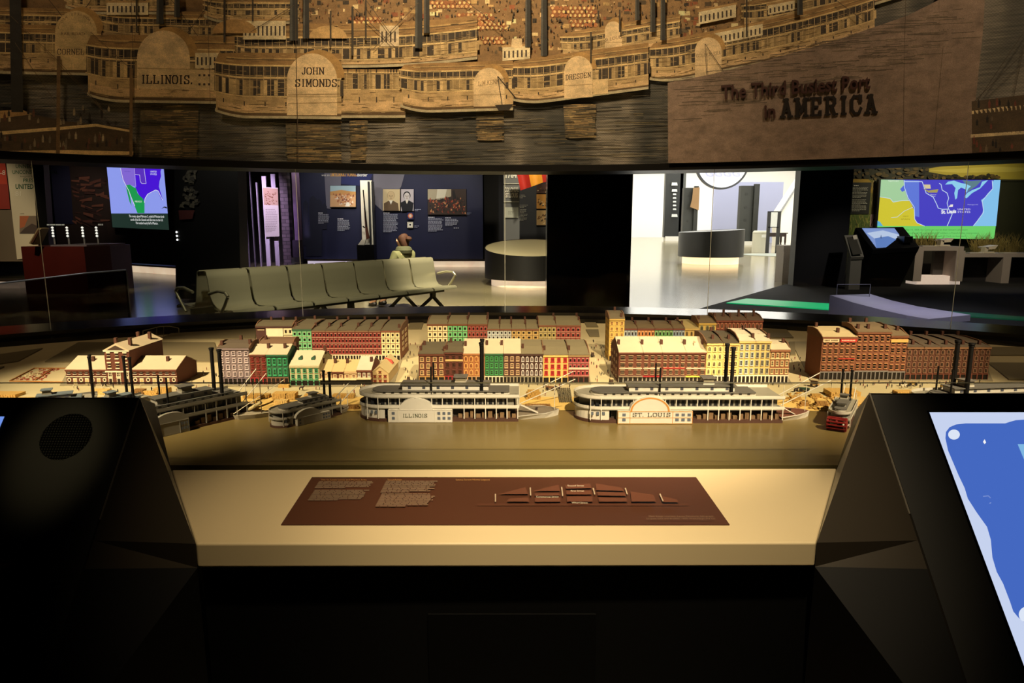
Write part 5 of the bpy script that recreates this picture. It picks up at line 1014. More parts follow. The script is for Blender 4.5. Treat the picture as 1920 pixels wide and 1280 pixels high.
def tuft(label, x, y, Y, w, h, n_):
    t = thing('dried_grass', label, 'grass', D(x, y, Y)); mb = MB(); c = D(x, y, Y)
    for _ in range(n_):
        a = rr.gauss(0, .33); b = c + Vector((rr.uniform(-w, w)*.35, rr.uniform(-.15, .15), 0)); L_ = h*rr.uniform(.5, 1.1); m = b + Vector((math.sin(a)*L_*.5, rr.uniform(-.1, .1), L_*.6)); e = b + Vector((math.sin(a)*L_*1.1, rr.uniform(-.15, .15), L_*math.cos(a)*.95)); k = Vector((.006, 0, 0))
        mb.add([b - k, b + k, m + k*.8, m - k*.8], [(0, 1, 2, 3)]).add([m - k*.8, m + k*.8, e], [(0, 1, 2)])
    o = mb.ob('blades', mat('#8a7840', .8, var=.4, scale=3), t); o['kind'] = 'stuff'; return t
tuft('sparse dried grass tuft behind the taller pale desk', 1735, 463, 17.8, .8, .45, 90); tuft('thick tawny dried grass tuft behind the lower desk', 1862, 476, 18.2, 1.6, .62, 300); tuft('tawny dried grass tuft at the right edge of the lower desk', 1915, 476, 18.2, .6, .4, 90)
# low curved plinth, acrylic stand and painted green reflection in front
lp = thing('low_plinth', 'low white plinth with a sweeping curved top right behind the glass', 'plinth', D(1690, 590, 10.6))
nr = [D(x, y, Y) for x, y, Y in ((1556, 553, 10.6), (1600, 567, 10.35), (1650, 580, 10.1), (1700, 591, 9.85), (1742, 598, 9.7))]
fa = [D(x, y, Y) for x, y, Y in ((1632, 551, 11.6), (1672, 563, 11.3), (1720, 574, 10.9), (1770, 582, 10.5), (1820, 590, 10.15))]
zb_ = D(1742, 610, 9.7).z; LPM = mat('#b8b3c4', .35, var=.05, scale=2)
lo = lambda P: [Vector((v.x, v.y, zb_)) for v in P]
MB().strip(nr, fa).strip(lo(nr), nr).strip(fa, lo(fa)).add([nr[0], fa[0], lo(fa)[0], lo(nr)[0]], [(0, 1, 2, 3)]).add([nr[-1], fa[-1], lo(fa)[-1], lo(nr)[-1]], [(0, 1, 2, 3)]).strip(lo(nr), lo(fa)).ob('slab', LPM, lp)
MB().prism([v*1.0 for v in (lo(nr)[0] + Vector((.3, .1, 0)), lo(nr)[-1] + Vector((-.1, .15, 0)), lo(fa)[-1] + Vector((-.2, -.1, 0)), lo(fa)[0] + Vector((.1, -.1, 0)))], (0, 0, -zb_)).ob('foot', mat('#4d4854', .5, var=.1), lp)
zt_ = nr[0].z
ac = thing('acrylic_card_holder', 'clear acrylic sheet standing on the low white plinth', 'card holder', D(1600, 557, 10.9)); c = D(1568, 557, 10.75); e = D(1630, 556, 11.2); hh = D(1568, 533, c.y).z - c.z
MB().add([c, e, e + Vector((0, 0, hh)), c + Vector((0, 0, hh))], [(0, 1, 2, 3)]).ob('sheet', glass_mat('acrylic', (.80, .80, .82), 1.3), ac); MB().path([c, c + Vector((0, 0, hh)), e + Vector((0, 0, hh)), e], .006).ob('rim', mat('#6a6a70', .3), ac)
gs = thing('green_reflection', 'long green glowing band painted as a reflection along the dark carpet', 'reflection', G(1460, 574)); 
a = [G(1362, 570), G(1560, 583), G(1560, 572), G(1400, 562)]
MB().prism([v + Vector((0, 0, .03)) for v in a], (0, 0, -.018)).ob('reflection_band', mat('#0aa060', .5, emit=.9, var=.15, scale=1), gs)  # glowing band put in for the map screen's green reflection
a = [G(1780, 594), G(1920, 603), G(1920, 597), G(1780, 586)]; MB().prism([v + Vector((0, 0, .03)) for v in a], (0, 0, -.018)).ob('reflection_band', mat('#0a5a38', .5, emit=.12, var=.15, scale=1), gs)
# clear acrylic arch standing on the model table
aa = thing('acrylic_arch', 'small clear acrylic arched cover standing on the model left of the city', 'cover', G(302, 634, zg)); c = G(268, 636, zg); e = G(336, 631, zg); Yq = c.y
pr = [c, e, D(335, 615, e.y), D(318, 611.5, (c.y+e.y)/2), D(300, 612, (c.y+e.y)/2), D(268, 620, c.y)]
MB().add(pr, [list(range(6))]).ob('sheet', glass_mat('acrylic_clear', (.88, .88, .84), 1.35), aa); MB().path(pr + [pr[0]], .0022, 5).ob('edge', mat('#8a8468', .3), aa)
mb = MB(); mb.path([G(294, 634, zg), D(294, 613, G(294, 634, zg).y)], .0016, 5).path([G(307, 633, zg), D(307, 612, G(307, 633, zg).y)], .0016, 5); mb.ob('joint', mat('#77715a', .3), aa)
# ================================================================== THE MODEL CITY
zs_ = zg + .0032
BR = '#5a2e1c'; BRD = '#43241a'; YEL = '#c9a65a'; CRM = '#d8c89a'; GRN = '#3f8a58'; REDF = '#85302a'; LAV = '#a89aa0'; BROOF = '#57503c'; WROOF = '#b8ab8e'; GROOF = '#726a50'
_wm = {}
def window_mesh(style, fc, pc='#1c120c'):
    k = (style, fc, pc)
    if k in _wm: return _wm[k]
    l_ = lin(fc); sm_ = mat(tuple(round(min(.85, .45*a + .55*b), 4) for a, b in zip(l_, (.62, .50, .33))), .6, var=.1, scale=40)
    mb = MB(); fm = mat(fc, .6, var=.12, scale=40); pm = mat(pc, .35, var=.3, scale=60); A_, B_ = -.0024, -.0007
    def fr(pw, z0, z1):
        mb.box(-.5, -pw/2, A_, 0, 0, 1).box(pw/2, .5, A_, 0, 0, 1).box(-pw/2, pw/2, A_, 0, z1, 1).box(-pw/2, pw/2, A_, 0, 0, z0)
        mb.add([(-pw/2, B_, z0), (pw/2, B_, z0), (pw/2, B_, z1), (-pw/2, B_, z1)], [(0, 1, 2, 3)], 1)
    if style == 'full': fr(.46, .22, .74); mb.box(-.54, .54, -.0040, 0, -.05, .05, 2).box(-.32, .32, -.0036, 0, .74, .83, 2)
    elif style == 'sash': fr(.68, .12, .86); mb.box(-.03, .03, -.0016, 0, .12, .86).box(-.34, .34, -.0018, 0, .46, .52).box(-.58, .58, -.0034, 0, -.06, .08)
    elif style == 'hood':
        mb.box(-.5, .5, -.003, 0, .84, 1).box(-.5, .5, -.0034, 0, 0, .14); mb.add([(-.38, B_, .14), (.38, B_, .14), (.38, B_, .84), (-.38, B_, .84)], [(0, 1, 2, 3)], 1); mb.box(-.38, .38, -.0016, 0, .47, .53)
    elif style == 'arch':
        ar = lambda r, zc, y: [(r*math.cos(t), y, zc + r*.9*math.sin(t)) for t in [math.pi*i/8 for i in range(9)]]
        mb.prism([(.5, A_, 0)] + ar(.5, .58, A_) + [(-.5, A_, 0)], (0, -A_, 0)); mb.add([(.30, A_ - .0003, .14)] + ar(.30, .58, A_ - .0003) + [(-.30, A_ - .0003, .14)], [list(range(11))], 1); mb.box(-.55, .55, -.0036, 0, 0, .1).box(-.03, .03, A_ - .0006, 0, .14, .8)
    elif style == 'door': mb.box(-.5, .5, A_, 0, 0, 1); mb.add([(-.36, A_ - .0003, 0), (.36, A_ - .0003, 0), (.36, A_ - .0003, .86), (-.36, A_ - .0003, .86)], [(0, 1, 2, 3)], 1)
    elif style == 'oval': mb.prism([(.5*math.cos(t), A_, .5 + .5*math.sin(t)) for t in [2*math.pi*i/14 for i in range(14)]], (0, -A_, 0)); mb.add([(.3*math.cos(t), A_ - .0003, .5 + .3*math.sin(t)) for t in [2*math.pi*i/14 for i in range(14)]], [list(range(14))], 1)
    _wm[k] = mb.mesh('window', [fm, pm, sm_]); return _wm[k]
_box = {}
def unit_box(m):
    if m.name not in _box: _box[m.name] = MB().box(-.5, .5, -.5, .5, 0, 1).mesh('block', m)
    return _box[m.name]
CHM = mat('#4a2a1a', .8, var=.2, scale=40)
def chimney(t, x, y, z, w=.010, h=.022):
    rf_ = [c for c in t.children if c.name.startswith(('roof', 'centre_roof'))]; o = put('chimney', unit_box(CHM), rf_[-1] if rf_ else t, True, loc=(x, y, z - .012), scale=(w, w, h + .012)); return o
def roofz(prof, y):
    for (a, za), (b, zb_) in zip(prof, prof[1:]):
        if a <= y <= b: return za + (zb_-za)*(y-a)/(b-a)
    return prof[-1][1]
def house(label, x0, x1, yb, ye, yr, wall, fc, cols, rows, style='full', roof='flat', rc=BROOF, gf=None, gfw=None, chim=None, t=None, par=True, win=None, pc='#1c120c', cor=None, rise=.014, sides=True, cat='building', gfh=None, name='model_building', dmax=.42):
    Yf = G((x0+x1)/2, yb, zs_).y; X0, X1 = D(x0, yb, Yf).x, D(x1, yb, Yf).x; h = D((x0+x1)/2, ye, Yf).z - zs_; xm = (x0+x1)/2
    if roof == 'flat':
        dep = min(dmax, max(.09, G(xm, yr, zs_ + h + rise).y - Yf)); prof = [(0, h), (dep*.35, h + rise*.75), (dep*.7, h + rise), (dep, h + rise)]
    else:
        lo, hi = .02, .4
        for _ in range(40):
            m_ = (lo+hi)/2; y_ = PX((X0, Yf + m_, zs_ + h + .42*m_))[1]
            if y_ > yr: lo = m_
            else: hi = m_
        dh = min(.2, max(.03, lo)); dep = 2*dh; prof = [(0, h), (dh, h + .42*dh), (dep, h)]
    if t is None: t = thing(name, label, cat, ((X0+X1)/2, Yf + dep/2, zs_))
    wm = mat(wall, .75, var=.16, scale=50)
    side = [(X0, Yf, zs_)] + [(X0, Yf + y, zs_ + z) for y, z in prof] + [(X0, Yf + dep, zs_)]
    MB().prism(side, (X1-X0, 0, 0)).ob('walls', wm, t)
    rm = mat(rc, .8, var=.08, scale=30); ov = .003
    top = [Vector((X0 - .001, Yf + y, zs_ + z + .0015)) for y, z in prof]; top[0].y -= ov; top[-1].y += ov
    if roof == 'gable': top[0].z -= .42*ov; top[-1].z -= .42*ov
    mb = MB(); w_ = Vector((X1-X0+.002, 0, 0)); dn = Vector((0, 0, .0028))
    mb.prism([v for v in top] + [v + dn for v in top[::-1]], w_).ob('roof', rm, t)
    if par and roof == 'flat':
        for x in (X0, X1):
            pr = [(x - .002, Yf - .001, zs_ + h - .004)] + [(x - .002, Yf + y - (.001 if i == 0 else 0), zs_ + z + (.004 if i in (0, 3) else .010)) for i, (y, z) in enumerate(prof)] + [(x - .002, Yf + dep + .001, zs_ + h - .004)]
            MB().prism(pr, (.004, 0, 0)).ob('parapet', wm if roof != 'flat' else mat('#6a4a30', .8, var=.15, scale=40), t)
    MB().box(X0 - .001, X1 + .001, Yf - .005, Yf, zs_ + h - .006, zs_ + h + .001).ob('cornice', mat(cor or wall, .7, var=.1, scale=40), t)
    for fx, fy in (chim if chim is not None else ((0.03, .22), (.97, .22), (.97, .8))):
        x = X0 + (X1-X0)*fx; y = dep*fy; chimney(t, x, Yf + y, zs_ + roofz(prof, y))
    g_ = (gfh or 1) if gf else 0; sh = (h - .006)/(rows + g_); bw = (X1-X0)/cols
    if gf:
        gz = sh*g_; gm = mat(gf, .7, var=.1, scale=40); mb = MB(); n = gfw or cols + 1
        mb.box(X0, X1, Yf - .0035, Yf, zs_ + gz*.84, zs_ + gz*.98)
        for i in range(n + 1): x = X0 + (X1-X0)*i/n; mb.box(max(X0, x - .0022), min(X1, x + .0022), Yf - .003, Yf, zs_, zs_ + gz*.86)
        mb.box(X0 + .001, X1 - .001, Yf - .0006, Yf, zs_, zs_ + gz*.85, 1); mb.ob('storefront', [gm, PANE], t)
    if isinstance(fc, str): fc = [fc]
    sizes = {'full': (.88, .86), 'sash': (.56, .68), 'hood': (.62, .70), 'arch': (.62, .80)}
    for j in range(rows):
        for i in range(cols):
            st = style; ww, wh = sizes[st]
            me = window_mesh(st, fc[(i*len(fc))//cols], pc)
            put('window', me, t, True, loc=(X0 + bw*(i+.5), Yf, zs_ + sh*(g_ + j) + sh*(1-wh)/2), scale=(bw*ww, 1, sh*wh))
    t['_dims'] = [X0, X1, Yf, dep, h, sh]
    return t
def dims(t): return list(t['_dims'])
def band(t, x0, x1, z0, z1, col, name='sign_band', y=-.004, text=None, tcol='#d8c89a'):
    X0, X1, Yf, dep, h, sh = dims(t); a, b = X0 + (X1-X0)*x0, X0 + (X1-X0)*x1
    o = MB().box(a, b, Yf + y, Yf, zs_ + h*z0, zs_ + h*z1).ob(name, mat(col, .6, var=.08, scale=40), t)
    if text:
        hh = h*(z1-z0); mb = MB(); x = a + (b-a)*.08
        for i, ch in enumerate(text):
            w = (b-a)*.84/len(text)
            if ch != ' ': mb.box(x, x + w*.72, Yf + y - .0004, Yf + y, zs_ + h*z0 + hh*.28, zs_ + h*z0 + hh*.72)
            x += w
        mb.ob('lettering', mat(tcol, .6), o)
    return o
# ---- brick market hall at the left
mk = house('long brick hall with pale roofs and a taller centre block left of the city', 126, 203, 720, 693, 668, BR, '#b9b0a0', 7, 1, 'hood', 'gable', WROOF, chim=((.5, .30),), par=False, gf=None)
house('', 249, 333, 720, 693, 668, BR, '#b9b0a0', 7, 1, 'hood', 'gable', WROOF, chim=((.68, .30),), par=False, t=mk)
X0, X1, Yf, dep, h, sh = dims(mk)
for o in [o for o in mk.children if o.name.startswith('window')]:
    o.scale.z *= .42; o.location.z = zs_ + h*.66
for i in range(7):
    for xa, xb in ((D(126, 720, Yf).x, D(203, 720, Yf).x), (D(249, 720, Yf).x, D(333, 720, Yf).x)):
        x = xa + (xb-xa)*(i+.5)/7; put('window', window_mesh('oval' if i % 2 == 0 else 'door', '#d9cdb0', '#3a2418' if i % 2 == 0 else '#b3a070'), mk, True, loc=(x, Yf, zs_ + (h*.16 if i % 2 == 0 else 0)), scale=((xb-xa)/7*.62, 1, h*.30 if i % 2 == 0 else h*.42))
MB().box(X0, D(333, 720, Yf).x if False else X1, Yf - .003, Yf, zs_ + h*.50, zs_ + h*.55).ob('string_course', mat('#d2c7ae', .6), mk)
MB().box(D(126, 720, Yf).x, D(203, 720, Yf).x, Yf - .003, Yf, zs_ + h*.50, zs_ + h*.55).ob('string_course', mat('#d2c7ae', .6), mk)
xa, xb = D(203, 720, Yf).x, D(249, 720, Yf).x; ht = D(226, 656, Yf).z - zs_; yt = Yf - .006; bm_ = mat(BR, .75, var=.16, scale=50)
MB().box(xa, xb, yt, yt + .26, zs_, zs_ + ht).ob('centre_block', bm_, mk)
xc = (xa+xb)/2; rz_ = .028
MB().prism([(xa - .004, yt - .004, zs_ + ht), (xb + .004, yt - .004, zs_ + ht), (xc, yt - .004, zs_ + ht + rz_)], (0, .268, 0)).ob('centre_roof', mat(WROOF, .8, var=.06, scale=30), mk)
MB().prism([(xa + .012, yt - .0045, zs_ + ht + .001), (xb - .012, yt - .0045, zs_ + ht + .001), (xc, yt - .0045, zs_ + ht + rz_*.72)], (0, .002, 0)).ob('pediment', mat('#3a2a1e', .7), mk)
for z in (.40, 1.0): MB().box(xa - .002, xb + .002, yt - .004, yt, zs_ + ht*z - .005, zs_ + ht*z).ob('string_course', mat('#d2c7ae', .6), mk)
for j, (z0, z1, st) in enumerate(((.02, .20, 'door'), (.22, .38, 'sash'), (.46, .66, 'hood'), (.74, .95, 'hood'))):
    for i in range(3): put('window', window_mesh(st, '#d9cdb0', '#2a1a12'), mk, True, loc=(xa + (xb-xa)*(i+.5)/3, yt, zs_ + ht*z0), scale=((xb-xa)/3*.5, 1, ht*(z1-z0)))
for fx, fy in ((.22, .05), (.3, .2), (.8, .05), (.8, .2)): chimney(mk, xa + (xb-xa)*fx, yt + fy, zs_ + ht + .012, .011, .03)
# ---- first block, front row
def H_(label, *a, **k): return house(label, *a, **k)
H_('lavender grey five-storey model house with white windows, left corner of the first block', 413, 471, 720, 653, 638, '#75686a', '#c2b3b6', 5, 4, 'sash', 'flat', '#544a3c', gf='#6d6066', gfw=7, chim=((.08, .2), (.95, .3), (.45, .95)))
H_('narrow red brick model house with red shop front and white roof', 471, 502, 720, 665, 646, BR, REDF, 3, 3, 'hood', 'gable', WROOF, gf='#8e1f22', gfw=4, chim=((.97, .3),), pc='#5a1a14')
t = H_('dark green model house with white gable roof above brown shop fronts', 502, 542, 720, 665, 646, '#245a3c', '#2f9a66', 4, 2, 'sash', 'gable', WROOF, gf='#6a4a34', gfw=5, chim=((.75, .3), (.99, .8)), gfh=.7)
H_('pale green and cream low house with two roof dormers', 545, 600, 722, 686, 658, '#b0aa84', '#4a9a6c', 5, 2, 'sash', 'gable', '#c0b698', gf='#4f9a6c', gfw=5, chim=((.99, .5),))
tt_ = bpy.data.objects[[o for o in bpy.data.objects.keys() if o.startswith('model_building')][-1]]
X0, X1, Yf, dep, h, sh = dims(tt_)
for fx in (.28, .72):
    x = X0 + (X1-X0)*fx; MB().prism([(x - .007, Yf + dep*.16, zs_ + h + .016), (x + .007, Yf + dep*.16, zs_ + h + .016), (x + .007, Yf + dep*.16, zs_ + h + .026), (x, Yf + dep*.16, zs_ + h + .032), (x - .007, Yf + dep*.16, zs_ + h + .026)], (0, .03, 0)).ob('dormer', mat('#2f5a44', .6), [c for c in tt_.children if c.name.startswith('roof')][0])
for i, (a, b, lab) in enumerate(((600, 623, 'first tan-roofed low house from the dormered green one'), (623, 646, 'middle one of three tan-roofed low arcade houses'), (646, 670, 'third tan-roofed low arcade house beside the white roof'))):
    t = H_(lab, a, b, 721, 697, 675, '#b59a72' if i != 1 else BR, '#d9c49a', 2, 1, 'sash', 'gable', '#bda674', gf='#2a2420', gfw=4, chim=((.05, .35),), pc='#6a2a1c', gfh=1.1)
    band(t, 0, 1, .42, .50, '#cfc096', 'awning', -.016)
t = H_('small brown brick house with white roof at the end of the arcade', 670, 697, 721, 694, 669, BR, '#d9cdb8', 3, 1, 'sash', 'gable', '#c0b7a0', gf='#2a2420', gfw=4, chim=((.85, .3),), gfh=1.1); band(t, 0, 1, .42, .50, '#cfc096', 'awning', -.016)
# gable-fronted cream house
Yf = G(713, 718, zs_).y; xa, xb = D(697, 718, Yf).x, D(729, 718, Yf).x; he = D(713, 699, Yf).z - zs_; ha = D(713, 687, Yf).z - zs_; xc = (xa+xb)/2
t = thing('model_building', 'cream gable-fronted house with dark red shutters at the street corner', 'building', (xc, Yf + .1, zs_)); cw = mat('#b8a070', .75, var=.1, scale=40)
MB().prism([(xa, Yf, zs_), (xb, Yf, zs_), (xb, Yf, zs_ + he), (xc, Yf, zs_ + ha), (xa, Yf, zs_ + he)], (0, .24, 0)).ob('walls', cw, t)
for sx, m_ in ((xa - .003, 1), (xb + .003, -1)): MB().prism([(sx, Yf - .004, zs_ + he - .002), (xc, Yf - .004, zs_ + ha + .002), (xc, Yf - .004, zs_ + ha + .005), (sx, Yf - .004, zs_ + he + .001)], (0, .25, 0)).ob('roof', mat('#c2b07e', .8, var=.06, scale=30), t)
for fx, z, w, hh in ((.2, .52, .2, .3), (.5, .52, .2, .3), (.8, .52, .2, .3), (.2, .06, .22, .3), (.5, .0, .22, .4), (.8, .06, .22, .3), (.5, .98, .18, .22)): put('window', window_mesh('hood', '#7a5a3a', '#7a1f18'), t, True, loc=(xa + (xb-xa)*fx, Yf, zs_ + he*z), scale=((xb-xa)*w, 1, he*hh))
MB().prism([(xb - .004, Yf + .13, zs_ + he + .010), (xb - .004, Yf + .16, zs_ + he + .010), (xb - .012, Yf + .145, zs_ + he + .026)], (-.03, 0, .01)).ob('roof_sign', mat('#b03a24', .6), t)
# ---- first block, back row
t = H_('brown brick house end with a large blank white wall sign', 483, 551, 668, 612, 601, BRD, '#d6caa0', 2, 4, 'full', 'flat', BROOF, chim=((.26, .9), (.6, .9), (.95, .9)))
X0, X1, Yf, dep, h, sh = dims(t)
for o in [o for o in t.children if o.name.startswith('window')]:
    k = o.location.x > (X0+X1)/2; o.location.x = X0 + (X1-X0)*(.82 if not k else .94); o.scale.x *= .28
band(t, .28, .74, .62, .96, '#e0d4b0', 'wall_sign', -.002); band(t, .03, .25, .86, .92, BRD, 'painted_name', -.001, 'WAREHOUSE')
H_('low brown building between the wall sign house and the front row', 487, 551, 690, 645, 634, BRD, '#6a4a34', 5, 3, 'hood', 'flat', '#6b523c', chim=((.15, .4),))
GF2 = '#d9c9a6'
H_('mint green model house left of the long red row', 551, 587, 675, 617.5, 599, '#2f5a3c', '#6cb47a', 4, 4, 'full', 'flat', BROOF, gf=GF2, chim=((.05, .2), (.5, .95)))
for i, (a, b) in enumerate(((587, 613), (613, 635), (635, 668), (668, 693), (693, 716))):
    H_('dark red model row house, %s of five counted from the mint green one' % ('first', 'second', 'third', 'fourth', 'fifth')[i], a, b, 675, 620, 600, '#5c241c', '#86302a', max(3, round((b-a)/7)), 4, 'full', 'flat', BROOF, gf=GF2, chim=((.04, .25), (.97, .9)), cor='#7d5a40')
t = H_('cream yellow model house at the right end of the long red row', 716, 751, 675, 620, 600, '#7a4a30', '#e0cf9a', 4, 4, 'full', 'flat', BROOF, gf=GF2, chim=((.9, .15), (.97, .9)))
X0, X1, Yf, dep, h, sh = dims(t)
for j in range(4):
    for i in range(2): MB().box(X1, X1 + .002, Yf + dep*(.25 + .35*i), Yf + dep*(.45 + .35*i), zs_ + sh*(j+1.2), zs_ + sh*(j+1.8)).ob('side_window', mat('#b9a27c', .6), t)
# ---- second block, front row
H_('brown brick five-storey house at the left corner of the middle block', 786, 834, 717, 664, 642, BR, '#c9a878', 4, 3, 'sash', 'flat', BROOF, gf='#a8824a', gfw=4, chim=((.04, .2), (.1, .6), (.97, .15)))
t = H_('brown brick house with a tan sign band and red shop front', 834, 869, 717, 661, 641, '#52261a', '#5a3426', 3, 3, 'hood', 'flat', BROOF, gf='#8e2228', gfw=5, chim=((.1, .15), (.2, .8)), pc='#2e1a12'); band(t, .05, .98, .72, .78, '#c9a86a')
H_('orange arched-window house under the long white roof', 869, 909, 717, 663, 636, '#9a6438', '#d29a58', 4, 3, 'arch', 'gable', WROOF, gf='#b08a60', gfw=5, chim=((.08, .25),), pc='#5a2418')
H_('bright green model house under the long white roof', 909, 944, 717, 663, 636, '#2a5a38', '#3f9a52', 4, 3, 'sash', 'gable', WROOF, gf='#d2cdb0', gfw=5, chim=((.1, .28), (.9, .28)))
H_('dark brown brick house at the right end of the white roof', 944, 976, 717, 663, 636, BRD, '#c9a882', 3, 3, 'sash', 'gable', WROOF, gf='#8a8068', gfw=5, chim=())
H_('dark brown house with five columns of white arched windows', 976, 1018, 717, 664, 638, '#3a2014', '#cfc6c2', 5, 3, 'arch', 'flat', GROOF, gf='#8f8a76', gfw=6, chim=((.1, .25),), rise=.024)
t = H_('yellow model house with bright red window sashes', 1018, 1065, 717, 666, 638, '#d2ae62', '#b02a28', 4, 3, 'sash', 'flat', GROOF, gf='#d2b268', gfw=4, chim=((.06, .2),), pc='#7a2420', rise=.024)
t = H_('crimson model house with wide glazed floors at the right street corner', 1065, 1104, 717, 666, 638, '#6a262a', '#94363c', 5, 3, 'full', 'flat', GROOF, gf='#5a2a20', gfw=4, chim=((.06, .2),), rise=.024, cor='#8a7048'); band(t, .02, .98, .50, .56, '#d6b8a4')
# ---- second block, back row
for lab, a, b, yb_, ye_, yr_, wl_, fc_, n_ in (('cream model house at the left end of the middle back row', 802, 840, 654, 608, 592, '#8a6a44', '#e6d9a8', 4), ('light green model house in the middle back row', 840, 877, 654, 608, 592, '#2c5030', '#6cc07a', 4), ('red model house between green and pale blue ones in the back row', 877, 914, 654, 608, 592, '#6a2c24', '#963f34', 5),
    ('low pale blue model house in the middle back row', 914, 937, 654, 617, 600, '#8c9aa0', '#c3ccc8', 3), ('low brown house with pale blue windows in the back row', 937, 959, 654, 617, 600, '#6a4634', '#b5bcb8', 3), ('low tan house next to the pale blue windows', 959, 986, 654, 617, 600, '#8a6e40', '#bfa05c', 3), ('low tan house with wide bays, right of the other tan one', 986, 1010, 654, 617, 600, '#8a6e40', '#b89854', 2),
    ('olive model house beside the right-hand red house', 1010, 1042, 654, 610, 593, '#6e6038', '#a8985a', 4), ('red model house at the right end of the middle back row', 1042, 1088, 654, 610, 593, '#662a22', '#963f35', 5)):
    H_(lab, a, b, yb_, ye_, yr_, wl_, fc_, n_, 4, 'full', 'flat', GROOF, chim=((.97, .35), (.97, .9)), rise=.018, cor='#7a4a30')
# ---- third block, front row
for i, (a, b, lab) in enumerate(((1159, 1204, 'white-roofed brown brick house at the left street corner of the third block'), (1204, 1240, 'white-roofed brick house with a red awning strip'), (1240, 1284, 'white-roofed brick house with a thin red sign line'), (1284, 1322, 'white-roofed brick house with a yellow awning strip and dormer'))):
    t = H_(lab, a, b, 717, 661, 632, BR, '#9c8566', 3 if i != 2 else 4, 3, 'hood', 'gable', '#b8ac90', gf='#8f8a7c', gfw=5, chim=((.06, .25), (.97, .25)) if i == 3 else ((.06, .25),))
    band(t, 0, 1, .20, .235, ('#7a6a58', '#8e1f24', '#7a6a58', '#d9bf4a')[i], 'awning', -.010)
    if i == 2: band(t, .05, .95, .48, .51, '#b0302c')
    else: band(t, .03, .97, .465, .495, '#c9b8a0', 'string_course')
    X0, X1, Yf, dep, h, sh = dims(t)
    if i == 3: x = X0 + (X1-X0)*.6; MB().prism([(x - .008, Yf + dep*.18, zs_ + h + .018), (x + .008, Yf + dep*.18, zs_ + h + .018), (x + .008, Yf + dep*.18, zs_ + h + .030), (x, Yf + dep*.18, zs_ + h + .036), (x - .008, Yf + dep*.18, zs_ + h + .030)], (0, .035, 0)).ob('dormer', mat('#cfc0a0', .7), [c for c in t.children if c.name.startswith('roof')][0])
    if i == 0:
        for j in range(4):
            for k in range(3): MB().box(X0 - .002, X0, Yf + dep*(.2 + .27*k), Yf + dep*(.3 + .27*k), zs_ + sh*(j + .35), zs_ + sh*(j + .75)).ob('side_window', mat('#a08a70', .6), t)
YW = '#cdb36e'
for i, (a, b, lab) in enumerate(((1322, 1352, 'yellow house with arched lower windows, left one of the brown-roofed pair'), (1352, 1382, 'yellow house with arched windows behind the black funnels'))):
    H_(lab, a, b, 717, 644, 621, YW, '#dcc68a', 3, 4, 'arch' if i == 0 else 'sash', 'flat', '#48402f', gf='#c4bca8', gfw=4, chim=((.5, .2), (.97, .9)), rise=.02)
for i, (a, b, lab) in enumerate(((1382, 1412, 'tall yellow hotel house with pale blue shutters, left white roof'), (1412, 1441, 'tall yellow hotel house with dark shutters, right white roof'))):
    t = H_(lab, a, b, 717, 640, 617, YW, '#8f8f80' if i else '#a8b4b4', 3, 4, 'sash', 'flat', '#c4bba2', gf='#ddd5bc', gfw=4, chim=((.95, .15), (.97, .8)), rise=.022)
t = H_('small brick and cream corner house with a sloping white roof', 1441, 1477, 717, 656, 639, '#8a5a3c', '#d6bf8e', 4, 3, 'sash', 'flat', '#beb498', gf='#d8d0bc', gfw=5, chim=((.85, .5),), rise=.022)
for z in (.42, .72): band(t, 0, 1, z, z + .025, '#cdb888', 'string_course')
# ---- third block, back row
t = H_('tall narrow yellow corner house rising behind the third block', 1141, 1169, 676, 598, 583, '#c0a050', '#d2b264', 3, 6, 'sash', 'flat', '#5e5540', gf='#a8884a', chim=((.8, .1), (.6, .95)), rise=.02, pc='#6a3418')
X0, X1, Yf, dep, h, sh = dims(t)
for j in range(7):
    for k in range(3): MB().box(X0 - .002, X0, Yf + dep*(.12 + .3*k), Yf + dep*(.26 + .3*k), zs_ + sh*(j + .25), zs_ + sh*(j + .75)).ob('side_window', mat('#94783a', .6), t)
for lab, a, b, fc_, n_ in (('low back-row house with pale blue windows beside the yellow tower', 1169, 1194, '#93a4ac', 4), ('low back-row house with orange windows', 1194, 1226, '#c98a4e', 5), ('low back-row house with small green windows', 1226, 1260, '#5f9a5c', 5), ('low back-row house with grey blue windows', 1260, 1282, '#7f94a4', 4)):
    H_(lab, a, b, 660, 616, 602, '#6a3a2c', fc_, n_, 3, 'full', 'flat', '#5f5138', chim=((.97, .35), (.97, .92)), rise=.014)
H_('low tan-roofed yellow annex in the third back row', 1282, 1308, 660, 616, 600, '#c2a560', '#b59a58', 3, 3, 'arch', 'flat', '#9a8a58', chim=(), rise=.014)
t = H_('yellow house with three dark wide windows in the third back row', 1308, 1340, 660, 606, 592, '#c2a350', '#8f8a60', 3, 4, 'arch', 'flat', '#5f5138', chim=((.1, .3),), rise=.018)
for i, (a, b) in enumerate(((1340, 1369), (1369, 1398), (1398, 1427))):
    H_('russet brick row house at the back, %s of three beside the yellow one' % ('left', 'middle', 'right')[i], a, b, 660, 601, 587, '#6e3420', '#a0694a', 4, 4, 'arch', 'flat', '#4f4032', chim=((.03, .3), (.6, .3), (.97, .9)), rise=.018)
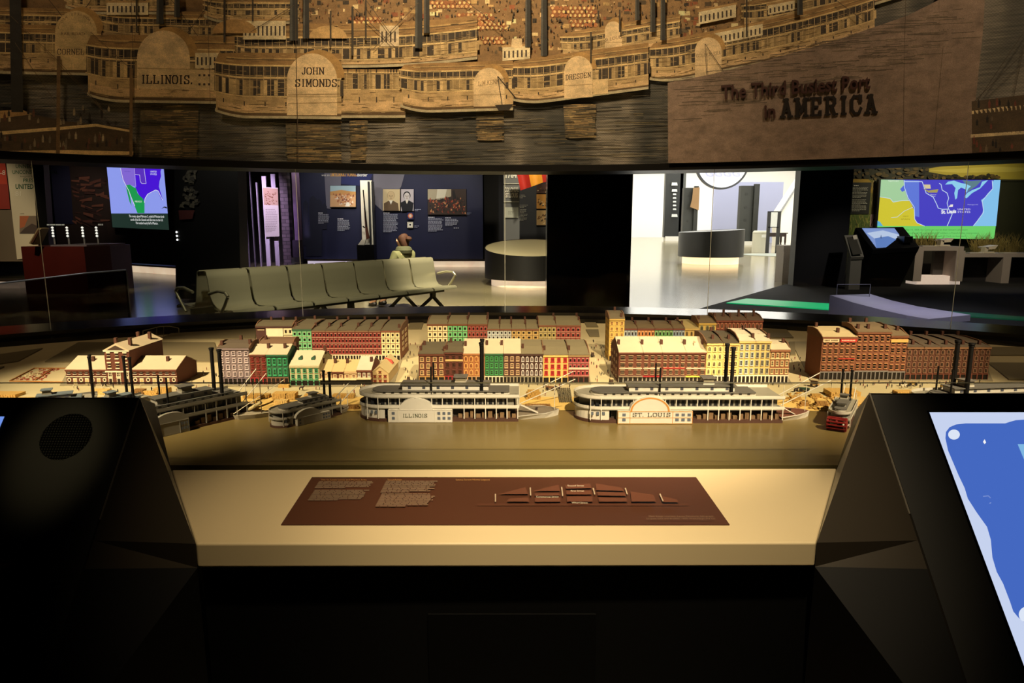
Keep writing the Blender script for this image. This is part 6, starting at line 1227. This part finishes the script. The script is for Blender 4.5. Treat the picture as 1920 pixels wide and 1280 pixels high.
# ---- fourth block
FR = '#70432a'
t = H_('big brown warehouse with pale roof and cream and red signs', 1536, 1600, 711, 632, 613, FR, '#a87850', 6, 4, 'hood', 'flat', '#b5a67e', gf='#6d6a66', gfw=8, chim=((.55, .25), (.2, .9)), rise=.02, pc='#120c09')
band(t, .02, .48, .89, .965, '#cfc09a', text='PORK HOUSE', tcol='#6a5a3a'); band(t, .52, .99, .89, .965, '#b0241c', text='WAREHOUSE', tcol='#e0b8a0'); band(t, .5, .98, .485, .505, '#a83424')
t = H_('tallest brown warehouse in the right block', 1600, 1663, 711, 623, 605, FR, '#a87850', 6, 4, 'hood', 'flat', '#6b5c44', gf='#6d6a66', gfw=8, chim=((.1, .2), (.4, .2), (.9, .2), (.2, .95), (.7, .95)), rise=.02, pc='#120c09')
t = H_('narrow brown warehouse with a tan sign board', 1663, 1695, 711, 630, 610, FR, '#a87850', 3, 4, 'hood', 'flat', '#6b5c44', gf='#6d6a66', gfw=4, chim=((.7, .3),), rise=.02, pc='#120c09'); band(t, 0, 1, .86, .93, '#c9a45a')
for i, (a, b) in enumerate(((1695, 1726), (1726, 1757), (1757, 1788), (1788, 1820), (1820, 1851))):
    H_('brown row house with dark arched windows, %s of five from the tan sign board' % ('first', 'second', 'third', 'fourth', 'fifth')[i], a, b, 711, 651, 628, '#54301f', '#7a5a44', 3, 4, 'arch', 'flat', '#54493a', gf='#6a3826', gfw=3, chim=((.55, .12), (.97, .9)), rise=.012, pc='#17100c', cor='#7d5a3c')
# ================================================================== STEAMBOATS
BW = '#b9b4a6'
def local_text(t, x0, x1, z0, hh, y, col, parent, th=.9, name='name_lettering'):
    ps, tw = slab_polys(t, th); k = hh/6; kx = (x1-x0)/tw; mb = MB()
    for _, p_ in ps: mb.add([(x0 + a*kx, y, z0 + b*k) for a, b in p_], [(0, 1, 2, 3)])
    return mb.ob(name, mat(col, .6), parent, False)
def boat(label, loc, rz, L, W, xh=.84, k=1.0, white=BW, roofc='#5f5c56', deckc='#8f8a7a', pb=None, fun=None, pipes=None, tex=(.26, .70), pil=.55, sky=(.13, .80), name_text=None, trim=None, hull=None, posts=True, group=None, booms=True, red=None, sternhouse=.14, cargo=True, fh=.17):
    t = thing('steamboat', label, 'model boat', loc, rz, group); hw_ = W/2; Xh = L*xh
    z0, z1, z2 = .010*k, .047*k, .083*k; wm = mat(white, .55, var=.06, scale=30); dm = mat(deckc, .7, var=.1, scale=30); rm = mat(roofc, .7, var=.1, scale=30); hm = mat(hull or '#4a2e22', .7, var=.1, scale=30)
    def out(inset=0.0, x_end=None, n=10):
        xe = (x_end or Xh); h_ = hw_ - inset; r = hw_*1.15
        st = [(inset + r - r*math.sin(a), -h_*math.cos(a)) for a in [math.pi*i/(2*n) for i in range(n+1)]]
        return [(xe, -h_)] + st + [(x, -y) for x, y in st[-2::-1]] + [(xe, h_)]
    bow = [(Xh, -hw_*.92), (L*.93, -hw_*.62), (L*.975, -hw_*.30), (L, 0), (L*.975, hw_*.30), (L*.93, hw_*.62), (Xh, hw_*.92)]
    o_ = out()
    MB().prism([(x, y, 0) for x, y in o_], (0, 0, z0)).ob('hull', hm, t, False)
    mb = MB(); n = len(bow); mb.add([(x*.995 if x > Xh else x, y*.8, 0) for x, y in bow] + [(x, y, z0*1.5 + max(0, (x-Xh))/(L-Xh)*.006) for x, y in bow], [(i, i+1, n+i+1, n+i) for i in range(n-1)] + [list(range(n, 2*n)), list(range(n))[::-1]]); mb.ob('bow', wm, t, False)
    MB().add([(x*.998 if x > Xh else x, y*.88, z0*1.5 + max(0, (x-Xh))/(L-Xh)*.006 + .0006) for x, y in bow], [list(range(n))]).ob('foredeck', mat('#6a3f30' if trim else '#7d7262', .7), t, False)
    # stern house, engine room and freight under the boiler deck
    sx = L*sternhouse; q = out(.004, sx); MB().prism([(x, y, z0) for x, y in q], (0, 0, z1 - z0)).ob('stern_house', wm, t, False)
    for i in range(3): MB().box(sx*(.45 + .17*i), sx*(.53 + .17*i), -hw_ + .0025, -hw_ + .006, z0 + (z1-z0)*.45, z0 + (z1-z0)*.75).ob('window', mat('#5d6672', .4), t, False)
    MB().box(sx + .01, Xh - .012, -hw_*.66, hw_*.66, z0, z1).ob('engine_room', mat('#2a211b', .7, var=.3, scale=30), t, False)
    if cargo:
        mb = MB()
        for i in range(int((Xh - L*.5)/.02)): x = L*.5 + i*.02; mb.box(x, x + .014, -hw_*.86, -hw_*.68, z0, z0 + .012 + .006*((i*7) % 3))
        mb.ob('freight', mat('#7a5f42', .8, var=.35, scale=60), t, False)
    # decks
    for nm, z, m_ in (('boiler_deck', z1, dm), ('hurricane_deck', z2, dm)):
        q = out(0, Xh*1.005); MB().prism([(x, y, z - .003) for x, y in q], (0, 0, .003)).ob(nm, m_, t, False)
        r_ = MB(); r_.strip([(x, y, z) for x, y in q], [(x, y, z + .0095*k) for x, y in q]).strip([(x, y*.985, z) for x, y in q], [(x, y*.985, z + .0095*k) for x, y in q]); r_.strip([(x, y, z + .0095*k) for x, y in q], [(x, y*.985, z + .0095*k) for x, y in q]); r_.ob('railing', wm, t, False)
    MB().prism([(x, y, z1) for x, y in out(hw_*.22, Xh - .015)], (0, 0, z2 - z1 - .003)).ob('main_cabin', mat('#8d8a80' if posts else '#5c5a52', .6, var=.1, scale=30), t, False)
    n = int(Xh/.02); mb = MB()
    for i in range(n):
        x = .05 + (Xh - .08)*i/n; mb.box(x, x + .011, -hw_*.78 - .0008, -hw_*.78 + .002, z1 + .008, z2 - .008)
    mb.ob('cabin_windows', mat('#23242a', .35, var=.2), t, False)
    pmesh = MB().box(-.0012, .0012, -.0012, .0012, 0, 1).mesh('post', wm)
    n = int((Xh - L*.06)/.034)
    for i in range(n + 1):
        x = L*.06 + (Xh - L*.06 - .002)*i/n
        for sy in (-1, 1): put('post', pmesh, t, False, loc=(x, sy*(hw_ - .0015), z1), scale=(1, 1, z2 - z1))
        if x > L*.5 or x < sx:
            for sy in (-1, 1): put('post', pmesh, t, False, loc=(x, sy*(hw_ - .0005), z0), scale=(1.3, 1.3, z1 - z0))
    # skylight roof, texas, pilot house
    zt = z2; h1, h2 = .011*k, .030*k
    q0, q1 = L*sky[0], L*sky[1]; r = hw_*.5
    ov = [(q0 + r - r*math.sin(a), -r*math.cos(a)) for a in [math.pi*i/12 for i in range(13)]]
    sk = [(q1, -r)] + ov + [(q1, r)]; SKO = MB().prism([(x, y*.94, zt) for x, y in sk], (0, 0, h1*.8)).ob('skylight', wm, t, False); MB().prism([(x, y*1.06, zt + h1*.8) for x, y in sk], (0, 0, .003)).ob('skylight_roof', rm, SKO, False)
    n = int((q1-q0)/.03); mb = MB()
    for i in range(n): x = q0 + r + (q1-q0-r)*i/n; mb.box(x, x + .010, -r*.94 - .0007, -r*.9, zt + .002, zt + h1*.7)
    mb.ob('skylight_windows', mat('#3a3630', .4), SKO, False)
    a, b = L*tex[0], L*tex[1]; TX_ = MB().box(a, b, -hw_*.36, hw_*.36, zt + h1, zt + h2).ob('texas_cabin', wm, t, False); MB().box(a - .006, b + .006, -hw_*.44, hw_*.44, zt + h2, zt + h2 + .003).ob('texas_roof', rm, TX_, False)
    for i in range(max(4, int((b-a)/.045))): n = max(4, int((b-a)/.045)); x = a + (b-a)*(i+.5)/n; MB().box(x - .005, x + .005, -hw_*.36 - .0012, -hw_*.36, zt + h1 + (h2-h1)*.30, zt + h1 + (h2-h1)*.80).ob('window', mat('#4a4d58', .4), TX_, False)
    x = L*pil; zp = zt + h2 + .003; w = .019*k; PH_ = MB().box(x - w, x + w, -w, w, zp, zp + .006*k).box(x - w, x + w, -w, w, zp + .018*k, zp + .021*k).ob('pilot_house', wm, t, False); MB().box(x - w*.9, x + w*.9, -w*.9, w*.9, zp + .006*k, zp + .018*k).ob('pilot_windows', mat('#7f7a68', .3, var=.2), PH_, False); MB().box(x - w*1.25, x + w*1.25, -w*1.25, w*1.25, zp + .021*k, zp + .024*k).ob('pilot_roof', rm, PH_, False)
    # funnels and pipes
    fm = mat('#070606', .6, var=.2, scale=20, spec=.25)
    for fx, r, hh in ((fun or (L*.65, .0062*k, fh)), ) if fun is None or not isinstance(fun, list) else fun:
        for sy in (-1, 1):
            MB().lathe([(r, 0), (r, hh*.93), (r*1.25, hh*.94), (r*1.15, hh*.965), (r*1.45, hh*.97), (r*1.35, hh)], (fx, sy*hw_*.40, zt), 14).ob('funnel', fm, t, False)
    if pipes:
        for sy in (-1, 1): MB().tube((pipes, sy*hw_*.44, zt), (pipes, sy*hw_*.44, zt + fh*.56), .0032*k).ob('escape_pipe', fm, t, False)
    # paddle boxes
    if pb:
        px0, px1, pc_, pr, ph = [v*L for v in pb[:4]] + [pb[4]*k]; tm = mat(trim, .55) if trim else wm
        for sy in (-1, 1):
            ya, yb_ = sy*(hw_ + .012), sy*(hw_ - .018)
            WH_ = MB().box(px0, px1, min(ya, yb_), max(ya, yb_), .001, z1*.93).ob('wheel_house', wm, t, False)
            arc = [(pc_ + pr*math.cos(a), ya, z1*.93 + (ph - z1*.93)*math.sin(a)) for a in [math.pi*i/20 for i in range(21)]]
            PB_ = MB().prism(arc, (0, yb_ - ya, 0)).ob('paddle_box', wm, t, False)
            if sy < 0:
                if trim:
                    inn = [(pc_ + pr*.88*math.cos(a), ya - .0008, z1*.93 + (ph - z1*.93)*.88*math.sin(a)) for a in [math.pi*i/20 for i in range(21)]]; o2 = [(pc_ + pr*.97*math.cos(a), ya - .0008, z1*.93 + (ph - z1*.93)*.97*math.sin(a)) for a in [math.pi*i/20 for i in range(21)]]
                    MB().strip(o2, inn).ob('arc_trim', tm, PB_, False)
                for x in (px0, px0 + (px1-px0)*.16, px0 + (px1-px0)*.73, px1 - .0015): MB().box(x, x + .0015, ya - .0012, ya, .001, z1*.93).ob('pilaster', tm, WH_, False)
                for z in (.0015, z1*.45, z1*.90):
                    if trim or z > z1*.8: MB().box(px0, px1, ya - .001, ya, z, z + .0015).ob('batten', tm, WH_, False)
                wmm = mat('#5f6878', .4)
                for fx in (.06, .77, .85, .93):
                    for z in (.22, .58): MB().box(px0 + (px1-px0)*fx, px0 + (px1-px0)*(fx + .045), ya - .001, ya, z1*z, z1*(z + .2)).ob('window', wmm, WH_, False)
                if name_text: local_text(name_text, px0 + (px1-px0)*(.2 if trim else .235), px0 + (px1-px0)*(.70 if trim else .61), z1*(.56 if trim else .40), z1*(.26 if trim else .24), ya - .0015, '#6e6f66' if trim else '#54604a', WH_)
    if red:
        for i in range(8): a0 = math.pi*i/4; MB().box(-.040, -.038, -hw_*.8, hw_*.8, 0, .001) if False else None
        cx, cz, r = -.020, .021, .021; mb = MB()
        for sy in (-.75, 0, .75): mb.tube((cx, sy*hw_ - .003, cz), (cx, sy*hw_ + .003, cz), r, n=16)
        for i in range(12): a0 = math.pi*i/6; c_ = (cx + r*.95*math.cos(a0), cz + r*.95*math.sin(a0)); mb.bar((c_[0], -hw_*.8, c_[1]), (c_[0], hw_*.8, c_[1]), .010, .003)
        mb.ob('stern_wheel', mat(red, .55, var=.15, scale=30), t, False)
    # gear on the bow
    if booms:
        bz = z2*1.02; wp = mat('#d8d2c2', .5)
        for sy in (-.55, .45): MB().tube((Xh*1.0, sy*hw_, z1*1.05), (Xh + (L-Xh)*1.35, sy*hw_, z2*1.65 if sy < 0 else z2*1.75), .0016).ob('boom', wp, t, False)
        MB().tube((L*.975, -hw_*.1, z0*1.5), (L*.975, -hw_*.1, z2*1.35), .0013).ob('jack_staff', wp, t, False); MB().tube((Xh*1.005, -hw_*.8, z1), (Xh*1.005, -hw_*.8, z2*1.5), .0012).ob('derrick_post', wp, t, False)
        MB().lathe([(.005, 0), (.004, .004), (.003, .008), (.005, .011)], (Xh + (L-Xh)*.45, 0, z0*1.5), 10).ob('capstan', mat('#3a2a22', .6), t, False)
        MB().bar((Xh + .006, -hw_*.45, z1), (Xh + (L-Xh)*.5, -hw_*.45, z0*1.6), .014, .002).ob('stage_plank', wm, t, False)
    return t
WI = .165
p0 = G(665, 792, zr); p1 = G(1052, 792, zr); L1 = p1.x - p0.x; fx = lambda px: (px - 665)/387
boat('white steamboat lettered ILLINOIS with tall black funnels', (p0.x, p0.y + WI/2 + .012, zr), 0, L1, WI, fx(972), 1.0, pb=(fx(728), fx(848), fx(780), fx(811)-fx(780), .083), fun=[(L1*fx(902), .0058, .178)], pipes=L1*fx(806), tex=(fx(750), fx(915)), pil=fx(861), sky=(fx(690), fx(955)), name_text='ILLINOIS', sternhouse=fx(712), white='#d8d4ca')
p0 = G(1080, 795, zr); p1 = G(1540, 795, zr); L2 = p1.x - p0.x; fx = lambda px: (px - 1080)/460
boat('cream steamboat lettered ST. LOUIS with an orange paddle box arch', (p0.x, p0.y + WI/2 + .012, zr), 0, L2, WI, fx(1470), 1.0, pb=(fx(1158), fx(1298), fx(1218), fx(1256)-fx(1218), .092), fun=[(L2*fx(1379), .0062, .165)], pipes=L2*fx(1242), tex=(fx(1184), fx(1386)), pil=fx(1338), sky=(fx(1112), fx(1425)), name_text='ST. LOUIS', trim='#c98a3c', white='#d8d2c4', sternhouse=fx(1143))
def boat_between(label, a, b, W, **k):
    p, q = G(*a, zr), G(*b, zr); d = q - p; L_ = d.length; n = Vector((-d.y, d.x, 0)).normalized()
    c = p + n*W*.5; return boat(label, (c.x, c.y, zr), math.atan2(d.y, d.x), L_, W, **k)
boat_between('small grey steamboat with round paddle boxes moored between two larger boats', (523, 806), (668, 770), .088, k=.62, xh=.80, pb=(.20, .62, .34, .155, .085), fun=[(.215, .0045, .10)], tex=(.36, .64), pil=.52, sky=(.1, .76), white='#b0aa9c', sternhouse=.16, cargo=False, fh=.1)
boat_between('long dark grey steamboat with open sides partly behind the left kiosk', (215, 838), (500, 772), .13, k=.95, xh=.86, pb=(.22, .44, .33, .11, .075), fun=[(.36, .0062, .16)], pipes=.18, tex=(.30, .66), pil=.50, sky=(.12, .80), white='#8f8b80', deckc='#6a675e', roofc='#57554f', sternhouse=.12)
boat_between('steamboat behind the left kiosk showing a slim pair of funnels left of the other pair', (10, 800), (215, 776), .10, k=.72, xh=.84, fun=[(.25, .0042, .145)], tex=(.3, .6), pil=.38, sky=(.1, .7), white='#77736a', roofc='#5f6a70', booms=False, fh=.12)
boat_between('steamboat hidden behind the left kiosk with funnels beside the dark grey boat', (165, 808), (318, 770), .09, k=.72, xh=.84, fun=[(.17, .0045, .15)], tex=(.3, .6), pil=.38, sky=(.1, .7), white='#77736a', roofc='#5f6a70', booms=False, fh=.12)
p_ = G(1566, 812, zr); q_ = G(1652, 752, zr); d = q_ - p_
boat('white boat with a bright red stern wheel beside the right kiosk', (p_.x + .03, p_.y + .05, zr), math.radians(58), .27, .070, xh=.84, k=.60, tex=(.25, .6), pil=.5, sky=(.1, .76), fun=[(.17, .0036, .115)], red='#7d1a17', white='#c4bfb2', booms=True, cargo=False)
p_ = G(1722, 790, zr)
boat('big steamboat behind the right kiosk with two thick black funnels', (p_.x, p_.y + .03, zr), math.radians(7), .60, .15, xh=.84, k=.95, tex=(.2, .7), pil=.30, sky=(.1, .76), fun=[(.16, .0075, .185)], pipes=.10, white='#c4bfb2')
# a small sailing boat at the levee
sb = thing('sail_boat', 'small white open boat with a bare mast behind the dark grey steamboat', 'model boat', G(478, 782, zr)); c = sb.location; 
hb2 = [(-.07, 0), (-.055, -.018), (0, -.024), (.05, -.016), (.075, 0), (.05, .016), (0, .024), (-.055, .018)]
MB().prism([(x*.9, y*.7, 0) for x, y in hb2], (0, 0, .004)).strip([(x*.9, y*.7, 0) for x, y in hb2], [(x, y, .016) for x, y in hb2], 0, True).add([(x*.96, y*.9, .012) for x, y in hb2], [list(range(8))]).ob('hull', mat('#a39a84', .6, var=.1), sb, False, rot=(0, 0, .4))
MB().tube((.02, .01, .012), (.02, .01, .15), .0014).ob('mast', mat('#6a5a44', .6), sb, False); MB().tube((-.06, -.03, .02), (.09, .05, .12), .0012).ob('boom', mat('#d8cfb4', .6), sb, False); MB().tube((.02, .01, .05), (-.03, .02, .02), .006).ob('furled_sail', mat('#c9b884', .8), sb, False)
# ================================================================== FREIGHT ON THE LEVEE
def lev(px, py):
    g_ = G(px, py, zg)
    if g_.y < yl:
        for z in [zg - .02*i/20 for i in range(21)]:
            g_ = G(px, py, z); zz = zr + (zg-zr)*max(0, min(1, (g_.y - yw)/(yl - yw)))
            if z <= zz + .0006: break
    return g_
WOODS = [mat(c, .85, var=.25, scale=60) for c in ('#c9a258', '#b08a44', '#d6b56e', '#8a6434', '#9a7238')]
def plank_stack(label, px, py, nx, nz, l, w, h, m, rz=0.0):
    c = lev(px, py); t = thing('lumber_stack', label, 'lumber', c, rz); me = MB().box(-.5, .5, -.5, .5, 0, 1).mesh('plank', WOODS[m])
    for j in range(nz):
        for i in range(nx): put('plank', me, t, False, loc=((i - (nx-1)/2)*w, 0, j*h), scale=(w*.9, l*(1 - .03*((i*5+j*3) % 4)), h*.92))
    return t
def bale_pile(label, px, py, nx, ny, nz, s_, m, cat='freight', name='bale_pile', rz=0.0):
    c = lev(px, py); t = thing(name, label, cat, c, rz); me = MB().prism([(-.5, -.45, 0), (.5, -.45, 0), (.5, .45, 0), (-.5, .45, 0)], (0, 0, .88)).mesh('bale', WOODS[m])
    for k in range(nz):
        for j in range(ny - (k > 1)):
            for i in range(nx - k % 2): put('bale', me, t, False, loc=((i - (nx-1-k % 2)/2)*s_*1.1, j*s_, k*s_*.85), rot=(0, 0, .1*((i+j+k) % 3 - 1)), scale=(s_, s_*.9, s_*.92))
    return t
for a in (('wide yellow lumber stack in front of the green houses', 535, 746, 10, 4, .045, .0085, .0055, 0), ('small yellow lumber stack on the kerb behind the wide one', 533, 726, 7, 2, .02, .006, .006, 0), ('low plank pile near the sail boat mast', 482, 744, 12, 2, .03, .008, .006, 1), ('loose plank pile left of the small steamboat', 528, 758, 6, 3, .03, .008, .006, 2), ('low plank pile beside the dark grey steamboat bow', 463, 760, 7, 2, .04, .008, .005, 0), ('flat plank pile behind the small steamboat', 590, 744, 8, 2, .03, .009, .006, 0), ('flat plank pile at the small steamboat funnels', 645, 744, 9, 2, .03, .009, .006, 1),
    ('broad pale lumber deck nearest the red stern wheel', 1598, 757, 13, 3, .06, .0085, .007, 2), ('broad pale lumber deck farther up the levee on the right', 1578, 741, 13, 3, .07, .0085, .007, 0), ('lumber pile just above the right kiosk', 1700, 738, 10, 2, .04, .009, .006, 0), ('lumber pile above the right kiosk, farther right', 1760, 738, 14, 2, .04, .009, .006, 1), ('lumber pile at the far right of the levee', 1895, 735, 9, 3, .04, .009, .006, 3), ('yellow lumber pile at the far left of the levee', 12, 742, 12, 2, .06, .009, .006, 0), ('lumber pile between the left funnels', 190, 738, 8, 3, .03, .008, .006, 2), ('reddish lumber pile right of the left funnels', 262, 738, 5, 3, .03, .008, .006, 3), ('lumber pile beside the dark grey boat pilot house', 305, 738, 7, 4, .03, .008, .006, 0)): plank_stack(*a)
for a in (('pile of brown bales on the levee behind the ILLINOIS bow', 1000, 748, 5, 3, 4, .010, 1), ('long wall of brown bales at the ILLINOIS bow tip', 1008, 766, 10, 2, 2, .0092, 3), ('scattered bale heap behind the ST. LOUIS bow', 1492, 750, 5, 3, 2, .008, 1), ('grey green bale heap nearest the ST. LOUIS bow', 1508, 761, 4, 2, 2, .008, 4), ('bale heap in front of the lumber decks', 1540, 760, 5, 2, 2, .009, 4), ('small bale heap up the levee near the green wagon', 1530, 745, 5, 2, 2, .008, 1), ('small heap of dark bales behind the small steamboat bow', 662, 766, 5, 2, 2, .008, 4), ('heap of logs and bales by the left funnels', 120, 742, 5, 2, 2, .008, 4), ('heap of light bales at the dark grey boat', 283, 742, 6, 2, 3, .008, 0)): bale_pile(*a)
# barrels in rows
bm1 = MB().lathe([(.0022, 0), (.0030, .0025), (.0030, .0045), (.0022, .007)], (0, 0, 0), 8).mesh('barrel', mat('#5c5440', .7, var=.3, scale=80))
c0 = lev(1050, 752)
for j in range(9):
    for i in range(7):
        c = lev(1050 + i*3.6 - j*.5, 754 - j*3.0); o = put('barrel', bm1, loc=c, scale=(1.15, 1.15, 1)); tag(o, 'dark barrel set out in rows on the levee between the two big boats', 'barrel', 'barrels in rows between the big boats')
for i in range(6):
    for j in range(5):
        c = lev(1078 + i*3.4, 752 - j*4.2); o = put('barrel', bm1, loc=c, scale=(1.15, 1.15, 1)); tag(o, 'dark barrel in the patch at the ST. LOUIS stern', 'barrel', 'barrels at the second boat')
rs_ = random.Random(11); sk = MB().lathe([(.001, 0), (.0045, .001), (.0045, .004), (.001, .006)], (0, 0, 0), 7).mesh('sack', WOODS[1]); sk2 = MB().lathe([(.001, 0), (.0045, .001), (.0045, .004), (.001, .006)], (0, 0, 0), 7).mesh('sack', WOODS[4])
for i in range(70):
    o = put('sack', rs_.choice((sk, sk2)), loc=lev(rs_.uniform(1474, 1560), rs_.uniform(734, 768)), rot=(0, 0, rs_.uniform(0, 3)), scale=(1.3, .9, 1)); tag(o, 'small sack lying among the scattered freight on the right levee', 'sack', 'sacks scattered on the right levee')
# fenced yard of pale and red goods at the far left
yd = thing('goods_yard', 'square yard edged with low rails at the far left of the model', 'yard', G(70, 708, zs_))
for a, b in (((18, 714), (64, 690)), ((64, 690), (124, 690)), ((18, 714), (120, 716)), ((66, 712), (100, 691))): MB().bar(G(*a, zg + .003), G(*b, zg + .003), .003, .004).ob('rail', mat('#a8743a', .8), yd)
gm = [MB().box(-.005, .005, -.002, .002, 0, .003).mesh('bundle', mat(c, .8, var=.2, scale=60)) for c in ('#d9caa0', '#9a4a34', '#8a3a2c')]
for i in range(95):
    u, v = rs_.random(), rs_.random(); x = 26 + 46*v + (u)*52*(1 - .2*v); y = 713 - 22*v
    o = put('goods_bundle', gm[0] if (x < 74 and v > .3 and rs_.random() < .8) else rs_.choice(gm[1:]), loc=G(x, y, zg), rot=(0, 0, rs_.uniform(0, 3))); tag(o, 'small pale or reddish bundle lying in the far left yard', 'bundle', 'bundles in the left yard')
# ================================================================== WAGONS, HORSES, TOWNSPEOPLE
def wagon(label, px, py, body, rz=0.0, cover=True, s_=1.0):
    t = thing('wagon', label, 'wagon', G(px, py, zs_), rz); bmm = mat(body, .7, var=.15, scale=60)
    MB().box(-.006*s_, .006*s_, -.014*s_, .014*s_, .004*s_, .010*s_).ob('bed', bmm, t, False)
    for x in (-1, 1):
        for y in (-1, 1): MB().tube((x*.0064*s_, y*.009*s_, .0045*s_), (x*.0078*s_, y*.009*s_, .0045*s_), .0045*s_, n=12).ob('wheel', mat('#1f1712', .7), t, False)
    if cover: MB().box(-.007*s_, .007*s_, -.011*s_, .013*s_, .022*s_, .024*s_).ob('canopy', mat('#b3a27a', .7), t, False); MB().box(-.006*s_, .006*s_, -.010*s_, .012*s_, .010*s_, .022*s_).ob('cab', mat('#3a281c', .6), t, False)
    return t
wagon('dark covered carriage standing high in the street right of the middle block', 1111, 668, '#2a1c14', 0, True, 1.0); wagon('dark covered carriage at the foot of the same street', 1146, 720, '#2a1c14', .05, True, 1.0); wagon('dark carriage in the street left of the middle block', 766, 714, '#4a3420', .1, True, .9)
wagon('dark carriage parked at the lavender corner house', 414, 706, '#1c1814', 0, True, .8); wagon('green open wagon behind the ST. LOUIS bow', 1508, 733, '#24402a', 1.2, False, 1.3); wagon('tan covered wagon beside the green open one', 1527, 724, '#b08c58', .9, True, 1.1); wagon('tan cart in front of the right warehouses', 1710, 722, '#b5924a', 1.5, False, 1.2); wagon('brown freight cart on the levee by the ILLINOIS booms', 1032, 730, '#7a5434', 1.3, False, 1.2); wagon('tan cart in front of the dark arched row houses', 1771, 727, '#b5924a', 1.5, False, 1.0)
HV = [(0, 0, .011), (.006, 0, .0112), (.010, 0, .0145), (.012, 0, .017), (.0145, 0, .0155), (-.006, 0, .0112), (.006, .0018, .006), (.0062, .0018, 0), (.006, -.0018, .006), (.0065, -.0018, 0), (-.006, .0018, .006), (-.0068, .0018, 0), (-.006, -.0018, .006), (-.0062, -.0018, 0), (-.0085, 0, .007)]
HE = [(0, 1), (1, 2), (2, 3), (3, 4), (0, 5), (1, 6), (6, 7), (1, 8), (8, 9), (5, 10), (10, 11), (5, 12), (12, 13), (5, 14)]
hr = [skin_mesh('horse', HV, HE, [.0026, .0028, .0019, .0014, .001, .0027, .0011, .0007, .0011, .0007, .0012, .0007, .0012, .0007, .0006], mat(c, .7), 0) for c in ('#2a1a12', '#8a6a4a', '#c9bda4')]
for i, (lab, x, y, rz, c) in enumerate((('dark horse beside the green open wagon', 1492, 734, .3, 0), ('dark horse hitched to the tan cart at the warehouses', 1690, 723, 0, 0), ('pale horse hitched to the tan cart at the warehouses', 1694, 727, 0, 2), ('brown horse on the levee by the freight cart', 1046, 731, 2.8, 0), ('pale horse in front of the orange arched house', 885, 727, .2, 2), ('dark horse in front of the brick hall', 196, 724, 0, 0), ('brown horse left of the small plank pile', 400, 734, 3.0, 1), ('dark horse near the wide lumber stack', 565, 731, 0, 0))):
    tag(put('horse', hr[c], loc=G(x, y, zs_), rot=(0, 0, rz)), lab, 'horse')
PV = [(0, 0, .0062), (0, 0, .0098), (0, 0, .0112), (0, 0, .0128), (.0016, 0, .0095), (.0022, .0008, .0064), (-.0016, 0, .0095), (-.0022, .0008, .0064), (.0008, 0, .003), (.0009, .0003, 0), (-.0008, 0, .003), (-.0009, -.0003, 0)]
PE = [(0, 1), (1, 2), (2, 3), (1, 4), (4, 5), (1, 6), (6, 7), (0, 8), (8, 9), (0, 10), (10, 11)]
fg_ = [skin_mesh('figurine', PV, PE, [.0013, .0014, .0006, .001, .0006, .0005, .0006, .0005, .0007, .0006, .0007, .0006], mat(c, .7), 0) for c in ('#1f1a18', '#3a2c22', '#c9bda4', '#7a2a22', '#4a4438')]
zones = [(430, 740, 721, 733, 30, 'on the wharf street before the first block'), (790, 1105, 721, 731, 34, 'on the wharf street before the middle block'), (1160, 1480, 721, 731, 30, 'on the wharf street before the third block'), (1540, 1850, 715, 731, 44, 'on the wharf street before the warehouses'), (744, 782, 640, 716, 26, 'in the street left of the middle block'), (1108, 1150, 640, 716, 34, 'in the street right of the middle block'), (1480, 1528, 668, 716, 14, 'in the street left of the warehouses'), (380, 412, 690, 720, 6, 'beside the lavender corner house'), (130, 360, 722, 738, 24, 'in front of the brick hall'), (660, 1060, 735, 745, 14, 'on the levee behind the ILLINOIS'), (365, 410, 722, 740, 10, 'between the brick hall and the first block')]
for xa, xb, ya, yb_, n, zl in zones:
    for i in range(n):
        x = rs_.uniform(xa, xb); y = rs_.uniform(ya, yb_); s_ = rs_.uniform(.85, 1.12)
        if xa in (744, 1108, 1480): k = (y - ya)/(yb_ - ya); cxx = (xa+xb)/2; x = cxx + (x - cxx)*(.6 + .4*k) + {744: (1-k)*14, 1108: -(1-k)*8, 1480: -(1-k)*18}[xa]
        o = put('figurine', rs_.choice(fg_), loc=G(x, y, zg + .0005) if y > 716 else G(x, y, zg), rot=(0, 0, rs_.uniform(0, 6)), scale=(s_, s_, s_)); tag(o, 'tiny painted townsperson figurine ' + zl, 'figurine', 'townspeople ' + zl)
